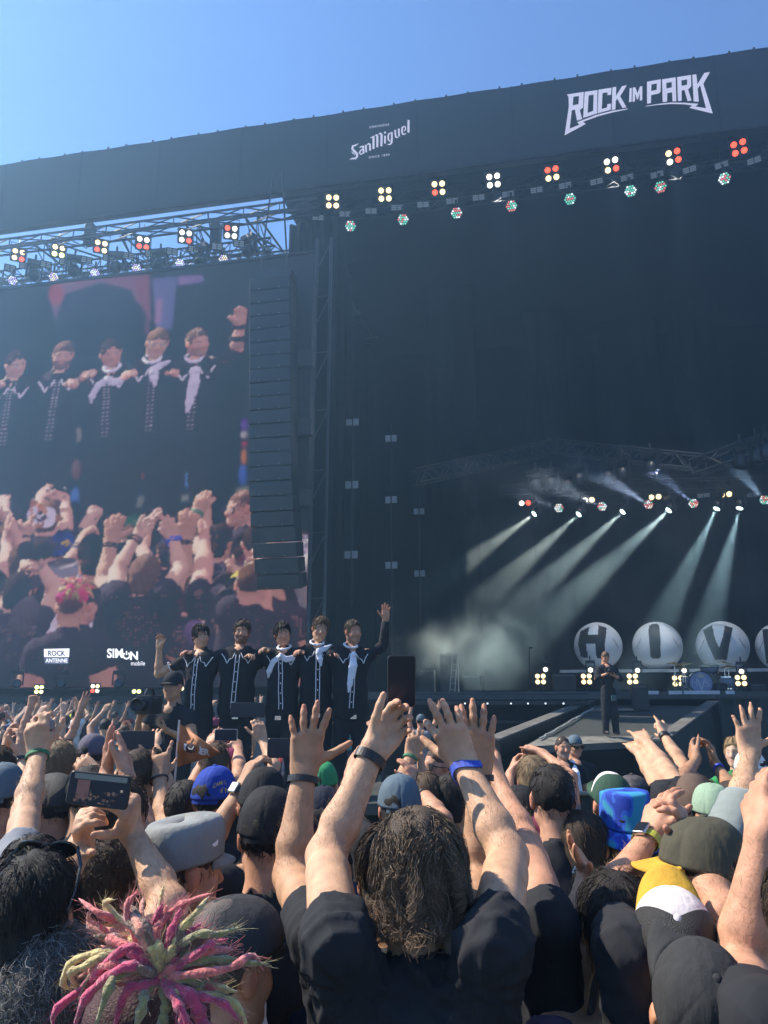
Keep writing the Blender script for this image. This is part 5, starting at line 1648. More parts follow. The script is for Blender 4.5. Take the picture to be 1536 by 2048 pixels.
def put_hair(H, parent, dist, k=1.0, style='short', col=(0.05, 0.035, 0.025), seed=0, dens=1.0, capped=False, **kw):
    pr = dict(short=dict(L=.034, maxoff=.010, low=-.075, lift=.006, grav=.25, jit=.35, thick=.004), medium=dict(L=.065, maxoff=.018, low=-.085, lift=.010, grav=.45, jit=.30, thick=.007), long=dict(L=.30, maxoff=.024, nrmk=.15, low=-.10, lift=.012, grav=.5, jit=.25, thick=.008, curl=.12),
              curly=dict(L=.075, maxoff=.026, low=-.085, lift=.018, grav=.10, jit=.7, thick=.010, curl=.75), fade=dict(L=.018, maxoff=.006, low=-.05, lift=.003, grav=.1, jit=.4, thick=.003), buzz=dict(L=.008, maxoff=.002, low=-.07, lift=.001, grav=0, jit=.5, thick=.0015))[style]
    pr.update(kw)
    th = pr.pop('thick')
    if capped:
        th = .002; pr['ztop'] = .004; pr['maxoff'] = min(pr['maxoff'], .010); dens *= .35
    low = pr['low']
    V, Fq = hair_cap(H, th, low, min(max(.0035 * dist, .005), .014), k)
    n = vnormals(V, Fq); q = H.loc(V)
    rs = np.random.default_rng(seed)
    dv = sum(np.sin(q @ (rs.normal(size=3) * 70) + rs.uniform(0, 6)) for _ in range(4)) * 0.0012 * k
    V = V + n * dv[:, None]
    cc = np.array(col)[None, :] * (0.75 + 0.12 * np.sin(q @ np.array((180, 60, 40)))[:, None])
    ho = link('hair', np_mesh('hair', V, Fq, hair_m, cc), parent)
    N = int(dens * (5000 if dist < 1.9 else 1500 if dist < 2.6 else 900 if dist < 3 else 380 if dist < 6 else 140 if dist < 12 else 0))
    if N and style != 'buzz':
        npts = 8 if style in ('long', 'curly') else 5
        if dist > 3:
            npts = min(npts, 4)
        rad = max(.00065, .00048 * dist)
        V, Fq, cs = grow_strands(H, N, pr.pop('L'), npts, rad, col, seed=seed, k=k, **pr)
        st = link('hair_strands', np_mesh('hair_strands', V, Fq, hair_m, cs), ho)
        st['kind'] = 'stuff'
# ================================================================== cloth colours
blk = fabric('black_cotton', (0.020, 0.021, 0.025)); blk2 = fabric('washed_black_cotton', (0.028, 0.029, 0.033)); gry = fabric('grey_cotton', (0.20, 0.21, 0.23)); wht = fabric('white_cotton', (0.72, 0.72, 0.72)); navy = fabric('navy_cotton', (0.02, 0.03, 0.07))
hoodg = fabric('grey_green_fleece', (0.20, 0.23, 0.20), sheen=0.4); teal = fabric('teal_print', (0.05, 0.30, 0.30)); green = fabric('green_cotton', (0.03, 0.22, 0.07)); purple = fabric('purple_cotton', (0.10, 0.07, 0.12)); brown = fabric('brown_cotton', (0.12, 0.08, 0.06)); redf = fabric('red_cotton', (0.40, 0.05, 0.05)); olive = fabric('olive_canvas', (0.075, 0.07, 0.048), fold=0.6, fs=15); dgrey = fabric('charcoal_canvas', (0.035, 0.036, 0.038), fold=0.6, fs=15)
capk = lambda n, c, **q: fabric('cap_' + n, c, 0.85, 0.0, 0.6, 16)
c_blk, c_gry, c_blue, c_mar = capk('black', (0.017, 0.017, 0.019)), capk('stone_grey', (0.23, 0.24, 0.235)), capk('royal_blue', (0.02, 0.05, 0.30)), capk('maroon', (0.20, 0.03, 0.08))
c_grn, c_lgrn, c_yel, c_wht, c_red, c_teal = capk('dark_green', (0.03, 0.07, 0.045)), capk('pale_green', (0.26, 0.36, 0.25)), capk('mustard', (0.52, 0.30, 0.035)), capk('off_white', (0.66, 0.60, 0.58)), capk('orange_red', (0.55, 0.10, 0.05)), capk('slate', (0.10, 0.14, 0.17))
c_lime = capk('lime', (0.55, 0.60, 0.06))
mesh_b = mat('cap_black_mesh', (0.02, 0.02, 0.02), 0.6, var=0.6, vscale=260, bump=0.9, bscale=420, bdist=0.004)
camo = None
def camo_mat():
    m = bpy.data.materials.new('blue_camouflage'); m.use_nodes = True
    nt = m.node_tree; b = nt.nodes['Principled BSDF']; b.inputs['Roughness'].default_value = 0.85
    tc = nt.nodes.new('ShaderNodeTexCoord'); vo = nt.nodes.new('ShaderNodeTexNoise'); vo.inputs['Scale'].default_value = 15; vo.inputs['Detail'].default_value = 1.0
    cr = nt.nodes.new('ShaderNodeValToRGB'); cr.color_ramp.interpolation = 'CONSTANT'
    cr.color_ramp.elements[0].color = (0.015, 0.05, 0.36, 1); cr.color_ramp.elements[1].color = (0.03, 0.26, 0.42, 1); cr.color_ramp.elements[1].position = 0.56
    e = cr.color_ramp.elements.new(0.46); e.color = (0.03, 0.12, 0.55, 1)
    nt.links.new(tc.outputs['Object'], vo.inputs['Vector']); nt.links.new(vo.outputs['Fac'], cr.inputs[0]); nt.links.new(cr.outputs[0], b.inputs['Base Color'])
    return m
camo = camo_mat()
rub_b = mat('black_rubber_band', (0.012, 0.012, 0.013), 0.5, bump=0.3, bscale=120); cl_blue = mat('blue_woven_band', (0.03, 0.07, 0.42), 0.7, var=0.5, vscale=90); cl_grn = mat('green_woven_band', (0.03, 0.16, 0.07), 0.8, var=0.5, vscale=90)
ru_yel = mat('yellow_watch_strap', (0.45, 0.46, 0.06), 0.5); ru_wht = mat('white_watch_strap', (0.7, 0.7, 0.7), 0.5); ru_olv = mat('olive_watch_strap', (0.07, 0.07, 0.055), 0.6); dk_face = mat('watch_glass', (0.01, 0.012, 0.018), 0.35, spec=0.2)
case_b = mat('phone_case_black', (0.012, 0.012, 0.014), 0.4); case_s = mat('phone_edge_steel', (0.35, 0.36, 0.38), 0.3, metal=0.8)
BR = dict(dark=(0.022, 0.017, 0.014), brown=(0.055, 0.034, 0.020), mid=(0.10, 0.062, 0.034), blond=(0.34, 0.23, 0.11), grey=(0.12, 0.115, 0.11), red=(0.16, 0.06, 0.03), sand=(0.22, 0.15, 0.08))
def a(s, e, w, t, pal='F', pose='open', **q):
    q.update(s=s, e=e, w=w, t=t, pal=pal, pose=pose)
    return q
bd = lambda mt, **q: dict(ty='band', mt=mt, **q)

# ---------------------------------------------------------------- the man with the phone, centre
P1 = person('shaggy brown haired man in black t-shirt in the middle, filming with both arms up', 833, 1742, 1.70, hair=dict(style='long', col=(0.105, 0.074, 0.050), seed=4, dens=2.4, L=.085, low=-.095, lift=.010, maxoff=.032, curl=.95, jit=.9, grav=.30, thick=.009, clump=240, wave=.026, grow=.005, nape=.20, zmin=-.085, tipcol=(0.24, 0.165, 0.11), cvar=.5), shirt=blk, sleeve=0.26, tone='fair', v=0.0045, fold=0.0065,
  arms=[a('L', (652, 1712), (747, 1502), (822, 1398), (0.35, -0.9, 0.1), 'grip', band=[bd(rub_b, off=.022, w=.011)], br='fff', ak=1.02, sh=(674, 1892, 1.56)), a('R', (1016, 1712), (928, 1528), (846, 1342), 'F', 'tap', band=[bd(cl_blue, off=.020, w=.010, wob=.010, name='festival_wristband')], ak=1.02, sh=(988, 1892, 1.56))], fat=1.06)
L1 = P1['L']; R1 = P1['R']
pc = at(803, 1362, 0.5 * (L1['tp'][1] + R1['tp'][1]) + 0.01)
ph1 = phone(pc, (1, 0, 0), _up, 'dark phone held upright by the long haired man in the middle', case_b, w=.0365, h=.0665)
# ---------------------------------------------------------------- man in front of him, both hands open
P2 = person('brown haired man mostly hidden behind the filming man, both open hands raised high', 790, 1752, 1.95, hair=dict(style='medium', col=BR['brown'], seed=5), shirt=blk, tone='tan', v=0.0046,
  arms=[a('L', (582, 1752), (608, 1542), (626, 1372), (0.0, 1, 0.15), 'wide', sh=(640, 1875, 1.86), band=[bd(rub_b, off=.024, w=.008)], ak=1.08, hk=1.06), a('R', (962, 1760), (957, 1540), (955, 1352), (0.05, 1, 0.15), 'open', sh=(925, 1880, 1.9), band=[bd(rub_b, off=.02, w=.008)], ak=1.05, hk=1.06)])
# ---------------------------------------------------------------- lower left corner
P3 = person('dark haired person with sunglasses on the head filming with both hands, lower left', 70, 1822, 1.82, hair=dict(style='medium', col=(0.018, 0.015, 0.013), seed=8, lift=.014, comb=(.25, -.2, .1)), shirt=blk2, tone='fair', yaw=4,
  arms=[a('L', (96, 1800), (168, 1690), (150, 1566, 1.99), (1, .1, 0.1), 'pinch', hk=1.05), a('R', (338, 1812), (262, 1660), (256, 1552, 2.0), (-1, .1, .1), 'pinch', hk=1.05)])
def sunglasses(H, parent, z=0.098, y=0.045, k=1.0, tilt=-35, name='sunglasses', up=False):
    T = lambda p: H(*[q * k for q in p])
    gl = mat('sunglass_black', (0.012, 0.012, 0.012), 0.15)
    m = MB()
    c, s = math.cos(R(tilt)), math.sin(R(tilt))
    def q(x, a_, b_):
        return Vector(T((x, y + a_ * c - b_ * s, z + a_ * s + b_ * c)))
    for e in (-1, 1):
        pts = [q(e * (.036 + .031 * math.cos(t)), .0, .021 * math.sin(t)) for t in np.linspace(0, 2 * math.pi, 15)]
        m.path(pts, .0028 * k, 5)
        m.add(pts[:-1], [tuple(range(14))])
        if up:
            m.path([Vector(T(p_)) for p_ in ((e * .066, y + .004, z + .004), (e * .086, y - .015, z - .03), (e * .098, y - .06, z - .07), (e * .096, y - .085, z - .105))], [.0045 * k, .004 * k, .0032 * k, .003 * k], 5)
            continue
        m.path([q(e * .068, 0, .012), q(e * .083, -.02, .006), q(e * .086, -.10, -.004), q(e * .082, -.125, -.022)], [.0045 * k, .004 * k, .003 * k, .003 * k], 5)
    m.path([q(-.008, 0, .008), q(0, .003, .012), q(.008, 0, .008)], .003 * k, 5)
    m.build(name, gl, parent)
sunglasses(P3['H'], P3['root'], .120, .030, tilt=35, up=True)
P4 = person('person with dark curly greying hair beside the coloured dreadlocks', 104, 1990, 1.78, hair=dict(style='curly', col=(0.085, 0.08, 0.076), seed=2, cvar=.6, tipcol=(0.30, .29, .28)), shirt=blk, tone='tan')
P5 = person('man in a dark flat cap with a shaved grey neck, next to the coloured dreadlocks', 452, 1930, 1.66, hair=dict(style='buzz', col=(0.16, 0.13, 0.11)), cap=dict(kind='flat', cols=dict(crown=dgrey, visor=dgrey)), shirt=blk, tone='red', yaw=38, byaw=0)
P6 = person('man in a stone grey army cap with a round pin, face turned right', 368, 1738, 2.25, hair=dict(style='short', col=BR['brown'], seed=3), cap=dict(kind='army', cols=dict(crown=c_gry, visor=c_gry)), shirt=wht, tone='red', yaw=52, byaw=10)
m = MB(); pn = P6['H'](.0, 0, 0)
q0 = P6['H'](.078, .045, .075); nn = unit(P6['H'].M @ np.array((.9, .3, .2)))
m.lathe(Vector(q0), [(0.014, 0), (0.014, 0.003), (0.012, 0.005)], Vector(nn), 16); m.build('pin_badge', mat('white_badge', (0.7, 0.68, 0.66), 0.4), P6['root'])
# dreadlocks
P7 = person('person with a bunch of pink, magenta and olive dreadlocks, bottom left', 300, 2070, 1.15, hair=dict(style='buzz', col=(0.08, 0.03, 0.03)), shirt=blk, tone='tan')
dl = {c: mat('dreadlock_' + c, v, 0.9, var=0.45, vscale=70, bump=1.0, bscale=150, bdist=0.006, sheen=0.5) for c, v in dict(pink=(0.64, 0.13, 0.11), magenta=(0.52, 0.03, 0.10), olive=(0.26, 0.22, 0.07), straw=(0.56, 0.42, 0.14), brown=(0.18, 0.09, 0.045), rose=(0.66, 0.24, 0.15)).items()}
kd = 0.985
KN = at(318, 1952, kd)
def dread(pts, col, r=0.0050, fuzz=True):
    """pts: (px, py, distance); smoothed"""
    rw = random.Random(int(pts[-1][0] * 7 + pts[-1][1]))
    P = [Vector(at(p[0] + rw.uniform(-9, 9) * (i_ > 0), p[1] + rw.uniform(-8, 12) * (i_ > 0), p[2] + rw.uniform(-.015, .02) * (i_ > 0))) for i_, p in enumerate(pts)]
    out = []
    n = 14
    for i in range(n + 1):
        t = i / n * (len(P) - 1); j = min(int(t), len(P) - 2); f = t - j
        p0 = P[max(j - 1, 0)]; p1 = P[j]; p2 = P[j + 1]; p3 = P[min(j + 2, len(P) - 1)]
        out.append(0.5 * ((2 * p1) + (p2 - p0) * f + (2 * p0 - 5 * p1 + 4 * p2 - p3) * f * f + (3 * p1 - p0 - 3 * p2 + p3) * f ** 3))
    rs = [r * (0.9 + 0.22 * math.sin(i * 1.9 + pts[-1][0])) * (1 if i < n - 4 else (1 - (i - n + 4) / 4.6)) for i in range(n + 1)]
    m = MB(); m.path(out, rs, 7); o = m.build('dreadlock', dl[col], P7['root'], True)
    # loose fuzz round the lock
    m = MB(); rg = random.Random(pts[-1][0])
    for i in range(60):
        j = rg.randrange(1, n); p = out[j]; dv = Vector((rg.gauss(0, 1), rg.gauss(0, 1), rg.gauss(0, 1))).normalized()
        al_ = (out[j + 1] - out[j - 1]).normalized()
        e1 = p + dv * r * 1.1 + al_ * 0.004; e2 = p + dv * r * rg.uniform(1.4, 3.2) + al_ * 0.012
        m.path([p + dv * r * 0.6, e1, e2], [.00022, .0002, .0001], 3, False)
    z = m.build('fuzz', dl[col], o); z['kind'] = 'stuff'
D0 = [
 ([(318, 1950, .985), (290, 1880, .985), (235, 1850, 1.0), (190, 1830, 1.02), (160, 1800, 1.03)], 'pink'), ([(315, 1948, .985), (240, 1870, 1.0), (180, 1860, 1.02), (172, 1815, 1.02)], 'rose'),
 ([(318, 1945, .985), (300, 1860, .99), (235, 1840, 1.0), (215, 1800, 1.01), (230, 1795, 1.02)], 'straw'), ([(320, 1945, .985), (270, 1880, .98), (262, 1820, .98), (270, 1770, .99)], 'pink'),
 ([(318, 1945, .985), (285, 1890, .985), (288, 1840, .99), (286, 1795, 1.0)], 'rose'), ([(322, 1945, .985), (300, 1890, .985), (308, 1830, .99), (330, 1770, 1.0)], 'straw'),
 ([(325, 1948, .985), (310, 1880, .985), (345, 1830, .985), (380, 1795, .99), (424, 1790, 1.0)], 'pink'), ([(325, 1950, .985), (340, 1880, .985), (380, 1830, .99), (425, 1798, 1.0)], 'straw'),
 ([(325, 1950, .985), (345, 1905, .98), (400, 1875, .975), (440, 1865, .98), (482, 1860, .985)], 'olive'), ([(325, 1952, .985), (360, 1920, .98), (410, 1890, .975), (440, 1880, .98)], 'magenta'),
 ([(325, 1955, .985), (370, 1925, .975), (430, 1920, .97), (490, 1930, .97), (545, 1928, .975)], 'olive'), ([(325, 1955, .985), (380, 1950, .975), (450, 1935, .97), (510, 1918, .97), (532, 1945, .975)], 'pink'),
 ([(325, 1957, .985), (380, 1975, .97), (440, 1995, .965), (480, 2030, .965)], 'magenta'), ([(322, 1958, .985), (360, 1990, .97), (420, 1990, .965), (470, 2020, .965), (492, 2060, .965)], 'straw'),
 ([(315, 1945, .985), (240, 1900, .98), (150, 1910, .99), (118, 1960, 1.0), (150, 1985, 1.0)], 'straw'), ([(315, 1945, .985), (240, 1910, .975), (165, 1925, .985), (140, 1955, .995), (160, 1975, 1.0)], 'straw'),
 ([(312, 1945, .985), (270, 1895, .97), (220, 1930, .965), (180, 1975, .97), (120, 2010, .98), (100, 2070, .985)], 'magenta', .0062), ([(312, 1950, .985), (250, 1935, .965), (200, 1960, .96), (165, 2010, .965), (140, 2070, .97)], 'magenta', .0062),
 ([(315, 1952, .985), (270, 1925, .965), (225, 1920, .965), (180, 1945, .97), (155, 2000, .975)], 'brown'), ([(318, 1955, .985), (290, 1940, .96), (240, 1950, .955), (210, 1990, .955), (190, 2070, .96)], 'olive', .0062),
 ([(318, 1958, .985), (285, 1965, .955), (245, 1990, .95), (225, 2060, .95)], 'magenta', .0062), ([(320, 1960, .985), (300, 1985, .955), (280, 2020, .95), (265, 2080, .95)], 'olive', .0062), ([(322, 1960, .985), (325, 1995, .955), (320, 2030, .95), (310, 2090, .95)], 'olive', .0062),
 ([(325, 1960, .985), (350, 2000, .955), (360, 2040, .95), (355, 2090, .95)], 'magenta', .0062), ([(325, 1958, .985), (375, 1995, .96), (410, 2040, .955), (420, 2090, .955)], 'magenta', .009), ([(318, 1950, .985), (285, 1915, .97), (240, 1905, .97), (195, 1915, .98), (165, 1950, .985)], 'olive'),
 ([(328, 1950, .985), (365, 1900, .985), (395, 1880, .985), (420, 1850, .99)], 'brown'), ([(328, 1950, .985), (350, 1890, .99), (365, 1850, 1.0), (372, 1815, 1.0)], 'brown'), ([(312, 1948, .985), (255, 1890, .99), (215, 1875, 1.0), (195, 1850, 1.0)], 'pink'), ([(322, 1942, .985), (330, 1880, .99), (345, 1830, .995)], 'olive'),
]
for q in D0:
    dread(*q)
for i in range(95):
    rg = random.Random(i)
    aa = rg.uniform(-3.4, 0.6); l = rg.uniform(70, 165)
    x1, y1 = 318 + math.cos(aa) * l, 1950 + math.sin(aa) * l * 0.9
    dread([(318, 1952, .985), (318 + math.cos(aa) * l * .5 + rg.uniform(-8, 8), 1950 + math.sin(aa) * l * .5 - 10, .98), (x1, y1 + rg.uniform(-6, 16), 1.0)], rg.choice(('pink', 'olive', 'brown', 'rose', 'straw', 'magenta')), .006)
# ---------------------------------------------------------------- phone in two hands, left
P8 = person('person with dark curly hair right in front of the level phone, left', 214, 1762, 2.45, hair=dict(style='curly', col=BR['brown'], seed=12), shirt=blk, tone='fair')
ph8 = phone(at(198, 1580, 1.96), Vector((0, 0, 1)) * 1.0 + Vector((.1, 0, 0)), Vector((-1, 0, .08)), 'dark phone held level by two hands at the left, stage picture on its glass', case_b, w=.0385, h=.0755)
# screen shows a dim stage picture: sky strip, screen block
def phone_picture(ph, rects):
    th, c, X, Y, Z = ph
    for kq_, (x0, x1, y0, y1, col) in enumerate(rects):
        m = MB(); m.add([c + X * x + Y * y + Z * (0.0055 + 0.00004 * kq_) for x, y in ((x0, y0), (x1, y0), (x1, y1), (x0, y1))], [(0, 1, 2, 3)])
        m.build('screen_picture', mat('screen_glow_%d_%d_%d' % tuple(int(q * 255) for q in col), (0.02, 0.02, 0.02), 0.2, emit=col, estr=0.12), th)
rq = random.Random(5)
phone_picture(ph8, [(.022, .0345, -.066, .062, (.20, .30, .42)), (-.022, .020, .022, .052, (.30, .17, .22))] + [(xq, xq + rq.uniform(.003, .008), yq, yq + rq.uniform(.003, .009), rq.choice(((.25, .16, .18), (.12, .10, .14), (.34, .24, .24), (.08, .08, .11)))) for xq, yq in ((rq.uniform(-.034, -.006), rq.uniform(-.06, .05)) for _ in range(36))] + [(.000, .006, -.060, -.054, (.9, .9, .9))])
P9 = person('man in a black cap and black t-shirt seen from behind, beside the raised open hand', 536, 1672, 2.42, hair=dict(style='fade', col=BR['dark']), cap=dict(kind='ball', cols=dict(crown=c_blk, visor=c_blk)), shirt=blk, tone='red')
# ---------------------------------------------------------------- right of the middle
P10 = person('person in a black top with one bare arm raised, right behind the filming man', 1030, 1845, 2.15, hair=dict(style='medium', col=BR['brown'], seed=31), shirt=blk, tone='red', sleeve=.2, arms=[a('R', (1048, 1690), (1000, 1570), (985, 1480), 'L', 'clap', sh=(1098, 1850, 1.95), ak=1.1)])
P11 = person('person in a black and purple vest with a white watch on a raised hand', 1232, 1850, 2.0, hair=dict(style='medium', col=BR['dark'], seed=14), shirt=purple, tone='fair', sleeve=0.05, arms=[a('L', (1163, 1850), (1172, 1748), (1128, 1662), 'R', 'flat', br='ffn', band=[dict(ty='watch', strap=ru_wht, face=dk_face, out=(-1, -.3, 0), off=.02)])])
P12 = person('man clapping overhead in a mustard and white trucker cap with a yellow watch strap', 1350, 1895, 1.80, hair=dict(style='medium', col=BR['mid'], seed=16, low=-.12), cap=dict(kind='ball', cols=dict(crown=mesh_b, front=c_wht, visor=c_yel, button=c_wht)), shirt=blk, tone='red', pitch=-50, yaw=14, v=.0048,
  arms=[a('L', (1214, 1802), (1298, 1672), (1338, 1548), (.85, .4, 0), 'clap', sh=(1258, 1905, 1.78), band=[dict(ty='watch', strap=ru_yel, face=dk_face, out=(-.5, -.4, .5), off=.018)], ak=1.06), a('R', (1452, 1830), (1372, 1690), (1352, 1560), (-.8, .3, 0), 'curl', br='ffn')])
P13 = person('person in a plain charcoal cap seen from above, bottom right corner', 1395, 2015, 1.62, hair=dict(style='short', col=BR['dark']), cap=dict(kind='ball', cols=dict(crown=dgrey, visor=dgrey, button=dgrey)), shirt=blk, tone='fair', pitch=-50)
P14 = person('person at the right picture edge with one thick bare arm raised', 1640, 1850, 1.42, hair=dict(style='short', col=BR['brown']), shirt=blk, tone='red', arms=[a('L', (1478, 1945), (1522, 1668), (1500, 1512), (.9, .35, 0), 'clap', sh=(1530, 2060, 1.40), ak=1.15, band=[])])
P15 = person('person in an olive cap with a yellow visor turned left', 1412, 1752, 2.02, hair=dict(style='fade', col=BR['dark']), cap=dict(kind='ball', cols=dict(crown=olive, visor=c_yel, button=olive)), shirt=blk2, tone='tan', yaw=-62, byaw=0)
P16 = person('person in a grey green hoodie with a raised open hand at the right edge', 1568, 1700, 2.45, hair=dict(style='short', col=BR['mid']), shirt=hoodg, tone='fair', sleeve=1.05, hood=True, srad=1.12, fold=.002, arms=[a('L', (1482, 1612), (1500, 1508), (1492, 1398), 'F', 'wide', sh=(1425, 1740, 2.40))])
P17 = person('person in a blue camouflage bucket hat', 1250, 1655, 3.05, hair=dict(style='short', col=BR['dark']), cap=dict(kind='bucket', cols=dict(crown=camo, visor=camo)), shirt=blk, tone='fair', yaw=-10, k=1.02)
P18 = person('dark haired person in a black t-shirt with a small round emblem on the back', 1168, 1690, 3.0, hair=dict(style='medium', col=BR['brown'], seed=22, comb=(.3, -.1, 0)), shirt=blk, tone='red', yaw=18, byaw=0)
P19 = person('person in a maroon cap with its visor pointing right', 1074, 1706, 3.2, hair=dict(style='short', col=BR['dark']), cap=dict(kind='ball', cols=dict(crown=c_mar, visor=c_mar, button=c_mar)), shirt=blk, tone='red', yaw=58, byaw=10)
P20 = person('man with short dark hair and a shaved neck right of the raised arms', 1105, 1594, 3.05, hair=dict(style='short', col=BR['dark'], seed=41, low=-.06, comb=(.2, 0, .3), lift=.012), shirt=blk, tone='red', v=.0070)
P21 = person('person in a plain black cap below the short haired man', 1044, 1642, 3.3, cap=dict(kind='ball', cols=dict(crown=c_blk, visor=c_blk)), hair=dict(style='fade', col=BR['dark']), shirt=blk, tone='tan', byaw=0)
P22 = person('person in a dark green cap with a white front panel', 1222, 1606, 3.7, hair=dict(style='short', col=BR['mid']), cap=dict(kind='ball', cols=dict(crown=c_grn, front=c_wht, visor=c_grn)), shirt=blk2, tone='red', pitch=-22, yaw=-12)
P23 = person('person in a dark patterned cap behind the blue bucket hat', 1268, 1606, 4.0, hair=dict(style='short', col=BR['dark']), cap=dict(kind='ball', cols=dict(crown=mat('dark_check', (0.05, 0.045, 0.05), 0.8, var=0.9, vscale=45), visor=c_blk)), shirt=blk, tone='fair', yaw=30)
P24 = person('person in a pale green cap with a back strap, beside the hoodie sleeve', 1425, 1632, 3.6, hair=dict(style='curly', col=BR['mid'], low=-.09), cap=dict(kind='ball', cols=dict(crown=c_lgrn, visor=c_lgrn, button=c_lgrn)), shirt=blk, tone='tan', yaw=-15)
P25 = person('sandy blond man clapping above his head, in front of the security men', 1068, 1560, 4.1, hair=dict(style='medium', col=BR['sand'], seed=17), shirt=gry, tone='red', arms=[a('L', (1012, 1608), (1020, 1548), (1038, 1494), 'R', 'curl', hk=1.0), a('R', (1138, 1556), (1088, 1508), (1046, 1488), (-.6, .5, -.3), 'curl')])
P26 = person('person with two horn sign hands stretched forward over the ramp', 1352, 1618, 3.9, hair=dict(style='short', col=BR['dark']), shirt=blk, tone='fair', arms=[a('L', (1308, 1552), (1275, 1500), (1252, 1474), 'F', 'horns', sh=(1330, 1600, 3.9)), a('R', (1330, 1535), (1292, 1482), (1264, 1450), 'F', 'horns', sh=(1372, 1600, 3.9))])
P27 = person('person with one horn sign hand and a dark watch raised before the ramp', 1398, 1600, 4.1, hair=dict(style='medium', col=BR['brown']), shirt=blk2, tone='fair', arms=[a('L', (1362, 1530), (1328, 1470), (1316, 1424), (-.4, .8, 0), 'horns', sh=(1380, 1590, 4.1), band=[bd(rub_b, off=.02, w=.014)])])
P28 = person('tanned person clapping high with a blue and white wristband', 1462, 1612, 3.9, hair=dict(style='buzz', col=(0.06, 0.04, 0.03)), shirt=blk, tone='olive', arms=[a('L', (1362, 1565), (1392, 1520), (1372, 1478), 'R', 'clap', sh=(1430, 1650, 3.8)), a('R', (1470, 1590), (1432, 1530), (1408, 1452), 'L', 'relax', sh=(1495, 1650, 3.8), band=[bd(cl_blue, off=.05, w=.010)])])
P29 = person('person with two pale hands up behind the pale green cap', 1388, 1612, 3.7, hair=dict(style='short', col=BR['dark']), cap=dict(kind='beanie', cols=dict(crown=brown)), shirt=blk, tone='fair', arms=[a('L', (1372, 1650), (1376, 1592), (1382, 1552), 'R', 'flat'), a('R', (1415, 1650), (1404, 1600), (1398, 1566), 'L', 'flat')])
# ---------------------------------------------------------------- left
P30 = person('man in a black mesh cap with an orange visor, red ear', 106, 1616, 3.35, hair=dict(style='fade', col=BR['dark']), cap=dict(kind='ball', cols=dict(crown=mesh_b, front=c_blk, visor=c_red)), shirt=gry, tone='red', yaw=-58, byaw=-5)
P30b = person('person in a grey t-shirt hidden but for a raised arm with a green wristband', 62, 1760, 2.35, hair=dict(style='short', col=BR['dark']), shirt=gry, tone='fair', arms=[a('L', (52, 1622), (76, 1508), (70, 1398), 'F', 'curl', sh=(34, 1745, 2.36), band=[bd(cl_grn, off=.015, w=.008)], hk=1.04)])
P31 = person('person in a black cap at the left picture edge with one sunlit palm', 0, 1598, 3.2, hair=dict(style='short', col=BR['dark']), cap=dict(kind='ball', cols=dict(crown=c_teal, visor=c_blk)), shirt=navy, tone='red', arms=[a('R', (70, 1690), (42, 1628), (30, 1538), 'L', 'flat')])
P32 = person('person clapping at the far left edge with a dark wristband', -10, 1548, 3.5, hair=dict(style='short', col=BR['brown']), shirt=blk, tone='fair', arms=[a('R', (62, 1590), (42, 1520), (48, 1446), 'L', 'clap', band=[bd(rub_b, off=.02, w=.012)]), a('L', (-30, 1570), (8, 1512), (22, 1440), 'R', 'clap')])
P33 = person('person with two palms pressed together high up, behind the level phone', 238, 1630, 2.7, hair=dict(style='medium', col=BR['brown']), shirt=blk, tone='red', arms=[a('L', (196, 1632), (213, 1545), (222, 1436), 'R', 'flat', hk=1.05), a('R', (280, 1632), (256, 1552), (242, 1464), 'L', 'flat', hk=1.05)])
P34 = person('person with one hand bent forward above the level phone', 178, 1592, 3.3, hair=dict(style='short', col=BR['dark']), shirt=blk, tone='fair', arms=[a('R', (214, 1600), (190, 1548), (138, 1502), 'F', 'relax')])
P35 = person('curly blond person filming with a small phone, left crowd', 118, 1530, 4.3, hair=dict(style='curly', col=BR['sand'], seed=3), shirt=blk, tone='fair', arms=[a('L', (92, 1545), (98, 1510), (100, 1482), 'R', 'grip'), a('R', (150, 1545), (144, 1510), (142, 1480), 'L', 'grip')])
phone(at(120, 1491, 4.75), (0, 0, 1), (-1, 0, 0.02), 'dark phone with a green lit edge held level in the left crowd', case_b)
P36 = person('person holding a tall dark phone case up in both hands, left crowd', 275, 1552, 3.7, hair=dict(style='short', col=BR['brown']), shirt=blk, tone='tan', arms=[a('L', (240, 1570), (252, 1518), (256, 1470), 'R', 'grip'), a('R', (318, 1570), (302, 1525), (300, 1478), 'L', 'grip')])
phone(at(275, 1480, 4.1), (0, 0, 1), (-1, 0, -0.03), 'big black phone held level behind the two pressed palms', case_b, w=.046, h=.088)
P37 = person('dark haired person in black making a horn sign with a black wristband', 370, 1618, 3.5, hair=dict(style='short', col=(0.02, 0.016, 0.014), seed=9, low=-.06), shirt=blk, tone='tan', arms=[a('L', (328, 1652), (318, 1556), (326, 1472), (0.1, 1, 0), 'horns', sh=(322, 1705, 3.2), band=[bd(rub_b, off=.012, w=.005)], hk=1.06)])
P38 = person('person in a royal blue cap with yellow lettering', 428, 1600, 3.35, hair=dict(style='short', col=BR['dark']), cap=dict(kind='ball', cols=dict(crown=c_blue, visor=c_blue, button=c_blue)), shirt=blk, tone='red', yaw=12, byaw=0)
P39 = person('person in black filming with a phone, square watch on the wrist', 525, 1612, 3.0, hair=dict(style='short', col=(0.018, 0.016, 0.015)), cap=dict(kind='ball', cols=dict(crown=c_blk, visor=c_blk)), shirt=blk, tone='tan', arms=[a('L', (408, 1702), (484, 1576), (528, 1478), (.8, .45, 0), 'grip', sh=(440, 1770, 2.66), band=[dict(ty='watch', strap=ru_olv, face=dk_face, out=(-.5, -.8, .2), off=.025)], ak=1.08, hk=1.06)])
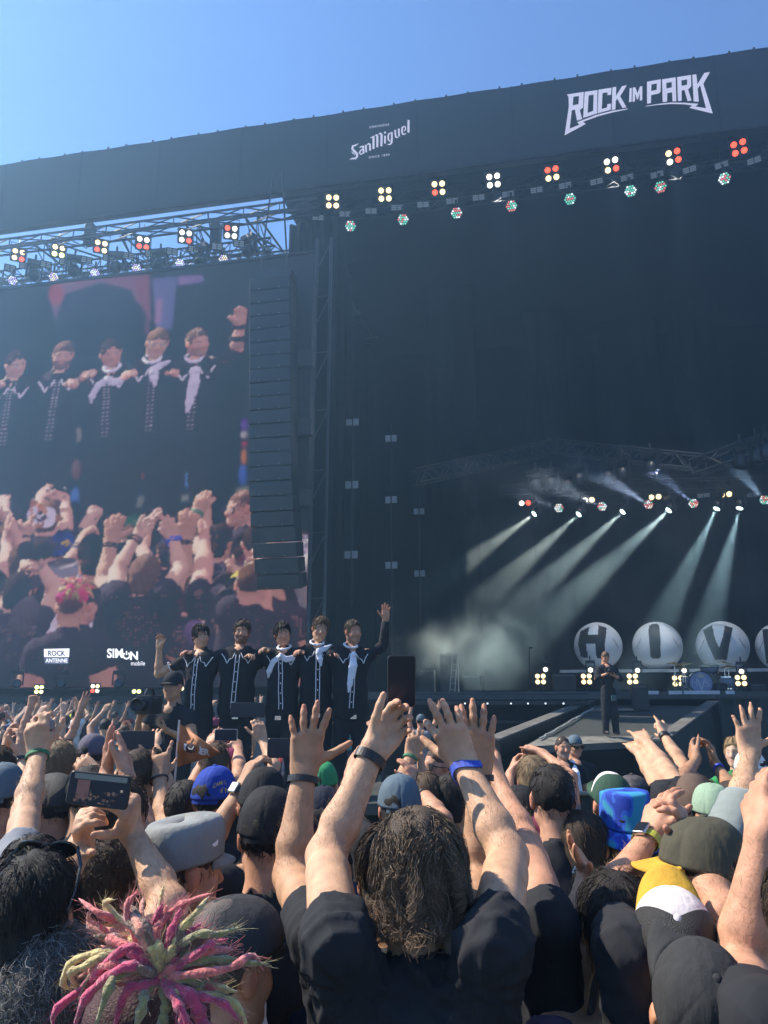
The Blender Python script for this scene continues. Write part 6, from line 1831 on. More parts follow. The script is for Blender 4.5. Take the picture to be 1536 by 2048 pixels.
ph39 = phone(at(563, 1496, P39['L']['tp'][1] + .02), (0, 0, 1), (-1, 0, 0.02), 'phone held level behind the wrist with the square watch', case_b, w=.037, h=.055)
P40 = person('person in a maroon cap holding a phone up above the blue cap', 460, 1538, 5.4, hair=dict(style='short', col=BR['grey']), cap=dict(kind='ball', cols=dict(crown=c_mar, visor=c_mar)), shirt=blk, tone='fair', arms=[a('R', (548, 1532), (524, 1478), (506, 1410), (-.3, .9, 0), 'curl', hk=1.08)])
phone(at(495, 1420, 4.65), (0, 0, 1), (-1, 0, 0.02), 'black phone held level in front of the band by a raised hand', case_b, w=.042, h=.10)
P41 = person('person with a fan of fingers and a small camera below the band', 430, 1528, 5.0, hair=dict(style='curly', col=BR['mid']), shirt=blk, tone='red', arms=[a('L', (408, 1530), (418, 1492), (436, 1450), (.4, .9, 0), 'open'), a('R', (478, 1535), (476, 1498), (466, 1462), (-.5, .8, 0), 'curl')])
phone(at(452, 1470, 5.25), (0, 0, 1), (-1, 0, -.05), 'small silver phone in two hands below the band', case_s)
P42 = person('person with a single open hand raised beside the orange pennant', 300, 1540, 4.4, hair=dict(style='short', col=BR['dark']), shirt=navy, tone='fair', arms=[a('R', (322, 1540), (308, 1490), (310, 1452), 'F', 'open')])
P43 = person('red faced man with sunglasses looking left behind the clapping hands', 876, 1530, 5.2, hair=dict(style='buzz', col=(0.10, 0.06, 0.04)), shirt=blk, tone='red', yaw=-118, byaw=-90, face=True, arms=[a('L', (905, 1580), (892, 1552), (902, 1512), 'L', 'flat', hk=.95)])
sunglasses(P43['H'], P43['root'], -.008, .085, tilt=0)
P44 = person('woman with a blond ponytail and dark hair, next to the blue wristband', 905, 1602, 3.8, hair=dict(style='medium', col=BR['dark'], seed=6), shirt=blk, tone='tan', yaw=25)
m = MB(); pq = P44['H']
for i in range(34):
    rg = random.Random(i); ox, oz = rg.gauss(0, .010), rg.gauss(0, .008)
    m.path([Vector(pq(-.03 + ox * .3, -.10, .02 + oz)), Vector(pq(-.05 + ox, -.125, -.02 + oz)), Vector(pq(-.06 + ox * 1.4, -.125, -.11)), Vector(pq(-.055 + ox * 1.2, -.11, -.20 + oz * 3))], [.003, .004, .004, .001], 4, False)
z = m.build('ponytail', mat('blond_hair', BR['blond'], 0.45, var=0.3, vscale=80), P44['root'], True)
P45 = person('person in a slate blue cap clapping, behind the filming arm', 800, 1618, 3.3, hair=dict(style='curly', col=BR['dark']), cap=dict(kind='ball', cols=dict(crown=c_teal, visor=c_teal)), shirt=blk, tone='red', arms=[a('L', (690, 1612), (700, 1545), (716, 1476), (.8, .5, 0), 'clap', sh=(735, 1690, 3.25)), a('R', (885, 1640), (838, 1575), (806, 1500), (-.7, .6, 0), 'clap', sh=(865, 1700, 3.25), band=[bd(rub_b, off=.06, w=.008)])])
P46 = person('person in a green cap half hidden behind the open hand', 645, 1572, 4.6, hair=dict(style='short', col=BR['mid']), cap=dict(kind='ball', cols=dict(crown=capk('grass_green', (0.04, 0.25, 0.10)), visor=c_grn)), shirt=blk, tone='fair', arms=[a('R', (660, 1560), (655, 1580), (640, 1540), 'F', 'relax')] if False else ())
P47 = person('person with an arm and a green wristband between the raised phone and clapping hands', 850, 1598, 3.8, hair=dict(style='medium', col=BR['mid'], seed=23), shirt=gry, tone='tan', arms=[a('L', (792, 1590), (822, 1512), (838, 1440), 'F', 'relax', sh=(815, 1655, 3.7), band=[bd(cl_grn, off=.02, w=.008)]), a('R', (862, 1620), (845, 1545), (842, 1490), 'L', 'flat')])
P48 = person('person in dark blue between the two raised arms', 645, 1650, 3.0, hair=dict(style='short', col=(0.02, 0.018, 0.02), thick=.012), cap=dict(kind='ball', cols=dict(crown=capk('dark_navy', (0.012, 0.016, 0.03)), visor=c_blk)), shirt=navy, tone='fair')
P49 = person('person in a grey rounded cap in front of the far left crowd', 184, 1512, 5.0, hair=dict(style='short', col=BR['dark']), cap=dict(kind='ball', cols=dict(crown=capk('dull_violet_grey', (0.10, 0.09, 0.12)), visor=c_blk)), shirt=blk, tone='fair')
# ---------------------------------------------------------------- lettering on cap and shirt
gold_t = mat('gold_thread', (0.50, 0.36, 0.04), 0.7)
def on_body(root, nm, txtfn, mt, off=0.004, parent=None):
    tgt = next(o for o in root.children if o.name.split('.')[0] == nm)
    dg = bpy.context.evaluated_depsgraph_get()
    bv = BVHTree.FromPolygons([tuple(q.co) for q in tgt.data.vertices], [tuple(p.vertices) for p in tgt.data.polygons])
    def fn(px, py):
        h = bv.ray_cast(EYE, ray(px, py).normalized())
        if h[0] is None:
            n_ = bv.find_nearest(at(px, py, Vector(root.location).y))
            return n_[0] + n_[1] * off
        return h[0] - ray(px, py).normalized() * off
    m = MB(); txtfn(m, fn); return m.build('lettering', mt, tgt)
on_body(P38['root'], 'cap', lambda m, f: (text_fit(m, 'CAMEL', lambda u, v: f(426 + 27 * u, 1575 - 9 * u - 8 * v + 5 * (u - .5) ** 2 * 2), bold=.02),
   flat_poly(m, [[(441, 1585), (442, 1578), (444, 1577), (446, 1573), (448, 1577), (450, 1573), (452, 1578), (454, 1572), (456, 1572), (455, 1578), (452, 1581), (452, 1586), (450, 1586), (449, 1581), (445, 1581), (444, 1586)]], f)), gold_t)
on_body(P18['root'], 'shirt', lambda m, f: (ribbon(m, [(1322 + 17 * math.sin(t), 1788 - 15 * math.cos(t)) for t in np.linspace(-2.6, 2.6, 24)], 2.5, f), ribbon(m, [(1322 + 11 * math.sin(t), 1788 - 9.5 * math.cos(t)) for t in np.linspace(0, 6.28, 24)], 2, f)), gold_t) if False else None

# ---------------------------------------------------------------- orange pennant
pen = thing('pennant', 'orange triangular pennant with a round dark emblem and white letters on a stick', 'flag', at(352, 1540, 4.0))
pd = 4.0
def pf(x, y):
    return at(x, y, pd + 0.03 * math.sin((x - 355) * 0.12) + 0.02 * math.sin(y * 0.1))
m = MB(); n = 14
vs = []; fs = []
for i in range(n + 1):
    t = i / n
    x = 358 + (441 - 358) * t; ya = 1446 + (1505 - 1446) * t; yb = 1534 + (1508 - 1534) * t
    for j in range(7):
        vs.append(pf(x - (5 * j / 6) * (1 - t), ya + (yb - ya) * j / 6))
fs = [(i * 7 + j, i * 7 + j + 1, (i + 1) * 7 + j + 1, (i + 1) * 7 + j) for i in range(n) for j in range(6)]
fo = link('cloth', new_mesh('cloth', vs, fs, True, [mat('orange_pennant', (0.46, 0.17, 0.06), 0.7, var=0.35, vscale=8)]), pen)
sol = fo.modifiers.new('thickness', 'SOLIDIFY'); sol.thickness = 0.002
m = MB(); m.tube(at(358.5, 1440, pd), at(346, 1610, pd), 0.006, 6); m.build('stick', mat('pale_stick', (0.6, 0.5, 0.42), 0.6), pen)
pf2 = lambda x, y: pf(x, y) - ray(x, y).normalized() * 0.012
m = MB(); flat_poly(m, [[(368, 1487), (402, 1492), (400, 1508), (368, 1500)]], pf2); m.build('letter_patch', mat('white_print', (0.75, 0.72, 0.7), 0.7), pen)
pf3 = lambda x, y: pf(x, y) - ray(x, y).normalized() * 0.016
m = MB(); flat_poly(m, [[(381 + 10 * math.cos(t), 1496 + 10 * math.sin(t)) for t in np.linspace(0, 6.283, 20)[:-1]]], pf3); m.build('emblem', mat('dark_print', (0.05, 0.02, 0.025), 0.7), pen)
m = MB(); text_fit(m, 'ER', lambda u, v: pf2(400 + 20 * u, 1509 + 3 * u - 13 * v), bold=.05); m.build('lettering', mat('white_print', ()), pen)
pf4 = lambda x, y: pf(x, y) - ray(x, y).normalized() * 0.020
m = MB(); ribbon(m, [(375, 1493), (379, 1498), (384, 1498), (388, 1492)], [1, 2.5, 2.5, 1], pf4); m.build('emblem_mark', MATS['white_print'], pen)
m = MB()
# ================================================================== the band on the front platform
ZB = 1.07
plat = thing('front_platform', 'low black platform in the crowd carrying the five band members', 'platform', at(565, 1560, 8.2) * 1.0)
plat.location = (plat.location.x, plat.location.y, 0)
p0 = lvl(330, 7.7, 0); p1 = lvl(800, 7.7, 0)
m = MB(); m.box(((p0.x + p1.x) / 2, 8.5, ZB - 0.05), (p1.x - p0.x) / 2, 0.95, 0.05); m.build('deck', deck_mat, plat)
m = MB(); m.box(((p0.x + p1.x) / 2, 8.5, (ZB - 0.1) / 2), (p1.x - p0.x) / 2 - 0.03, 0.9, (ZB - 0.1) / 2 - 0.003); m.build('skirt', black_cloth, plat)
pipe = mat('white_piping', (0.78, 0.78, 0.80), 0.6)
pipe_o = mat('gilt_piping', (0.70, 0.45, 0.25), 0.5)
silk = mat('white_neckerchief', (0.70, 0.70, 0.76), 0.5, var=0.08, vscale=20, bump=0.4, bscale=40, bdist=0.01)
west = fabric('black_western_shirt', (0.016, 0.016, 0.019), fold=0.7)
lb = lambda s, e, w, t, pal, pose, **q: dict(s=s, loc=(e, w, t), pal=pal, pose=pose, **q)
hugR = lb('R', (.34, -.13, -.15), (.50, -.09, -.045), (.62, .045, -.03), (0, .2, -1), 'relax', up=False)
hugL = lb('L', (-.34, -.13, -.15), (-.50, -.09, -.045), (-.62, .045, -.03), (0, .2, -1), 'relax', up=False)
BAND = [
 ('dark haired band member in short sleeves raising his hand, leftmost of the five', 402, 1270, dict(style='medium', col=(0.02, 0.015, 0.012), seed=1, comb=(.2, .3, 0)), None, [lb('R', (.44, .06, -.22), (.43, .10, .05), (.40, .12, .22), (0, 1, 0), 'relax', up=False), hugL], 0.55, -35, 'fair', False),
 ('bearded band member with brown swept back hair, second from the left of the five', 484, 1262, dict(style='medium', col=(0.085, 0.055, 0.035), seed=2, comb=(0, -.3, .4), lift=.014), (0.10, 0.06, 0.04), [hugR, hugL], 0.55, -8, 'red', False),
 ('smiling band member with a black mop of hair and a wide white neckerchief', 565, 1266, dict(style='medium', col=(0.02, 0.016, 0.014), seed=3, lift=.016), None, [hugR, hugL], 1.0, -18, 'red', 'left'),
 ('band member with a brown fringe and open shirt, white neckerchief, fourth of the five', 641, 1256, dict(style='medium', col=(0.12, 0.075, 0.04), seed=4, comb=(.1, .35, 0), lift=.012), None, [hugR, hugL], 1.0, -12, 'fair', 'mid'),
 ('band member waving high with one arm, long hanging white neckerchief, right end of the five', 706, 1262, dict(style='short', col=(0.07, 0.048, 0.03), seed=5), (0.30, 0.18, 0.12), [hugR, lb('L', (-.36, .0, .04), (-.37, .04, .31), (-.36, .08, .49), (0, 1, 0.1), 'open', up=False)], 1.0, -38, 'red', 'long'),
]
for bi, (lab, hx, hy, hr, beard, arms_, slv, yw, tone, scarf) in enumerate(BAND):
    hc = at(hx, hy, 8.2); hr = dict(hr, dens=4.0)
    kk = (hc.z - ZB) / 1.63
    I = person(lab, hx, hy, 8.2, hair=hr, shirt=west, sleeve=slv if slv < 1 else 1.0, arms=arms_, tone=tone, yaw=180 + yw * 0.9, pitch=(8, 3, 6, 10, 2)[bi], roll=(6, -4, 9, -7, 5)[bi], byaw=180 + (14, -6, 10, -12, -18)[bi], face=True, beard=beard, zg=ZB, k=kk, fat=(1.02, 1.2, 1.12, 1.08, 1.22)[bi], lean=((.02, 0), (-.015, 0), (.025, 0), (-.03, 0), (-.02, 0))[bi], trousers=blk, v=.0072, fold=.0075, group='the five band members on the platform', brow=tuple(q * 0.8 for q in hr['col']))
    t = I['root']; B = I['B']; H = I['H']
    sh = next(o for o in t.children if o.name.split('.')[0] == 'shirt')
    if slv >= 1:                                     # lower sleeves
        for sd in 'LR':
            q = I[sd]
            m = MB(); m.path([Vector(q['el'] + (q['sh'] - q['el']) * .12), Vector(q['el']), Vector(q['el'] + (q['wr'] - q['el']) * .5), Vector(q['el'] + (q['wr'] - q['el']) * .93)], [.058 * kk, .056 * kk, .050 * kk, .042 * kk], 12); m.build('lower_sleeve', west, t, True)
    bv = BVHTree.FromPolygons([tuple(q.co) for q in sh.data.vertices], [tuple(p.vertices) for p in sh.data.polygons])
    yax = Vector(B.M[:, 1])
    def onf(x, z, o=0.004):
        h = bv.ray_cast(Vector(B(x * kk, .6, z * kk)), -yax)
        return (h[0] if h[0] is not None else Vector(B(x * kk, .1, z * kk))) + yax * o
    def line(pts, mt, r=.0042, n=8):
        P = []
        for (x0, z0), (x1, z1) in zip(pts[:-1], pts[1:]):
            P += [onf(x0 + (x1 - x0) * i / n, z0 + (z1 - z0) * i / n) for i in range(n)]
        P.append(onf(*pts[-1]))
        m = MB(); m.path(P, r, 5); m.build('piping', mt, t)
    sk = 0.015 * math.sin(bi * 2.1)
    for e in (-1, 1):
        line([(e * .17, -.055), (e * .135, -.10), (e * .105, -.155), (e * .085, -.115), (e * .055, -.105), (e * .03, -.05)], pipe)
        line([(e * .019, -.07), (e * .019 + sk, -.30), (e * .019 + sk * 2.2, -.60)], pipe)
        q = I['R' if e > 0 else 'L']
        if slv < 1:
            o, *_ = band(q['sh'] + (q['el'] - q['sh']) * slv, q['sh'], q['v'], t, 'sleeve_trim', pipe, 0.0, .004, .066 * kk, .060 * kk, .003)
    for i in range(5):
        p = onf(sk * (.4 + i * .4), -.14 - .10 * i, .004)
        m = MB(); m.lathe(p, [(.007, 0), (.006, .004), (.0001, .005)], yax, 8); m.build('button', pipe, t)
    # collar points
    for e in (-1, 1):
        m = MB(); P = [onf(e * .028, -.035, .012), onf(e * .085, -.03, .012), onf(e * .062, -.115, .012)]
        m.add(P + [p_ - yax * .006 for p_ in P], [(0, 1, 2), (5, 4, 3), (0, 3, 4, 1), (1, 4, 5, 2), (2, 5, 3, 0)]); m.build('collar', west, t)
    if scarf:
        S = SDF()
        n_ = lambda x, z, o=.02: npv(onf(x, z, o))
        ring = [B(.068 * kk * math.cos(t_), (-.005 + .072 * math.sin(t_)) * kk, (.035 - .030 * math.sin(t_)) * kk) for t_ in np.linspace(0, 6.283, 13)]
        for q0, q1 in zip(ring[:-1], ring[1:]):
            S.cone(q0, q1, .011, .011, .010)
        S.cone(n_(0, -.055, .03), n_(0, -.075, .03), .022, .020, .012)
        tails = dict(left=[((.0, -.07), (.075, -.12), (.125, -.22), (.135, -.28)), ((0, -.07), (-.06, -.10), (-.12, -.085), (-.14, -.08))], mid=[((0, -.07), (-.02, -.14), (-.03, -.20)), ((0, -.06), (-.08, -.03), (-.13, .005))], long=[((0, -.07), (.03, -.2), (.045, -.36), (.06, -.44)), ((0, -.07), (0, -.18), (.0, -.30))])[scarf]
        for tl in tails:
            P = [n_(x, z, .012) for x, z in tl]
            for i_, (q0, q1) in enumerate(zip(P[:-1], P[1:])):
                sd = unit(np.cross(q1 - q0, npv(yax))) * .018
                r0 = .012
                last = i_ == len(P) - 2
                for e in (-1, 0, 1):
                    S.cone(q0 + sd * e, q1 + sd * e * (.25 if last else 1), r0, .005 if last else r0, .012)
        V, Fq = S.mesh(.006)
        link('neckerchief', np_mesh('neckerchief', V, Fq, silk), t)
    m = MB(); w_ = Vector(B(0, .13, -.685 * kk)); m.box(w_, .03, .006, .02); m.build('belt_buckle', chrome, t)

# ---------------------------------------------------------------- camera operator in the pit
CO = person('video camera operator in a black cap and t-shirt in front of the left screen', 346, 1372, 7.3, hair=dict(style='short', col=BR['dark']), cap=dict(kind='ball', cols=dict(crown=c_blk, visor=c_blk)), shirt=blk, tone='tan', yaw=-160, byaw=-175, face=True, zg=0.55, trousers=blk,
  arms=[lb('R', (.24, .12, -.30), (.16, .32, -.12), (.12, .36, .02), (-1, 0, 0), 'grip', up=False), lb('L', (-.26, .10, -.30), (-.10, .32, -.20), (.0, .36, -.12), (0, 0, 1), 'grip', up=False)])
cc = Vector(CO['B'](.06, .36, .02))
vc = thing('video_camera', 'black shoulder video camera held by the operator in the pit', 'video camera', cc)
bx_, by_ = Vector(CO['B'].M[:, 0]), Vector(CO['B'].M[:, 1])
m = MB(); m.bbox(cc, .07, .14, .08, bx_, by_, b=.015); m.build('camera_body', black_metal, vc)
m = MB(); m.lathe(cc + by_ * .14, [(.045, 0), (.05, .06), (.055, .07), (.055, .14), (.048, .14), (.046, .12)], by_, 16); m.build('lens', black_metal, vc, True)
m = MB(); m.path([cc + Vector((0, 0, .08)) - by_ * .1, cc + Vector((0, 0, .13)) - by_ * .06, cc + Vector((0, 0, .13)) + by_ * .06, cc + Vector((0, 0, .08)) + by_ * .1], .012, 6); m.build('handle', black_metal, vc)
m = MB(); m.bbox(cc + bx_ * -.09 + by_ * .06 + Vector((0, 0, .03)), .03, .06, .03, bx_, by_, b=.008); m.build('viewfinder', black_metal, vc)
stp = thing('camera_riser', 'small black step under the video camera operator', 'riser', (CO['root'].location.x, CO['root'].location.y, 0))
m = MB(); m.bbox((CO['root'].location.x, CO['root'].location.y, .272), .5, .4, .27, b=.02); m.build('block', black_metal, stp)
m = MB(); m.box((CO['root'].location.x, CO['root'].location.y - .408, .35), .42, .006, .06); m.build('label_strip', rubber_edge, stp)
# ---------------------------------------------------------------- black clad man on the ramp
zr_ = 1.305
RM = person('man in black shirt and trousers standing on the ramp looking down at a camera', 1211, 1314, 16.5, hair=dict(style='short', col=(0.16, 0.11, 0.075), seed=7), shirt=blk, sleeve=1.0, trousers=blk, tone='red', yaw=180, byaw=175, pitch=32, face=True, zg=zr_, v=.0085, wide=1.35, k=(at(1211, 1314, 16.5).z - zr_) / 1.63,
  arms=[lb('R', (.26, .06, -.26), (.12, .27, -.18), (.02, .30, -.13), (0, 0, 1), 'grip', up=False), lb('L', (-.26, .05, -.28), (-.06, .26, -.22), (.06, .29, -.19), (0, 0, 1), 'grip', up=False)])
for sd in 'LR':
    q = RM[sd]
    m = MB(); m.path([Vector(q['el'] + (q['sh'] - q['el']) * .1), Vector(q['el']), Vector(q['el'] + (q['wr'] - q['el']) * .55)], [.060, .058, .052], 10); m.build('lower_sleeve', blk, RM['root'], True)
m = MB(); pb = Vector(RM['B'](-.05, .14, -.66)); m.bbox(pb, .05, .02, .06, b=.008); pkk = m.build('belt_pack', mat('belt_pack', (0.05, 0.10, 0.11), 0.5), RM['root'])
cc = Vector(RM['B'](.08, .30, -.10))
hcam = thing('photo_camera', 'small dark camera in the hands of the man on the ramp', 'camera', cc)
m = MB(); m.bbox(cc, .07, .035, .05, b=.01); m.build('camera_body', black_metal, hcam)
m = MB(); m.lathe(cc + Vector((0, -.03, -.01)), [(.035, 0), (.037, .06), (.03, .065)], Vector((0, -1, -.3)), 14); m.build('lens', black_metal, hcam, True)
# ---------------------------------------------------------------- security in the pit
SE = person('security man in black with a white towel round his neck below the ramp', 1126, 1494, 8.4, hair=dict(style='buzz', col=(0.05, 0.035, 0.03)), shirt=blk, tone='red', yaw=172, byaw=180, face=True, v=.0065, beard=(0.33, 0.22, 0.17), zg=0.0, k=(at(1126, 1494, 8.4).z) / 1.63)
S = SDF(); Bq = SE['B']
for e in (-1, 1):
    S.cone(Bq(0, -.09, .02), Bq(e * .085, -.03, .01), .026, .03, .02); S.cone(Bq(e * .085, -.03, .01), Bq(e * .095, .09, -.08), .03, .032, .02); S.cone(Bq(e * .09, .105, -.08), Bq(e * .115, .135, -.36), .03, .034, .02); S.cone(Bq(e * .055, .11, -.10), Bq(e * .075, .14, -.36), .026, .03, .02)
V, Fq = S.mesh(.009); link('towel', np_mesh('towel', V, Fq, mat('white_towel', (0.74, 0.74, 0.77), 0.95, bump=0.5, bscale=220)), SE['root'])
S2 = person('security man in a grey cap and sunglasses behind the towel man', 1150, 1492, 9.2, hair=dict(style='short', col=BR['dark']), cap=dict(kind='ball', cols=dict(crown=c_teal, visor=c_blk)), shirt=blk, tone='red', yaw=160, byaw=180, face=True, k=(at(1150, 1492, 9.2).z) / 1.63)
sunglasses(S2['H'], S2['root'], -.008, .085, tilt=0)
S3 = person('blond young person facing the crowd in the pit at the right', 1470, 1503, 6.6, hair=dict(style='medium', col=BR['blond'], seed=8, comb=(.2, .4, 0)), shirt=green, tone='pale', yaw=-140, byaw=-160, face=True, k=(at(1470, 1503, 6.6).z) / 1.63)
S4 = person('person in a white cap bent forward beside the blond one', 1500, 1540, 5.6, hair=dict(style='short', col=BR['dark']), cap=dict(kind='beanie', cols=dict(crown=wht)), shirt=green, tone='fair', yaw=-60)
# low crowd barrier of the pit
bar = thing('pit_barrier', 'dark ribbed crowd barrier below the security men', 'barrier', lvl(1150, 7.3, 0))
b0, b1 = lvl(1010, 7.3, 0), lvl(1700, 7.3, 0)
m = MB(); m.box((b0 + b1) / 2 + Vector((0, 0, .60)), (b1.x - b0.x) / 2, .02, .57); m.build('panel', cloth_green, bar)
m = MB(); m.tube(b0 + Vector((0, -.04, 1.19)), b1 + Vector((0, -.04, 1.19)), .022, 8); m.build('top_rail', steel, bar)
m = MB(); k = 40
for i in range(k):
    p = b0 + (b1 - b0) * (i / k); m.box(p + Vector((.03, -.028, 1.08)), .006, .006, .07)
lo = m.build('ribs', dark_steel, bar); lo['kind'] = 'stuff'

# ================================================================== the far crowd
FAR = []
far_sh = [blk, blk2, gry, navy, teal, redf, green, brown, wht, purple, olive, blk, blk]
far_cp = [c_blk, c_gry, c_blue, c_mar, c_grn, c_lime, c_red, c_teal, c_wht, c_lgrn]
hands_up = [a_ for a_ in ()]
uL = lb('L', (-.24, .08, .20), (-.16, .10, .44), (-.14, .12, .62), (0, 1, 0), 'open'); uR = lb('R', (.24, .08, .20), (.16, .10, .44), (.14, .12, .62), (0, 1, 0), 'open')
clL = lb('L', (-.30, .14, .08), (-.09, .22, .22), (-.03, .25, .39), (1, 0, 0), 'clap'); clR = lb('R', (.30, .14, .08), (.09, .22, .22), (.03, .25, .39), (-1, 0, 0), 'clap')
hrR = lb('R', (.26, .10, .18), (.24, .14, .43), (.23, .16, .60), (0, 1, 0), 'horns'); fsL = lb('L', (-.24, .06, .20), (-.20, .10, .45), (-.18, .12, .62), (0, 1, 0), 'fist')
grL = lb('L', (-.26, .12, .12), (-.10, .24, .30), (-.08, .28, .46), (1, 0, 0), 'grip'); grR = lb('R', (.26, .12, .12), (.10, .24, .30), (.08, .28, .46), (-1, 0, 0), 'grip')
uL2 = lb('L', (-.22, .14, .18), (-.06, .20, .40), (.02, .24, .56), (.4, 1, 0), 'relax'); uR2 = lb('R', (.28, .04, .16), (.34, .06, .42), (.40, .08, .58), (0, 1, 0), 'wide')
PF = [dict(arms=[uL2]), dict(arms=[uL, uR]), dict(arms=[clL, clR]), dict(arms=[hrR]), dict(arms=[uR2]), dict(arms=[fsL, uR2]), dict(arms=[clL, clR]), dict(arms=[uR]), dict(arms=[grL, grR]), dict(arms=[uL, uR2]), dict(arms=[]), dict(arms=[uL2, hrR])]
HS = [('short', 'dark'), ('medium', 'brown'), ('short', 'mid'), ('cap', 0), ('medium', 'sand'), ('cap', 1), ('curly', 'brown'), ('cap', 2), ('medium', 'dark'), ('short', 'brown'), ('cap', 3), ('curly', 'mid')]
PRE = []
def acts(i):
    return ('one bent hand up', 'both open hands up', 'clapping overhead', 'one horned hand up', 'one spread hand up', 'fist and hand up', 'clapping', 'one open hand up', 'both hands gripping', 'both arms spread up', 'arms down', 'horn sign up')[i]
CN = {c_blk: 'black', c_gry: 'grey', c_blue: 'blue', c_mar: 'maroon', c_grn: 'dark green', c_lime: 'lime', c_red: 'orange', c_teal: 'slate', c_wht: 'white', c_lgrn: 'pale green'}
SN_ = {blk: 'black', blk2: 'faded black', gry: 'grey', navy: 'navy', teal: 'teal', redf: 'red', green: 'green', brown: 'brown', wht: 'white', purple: 'purple', olive: 'olive'}
def copy_tree(o, parent=None):
    c = o.copy(); C.objects.link(c); c.parent = parent
    for ch in o.children:
        copy_tree(ch, c)
    return c
spots = []
rg = random.Random(21)
def ok_spot(x, y):
    for (u, w) in spots:
        if (u - x) ** 2 + (w - y) ** 2 < 0.42 ** 2:
            return False
    for q in PEOPLE:
        r_ = q['root'].location
        if (r_.x - x) ** 2 + (r_.y - y) ** 2 < 0.42 ** 2:
            return False
    if p0.x - .5 < x < p1.x + .5 and 6.9 < y < 9.8:
        return False
    return True
def fill(n, px0, px1, d0, d1):
    k = 0; tries = 0
    while k < n and tries < 4000:
        tries += 1
        d = d0 + (d1 - d0) * rg.random() ** 0.8
        x = (rg.uniform(px0, px1) - 768) / 1585 * d
        if ok_spot(x, d):
            spots.append((x, d)); k += 1
fill(34, -40, 330, 8.5, 20.5)
fill(56, -40, 340, 4.4, 8.5)
fill(24, -40, 360, 3.4, 4.6)
fill(40, 330, 980, 3.6, 6.8)
fill(42, 960, 1560, 3.6, 6.9)
seen_lab = {}
for i, (x, y) in enumerate(spots):
    v_ = i % 12
    if i == 12:
        thin_all()
    hgt = rg.uniform(1.62, 1.86) if y > 8 else rg.uniform(1.66, 1.84)
    lab_h = None
    yw = rg.uniform(-25, 25)
    if v_ >= len(PRE):
        st, hcx = HS[v_]
        kw = dict(hair=dict(style=st, col=BR[hcx], seed=v_)) if st != 'cap' else dict(hair=dict(style='short', col=BR['dark']), cap=dict(kind='ball', cols=dict(crown=far_cp[hcx], visor=far_cp[hcx])))
        I = person('', 0, 0, 0, wpos=(x, y, 1.63), shirt=blk, tone=('fair', 'tan', 'red', 'pale', 'tan', 'red', 'fair', 'olive')[v_ % 8], v=.0095, face=False, **kw, **PF[v_])
        PEOPLE.pop()
        PRE.append(I['root']); o = I['root']
    else:
        o = copy_tree(PRE[v_])
    o.location = (x, y, 0); o.rotation_euler = (0, 0, R(yw)); s_ = hgt / 1.75
    o.scale = (s_, s_, s_)
    shm = rg.choice(far_sh); cpm = rg.choice(far_cp)
    txt = ''
    for ch in o.children:
        nm = ch.name.split('.')[0]
        if nm in ('shirt', 'cap'):
            for q in [ch] + list(ch.children):
                if q.material_slots:
                    q.material_slots[0].link = 'OBJECT'; q.material_slots[0].material = shm if nm == 'shirt' else cpm
    head = (CN[cpm] + ' cap') if HS[v_][0] == 'cap' else HS[v_][0].replace('medium', 'longer') + {'dark': ' dark hair', 'brown': ' brown hair', 'mid': ' light brown hair', 'sand': ' sandy hair'}[HS[v_][1]]
    px_ = pix((x, y, 1.7))[0]
    where = 'under the left screen' if y > 13 and px_ < 400 else 'in far left crowd' if y > 8 else 'in the left crowd' if px_ < 330 else 'below the band' if px_ < 800 else 'before the ramp' if px_ < 1330 else 'at the right edge'
    lab = 'person with ' + head + ', ' + SN_[shm] + ' top, ' + acts(v_) + ', ' + where
    j = seen_lab.get(lab, 0); seen_lab[lab] = j + 1
    if j:
        lab = lab.replace('person', ('second person', 'third person', 'fourth person')[min(j - 1, 2)], 1)
    tag(o, lab, 'person', 'people in the far crowd')
# ================================================================== the big left screen and its live picture
def lin(c):
    c = np.asarray(c, float) / 255.0
    return np.where(c <= 0.04045, c / 12.92, ((c + 0.055) / 1.055) ** 2.4)
X0, X1, Y0, Y1 = -50, 640, 505, 1392
HH, WW = Y1 - Y0, X1 - X0
CV = np.zeros((HH, WW, 3)) + np.array([34, 48, 62.])
GX, GY = np.meshgrid(np.arange(WW) + X0 + 0.5, np.arange(HH) + Y0 + 0.5)
def _paint(x0, x1, y0, y1, fn, col, alpha=1.0):
    i0, i1 = max(0, int(y0 - Y0)), min(HH, int(y1 - Y0) + 1); j0, j1 = max(0, int(x0 - X0)), min(WW, int(x1 - X0) + 1)
    if i1 <= i0 or j1 <= j0:
        return
    d, c = fn(GX[i0:i1, j0:j1], GY[i0:i1, j0:j1])
    a = np.clip(0.5 - d / 1.3, 0, 1)[..., None] * alpha
    c = np.array(col, float) if c is None else c
    CV[i0:i1, j0:j1] = CV[i0:i1, j0:j1] * (1 - a) + c * a
def p_ell(cx, cy, rx, ry, col, dark=None, rot=0, alpha=1.0):
    def f(x, y):
        u = ((x - cx) * math.cos(rot) + (y - cy) * math.sin(rot)) / rx; v = (-(x - cx) * math.sin(rot) + (y - cy) * math.cos(rot)) / ry
        q = np.hypot(u, v)
        d = (q - 1) * min(rx, ry)
        if dark is None:
            return d, None
        t = np.clip(0.5 + (u * 0.7 + v * 0.5) * 0.6, 0, 1)[..., None]
        return d, np.array(col, float) * (1 - t) + np.array(dark, float) * t
    e = max(rx, ry) + 2
    _paint(cx - e, cx + e, cy - e, cy + e, f, col, alpha)
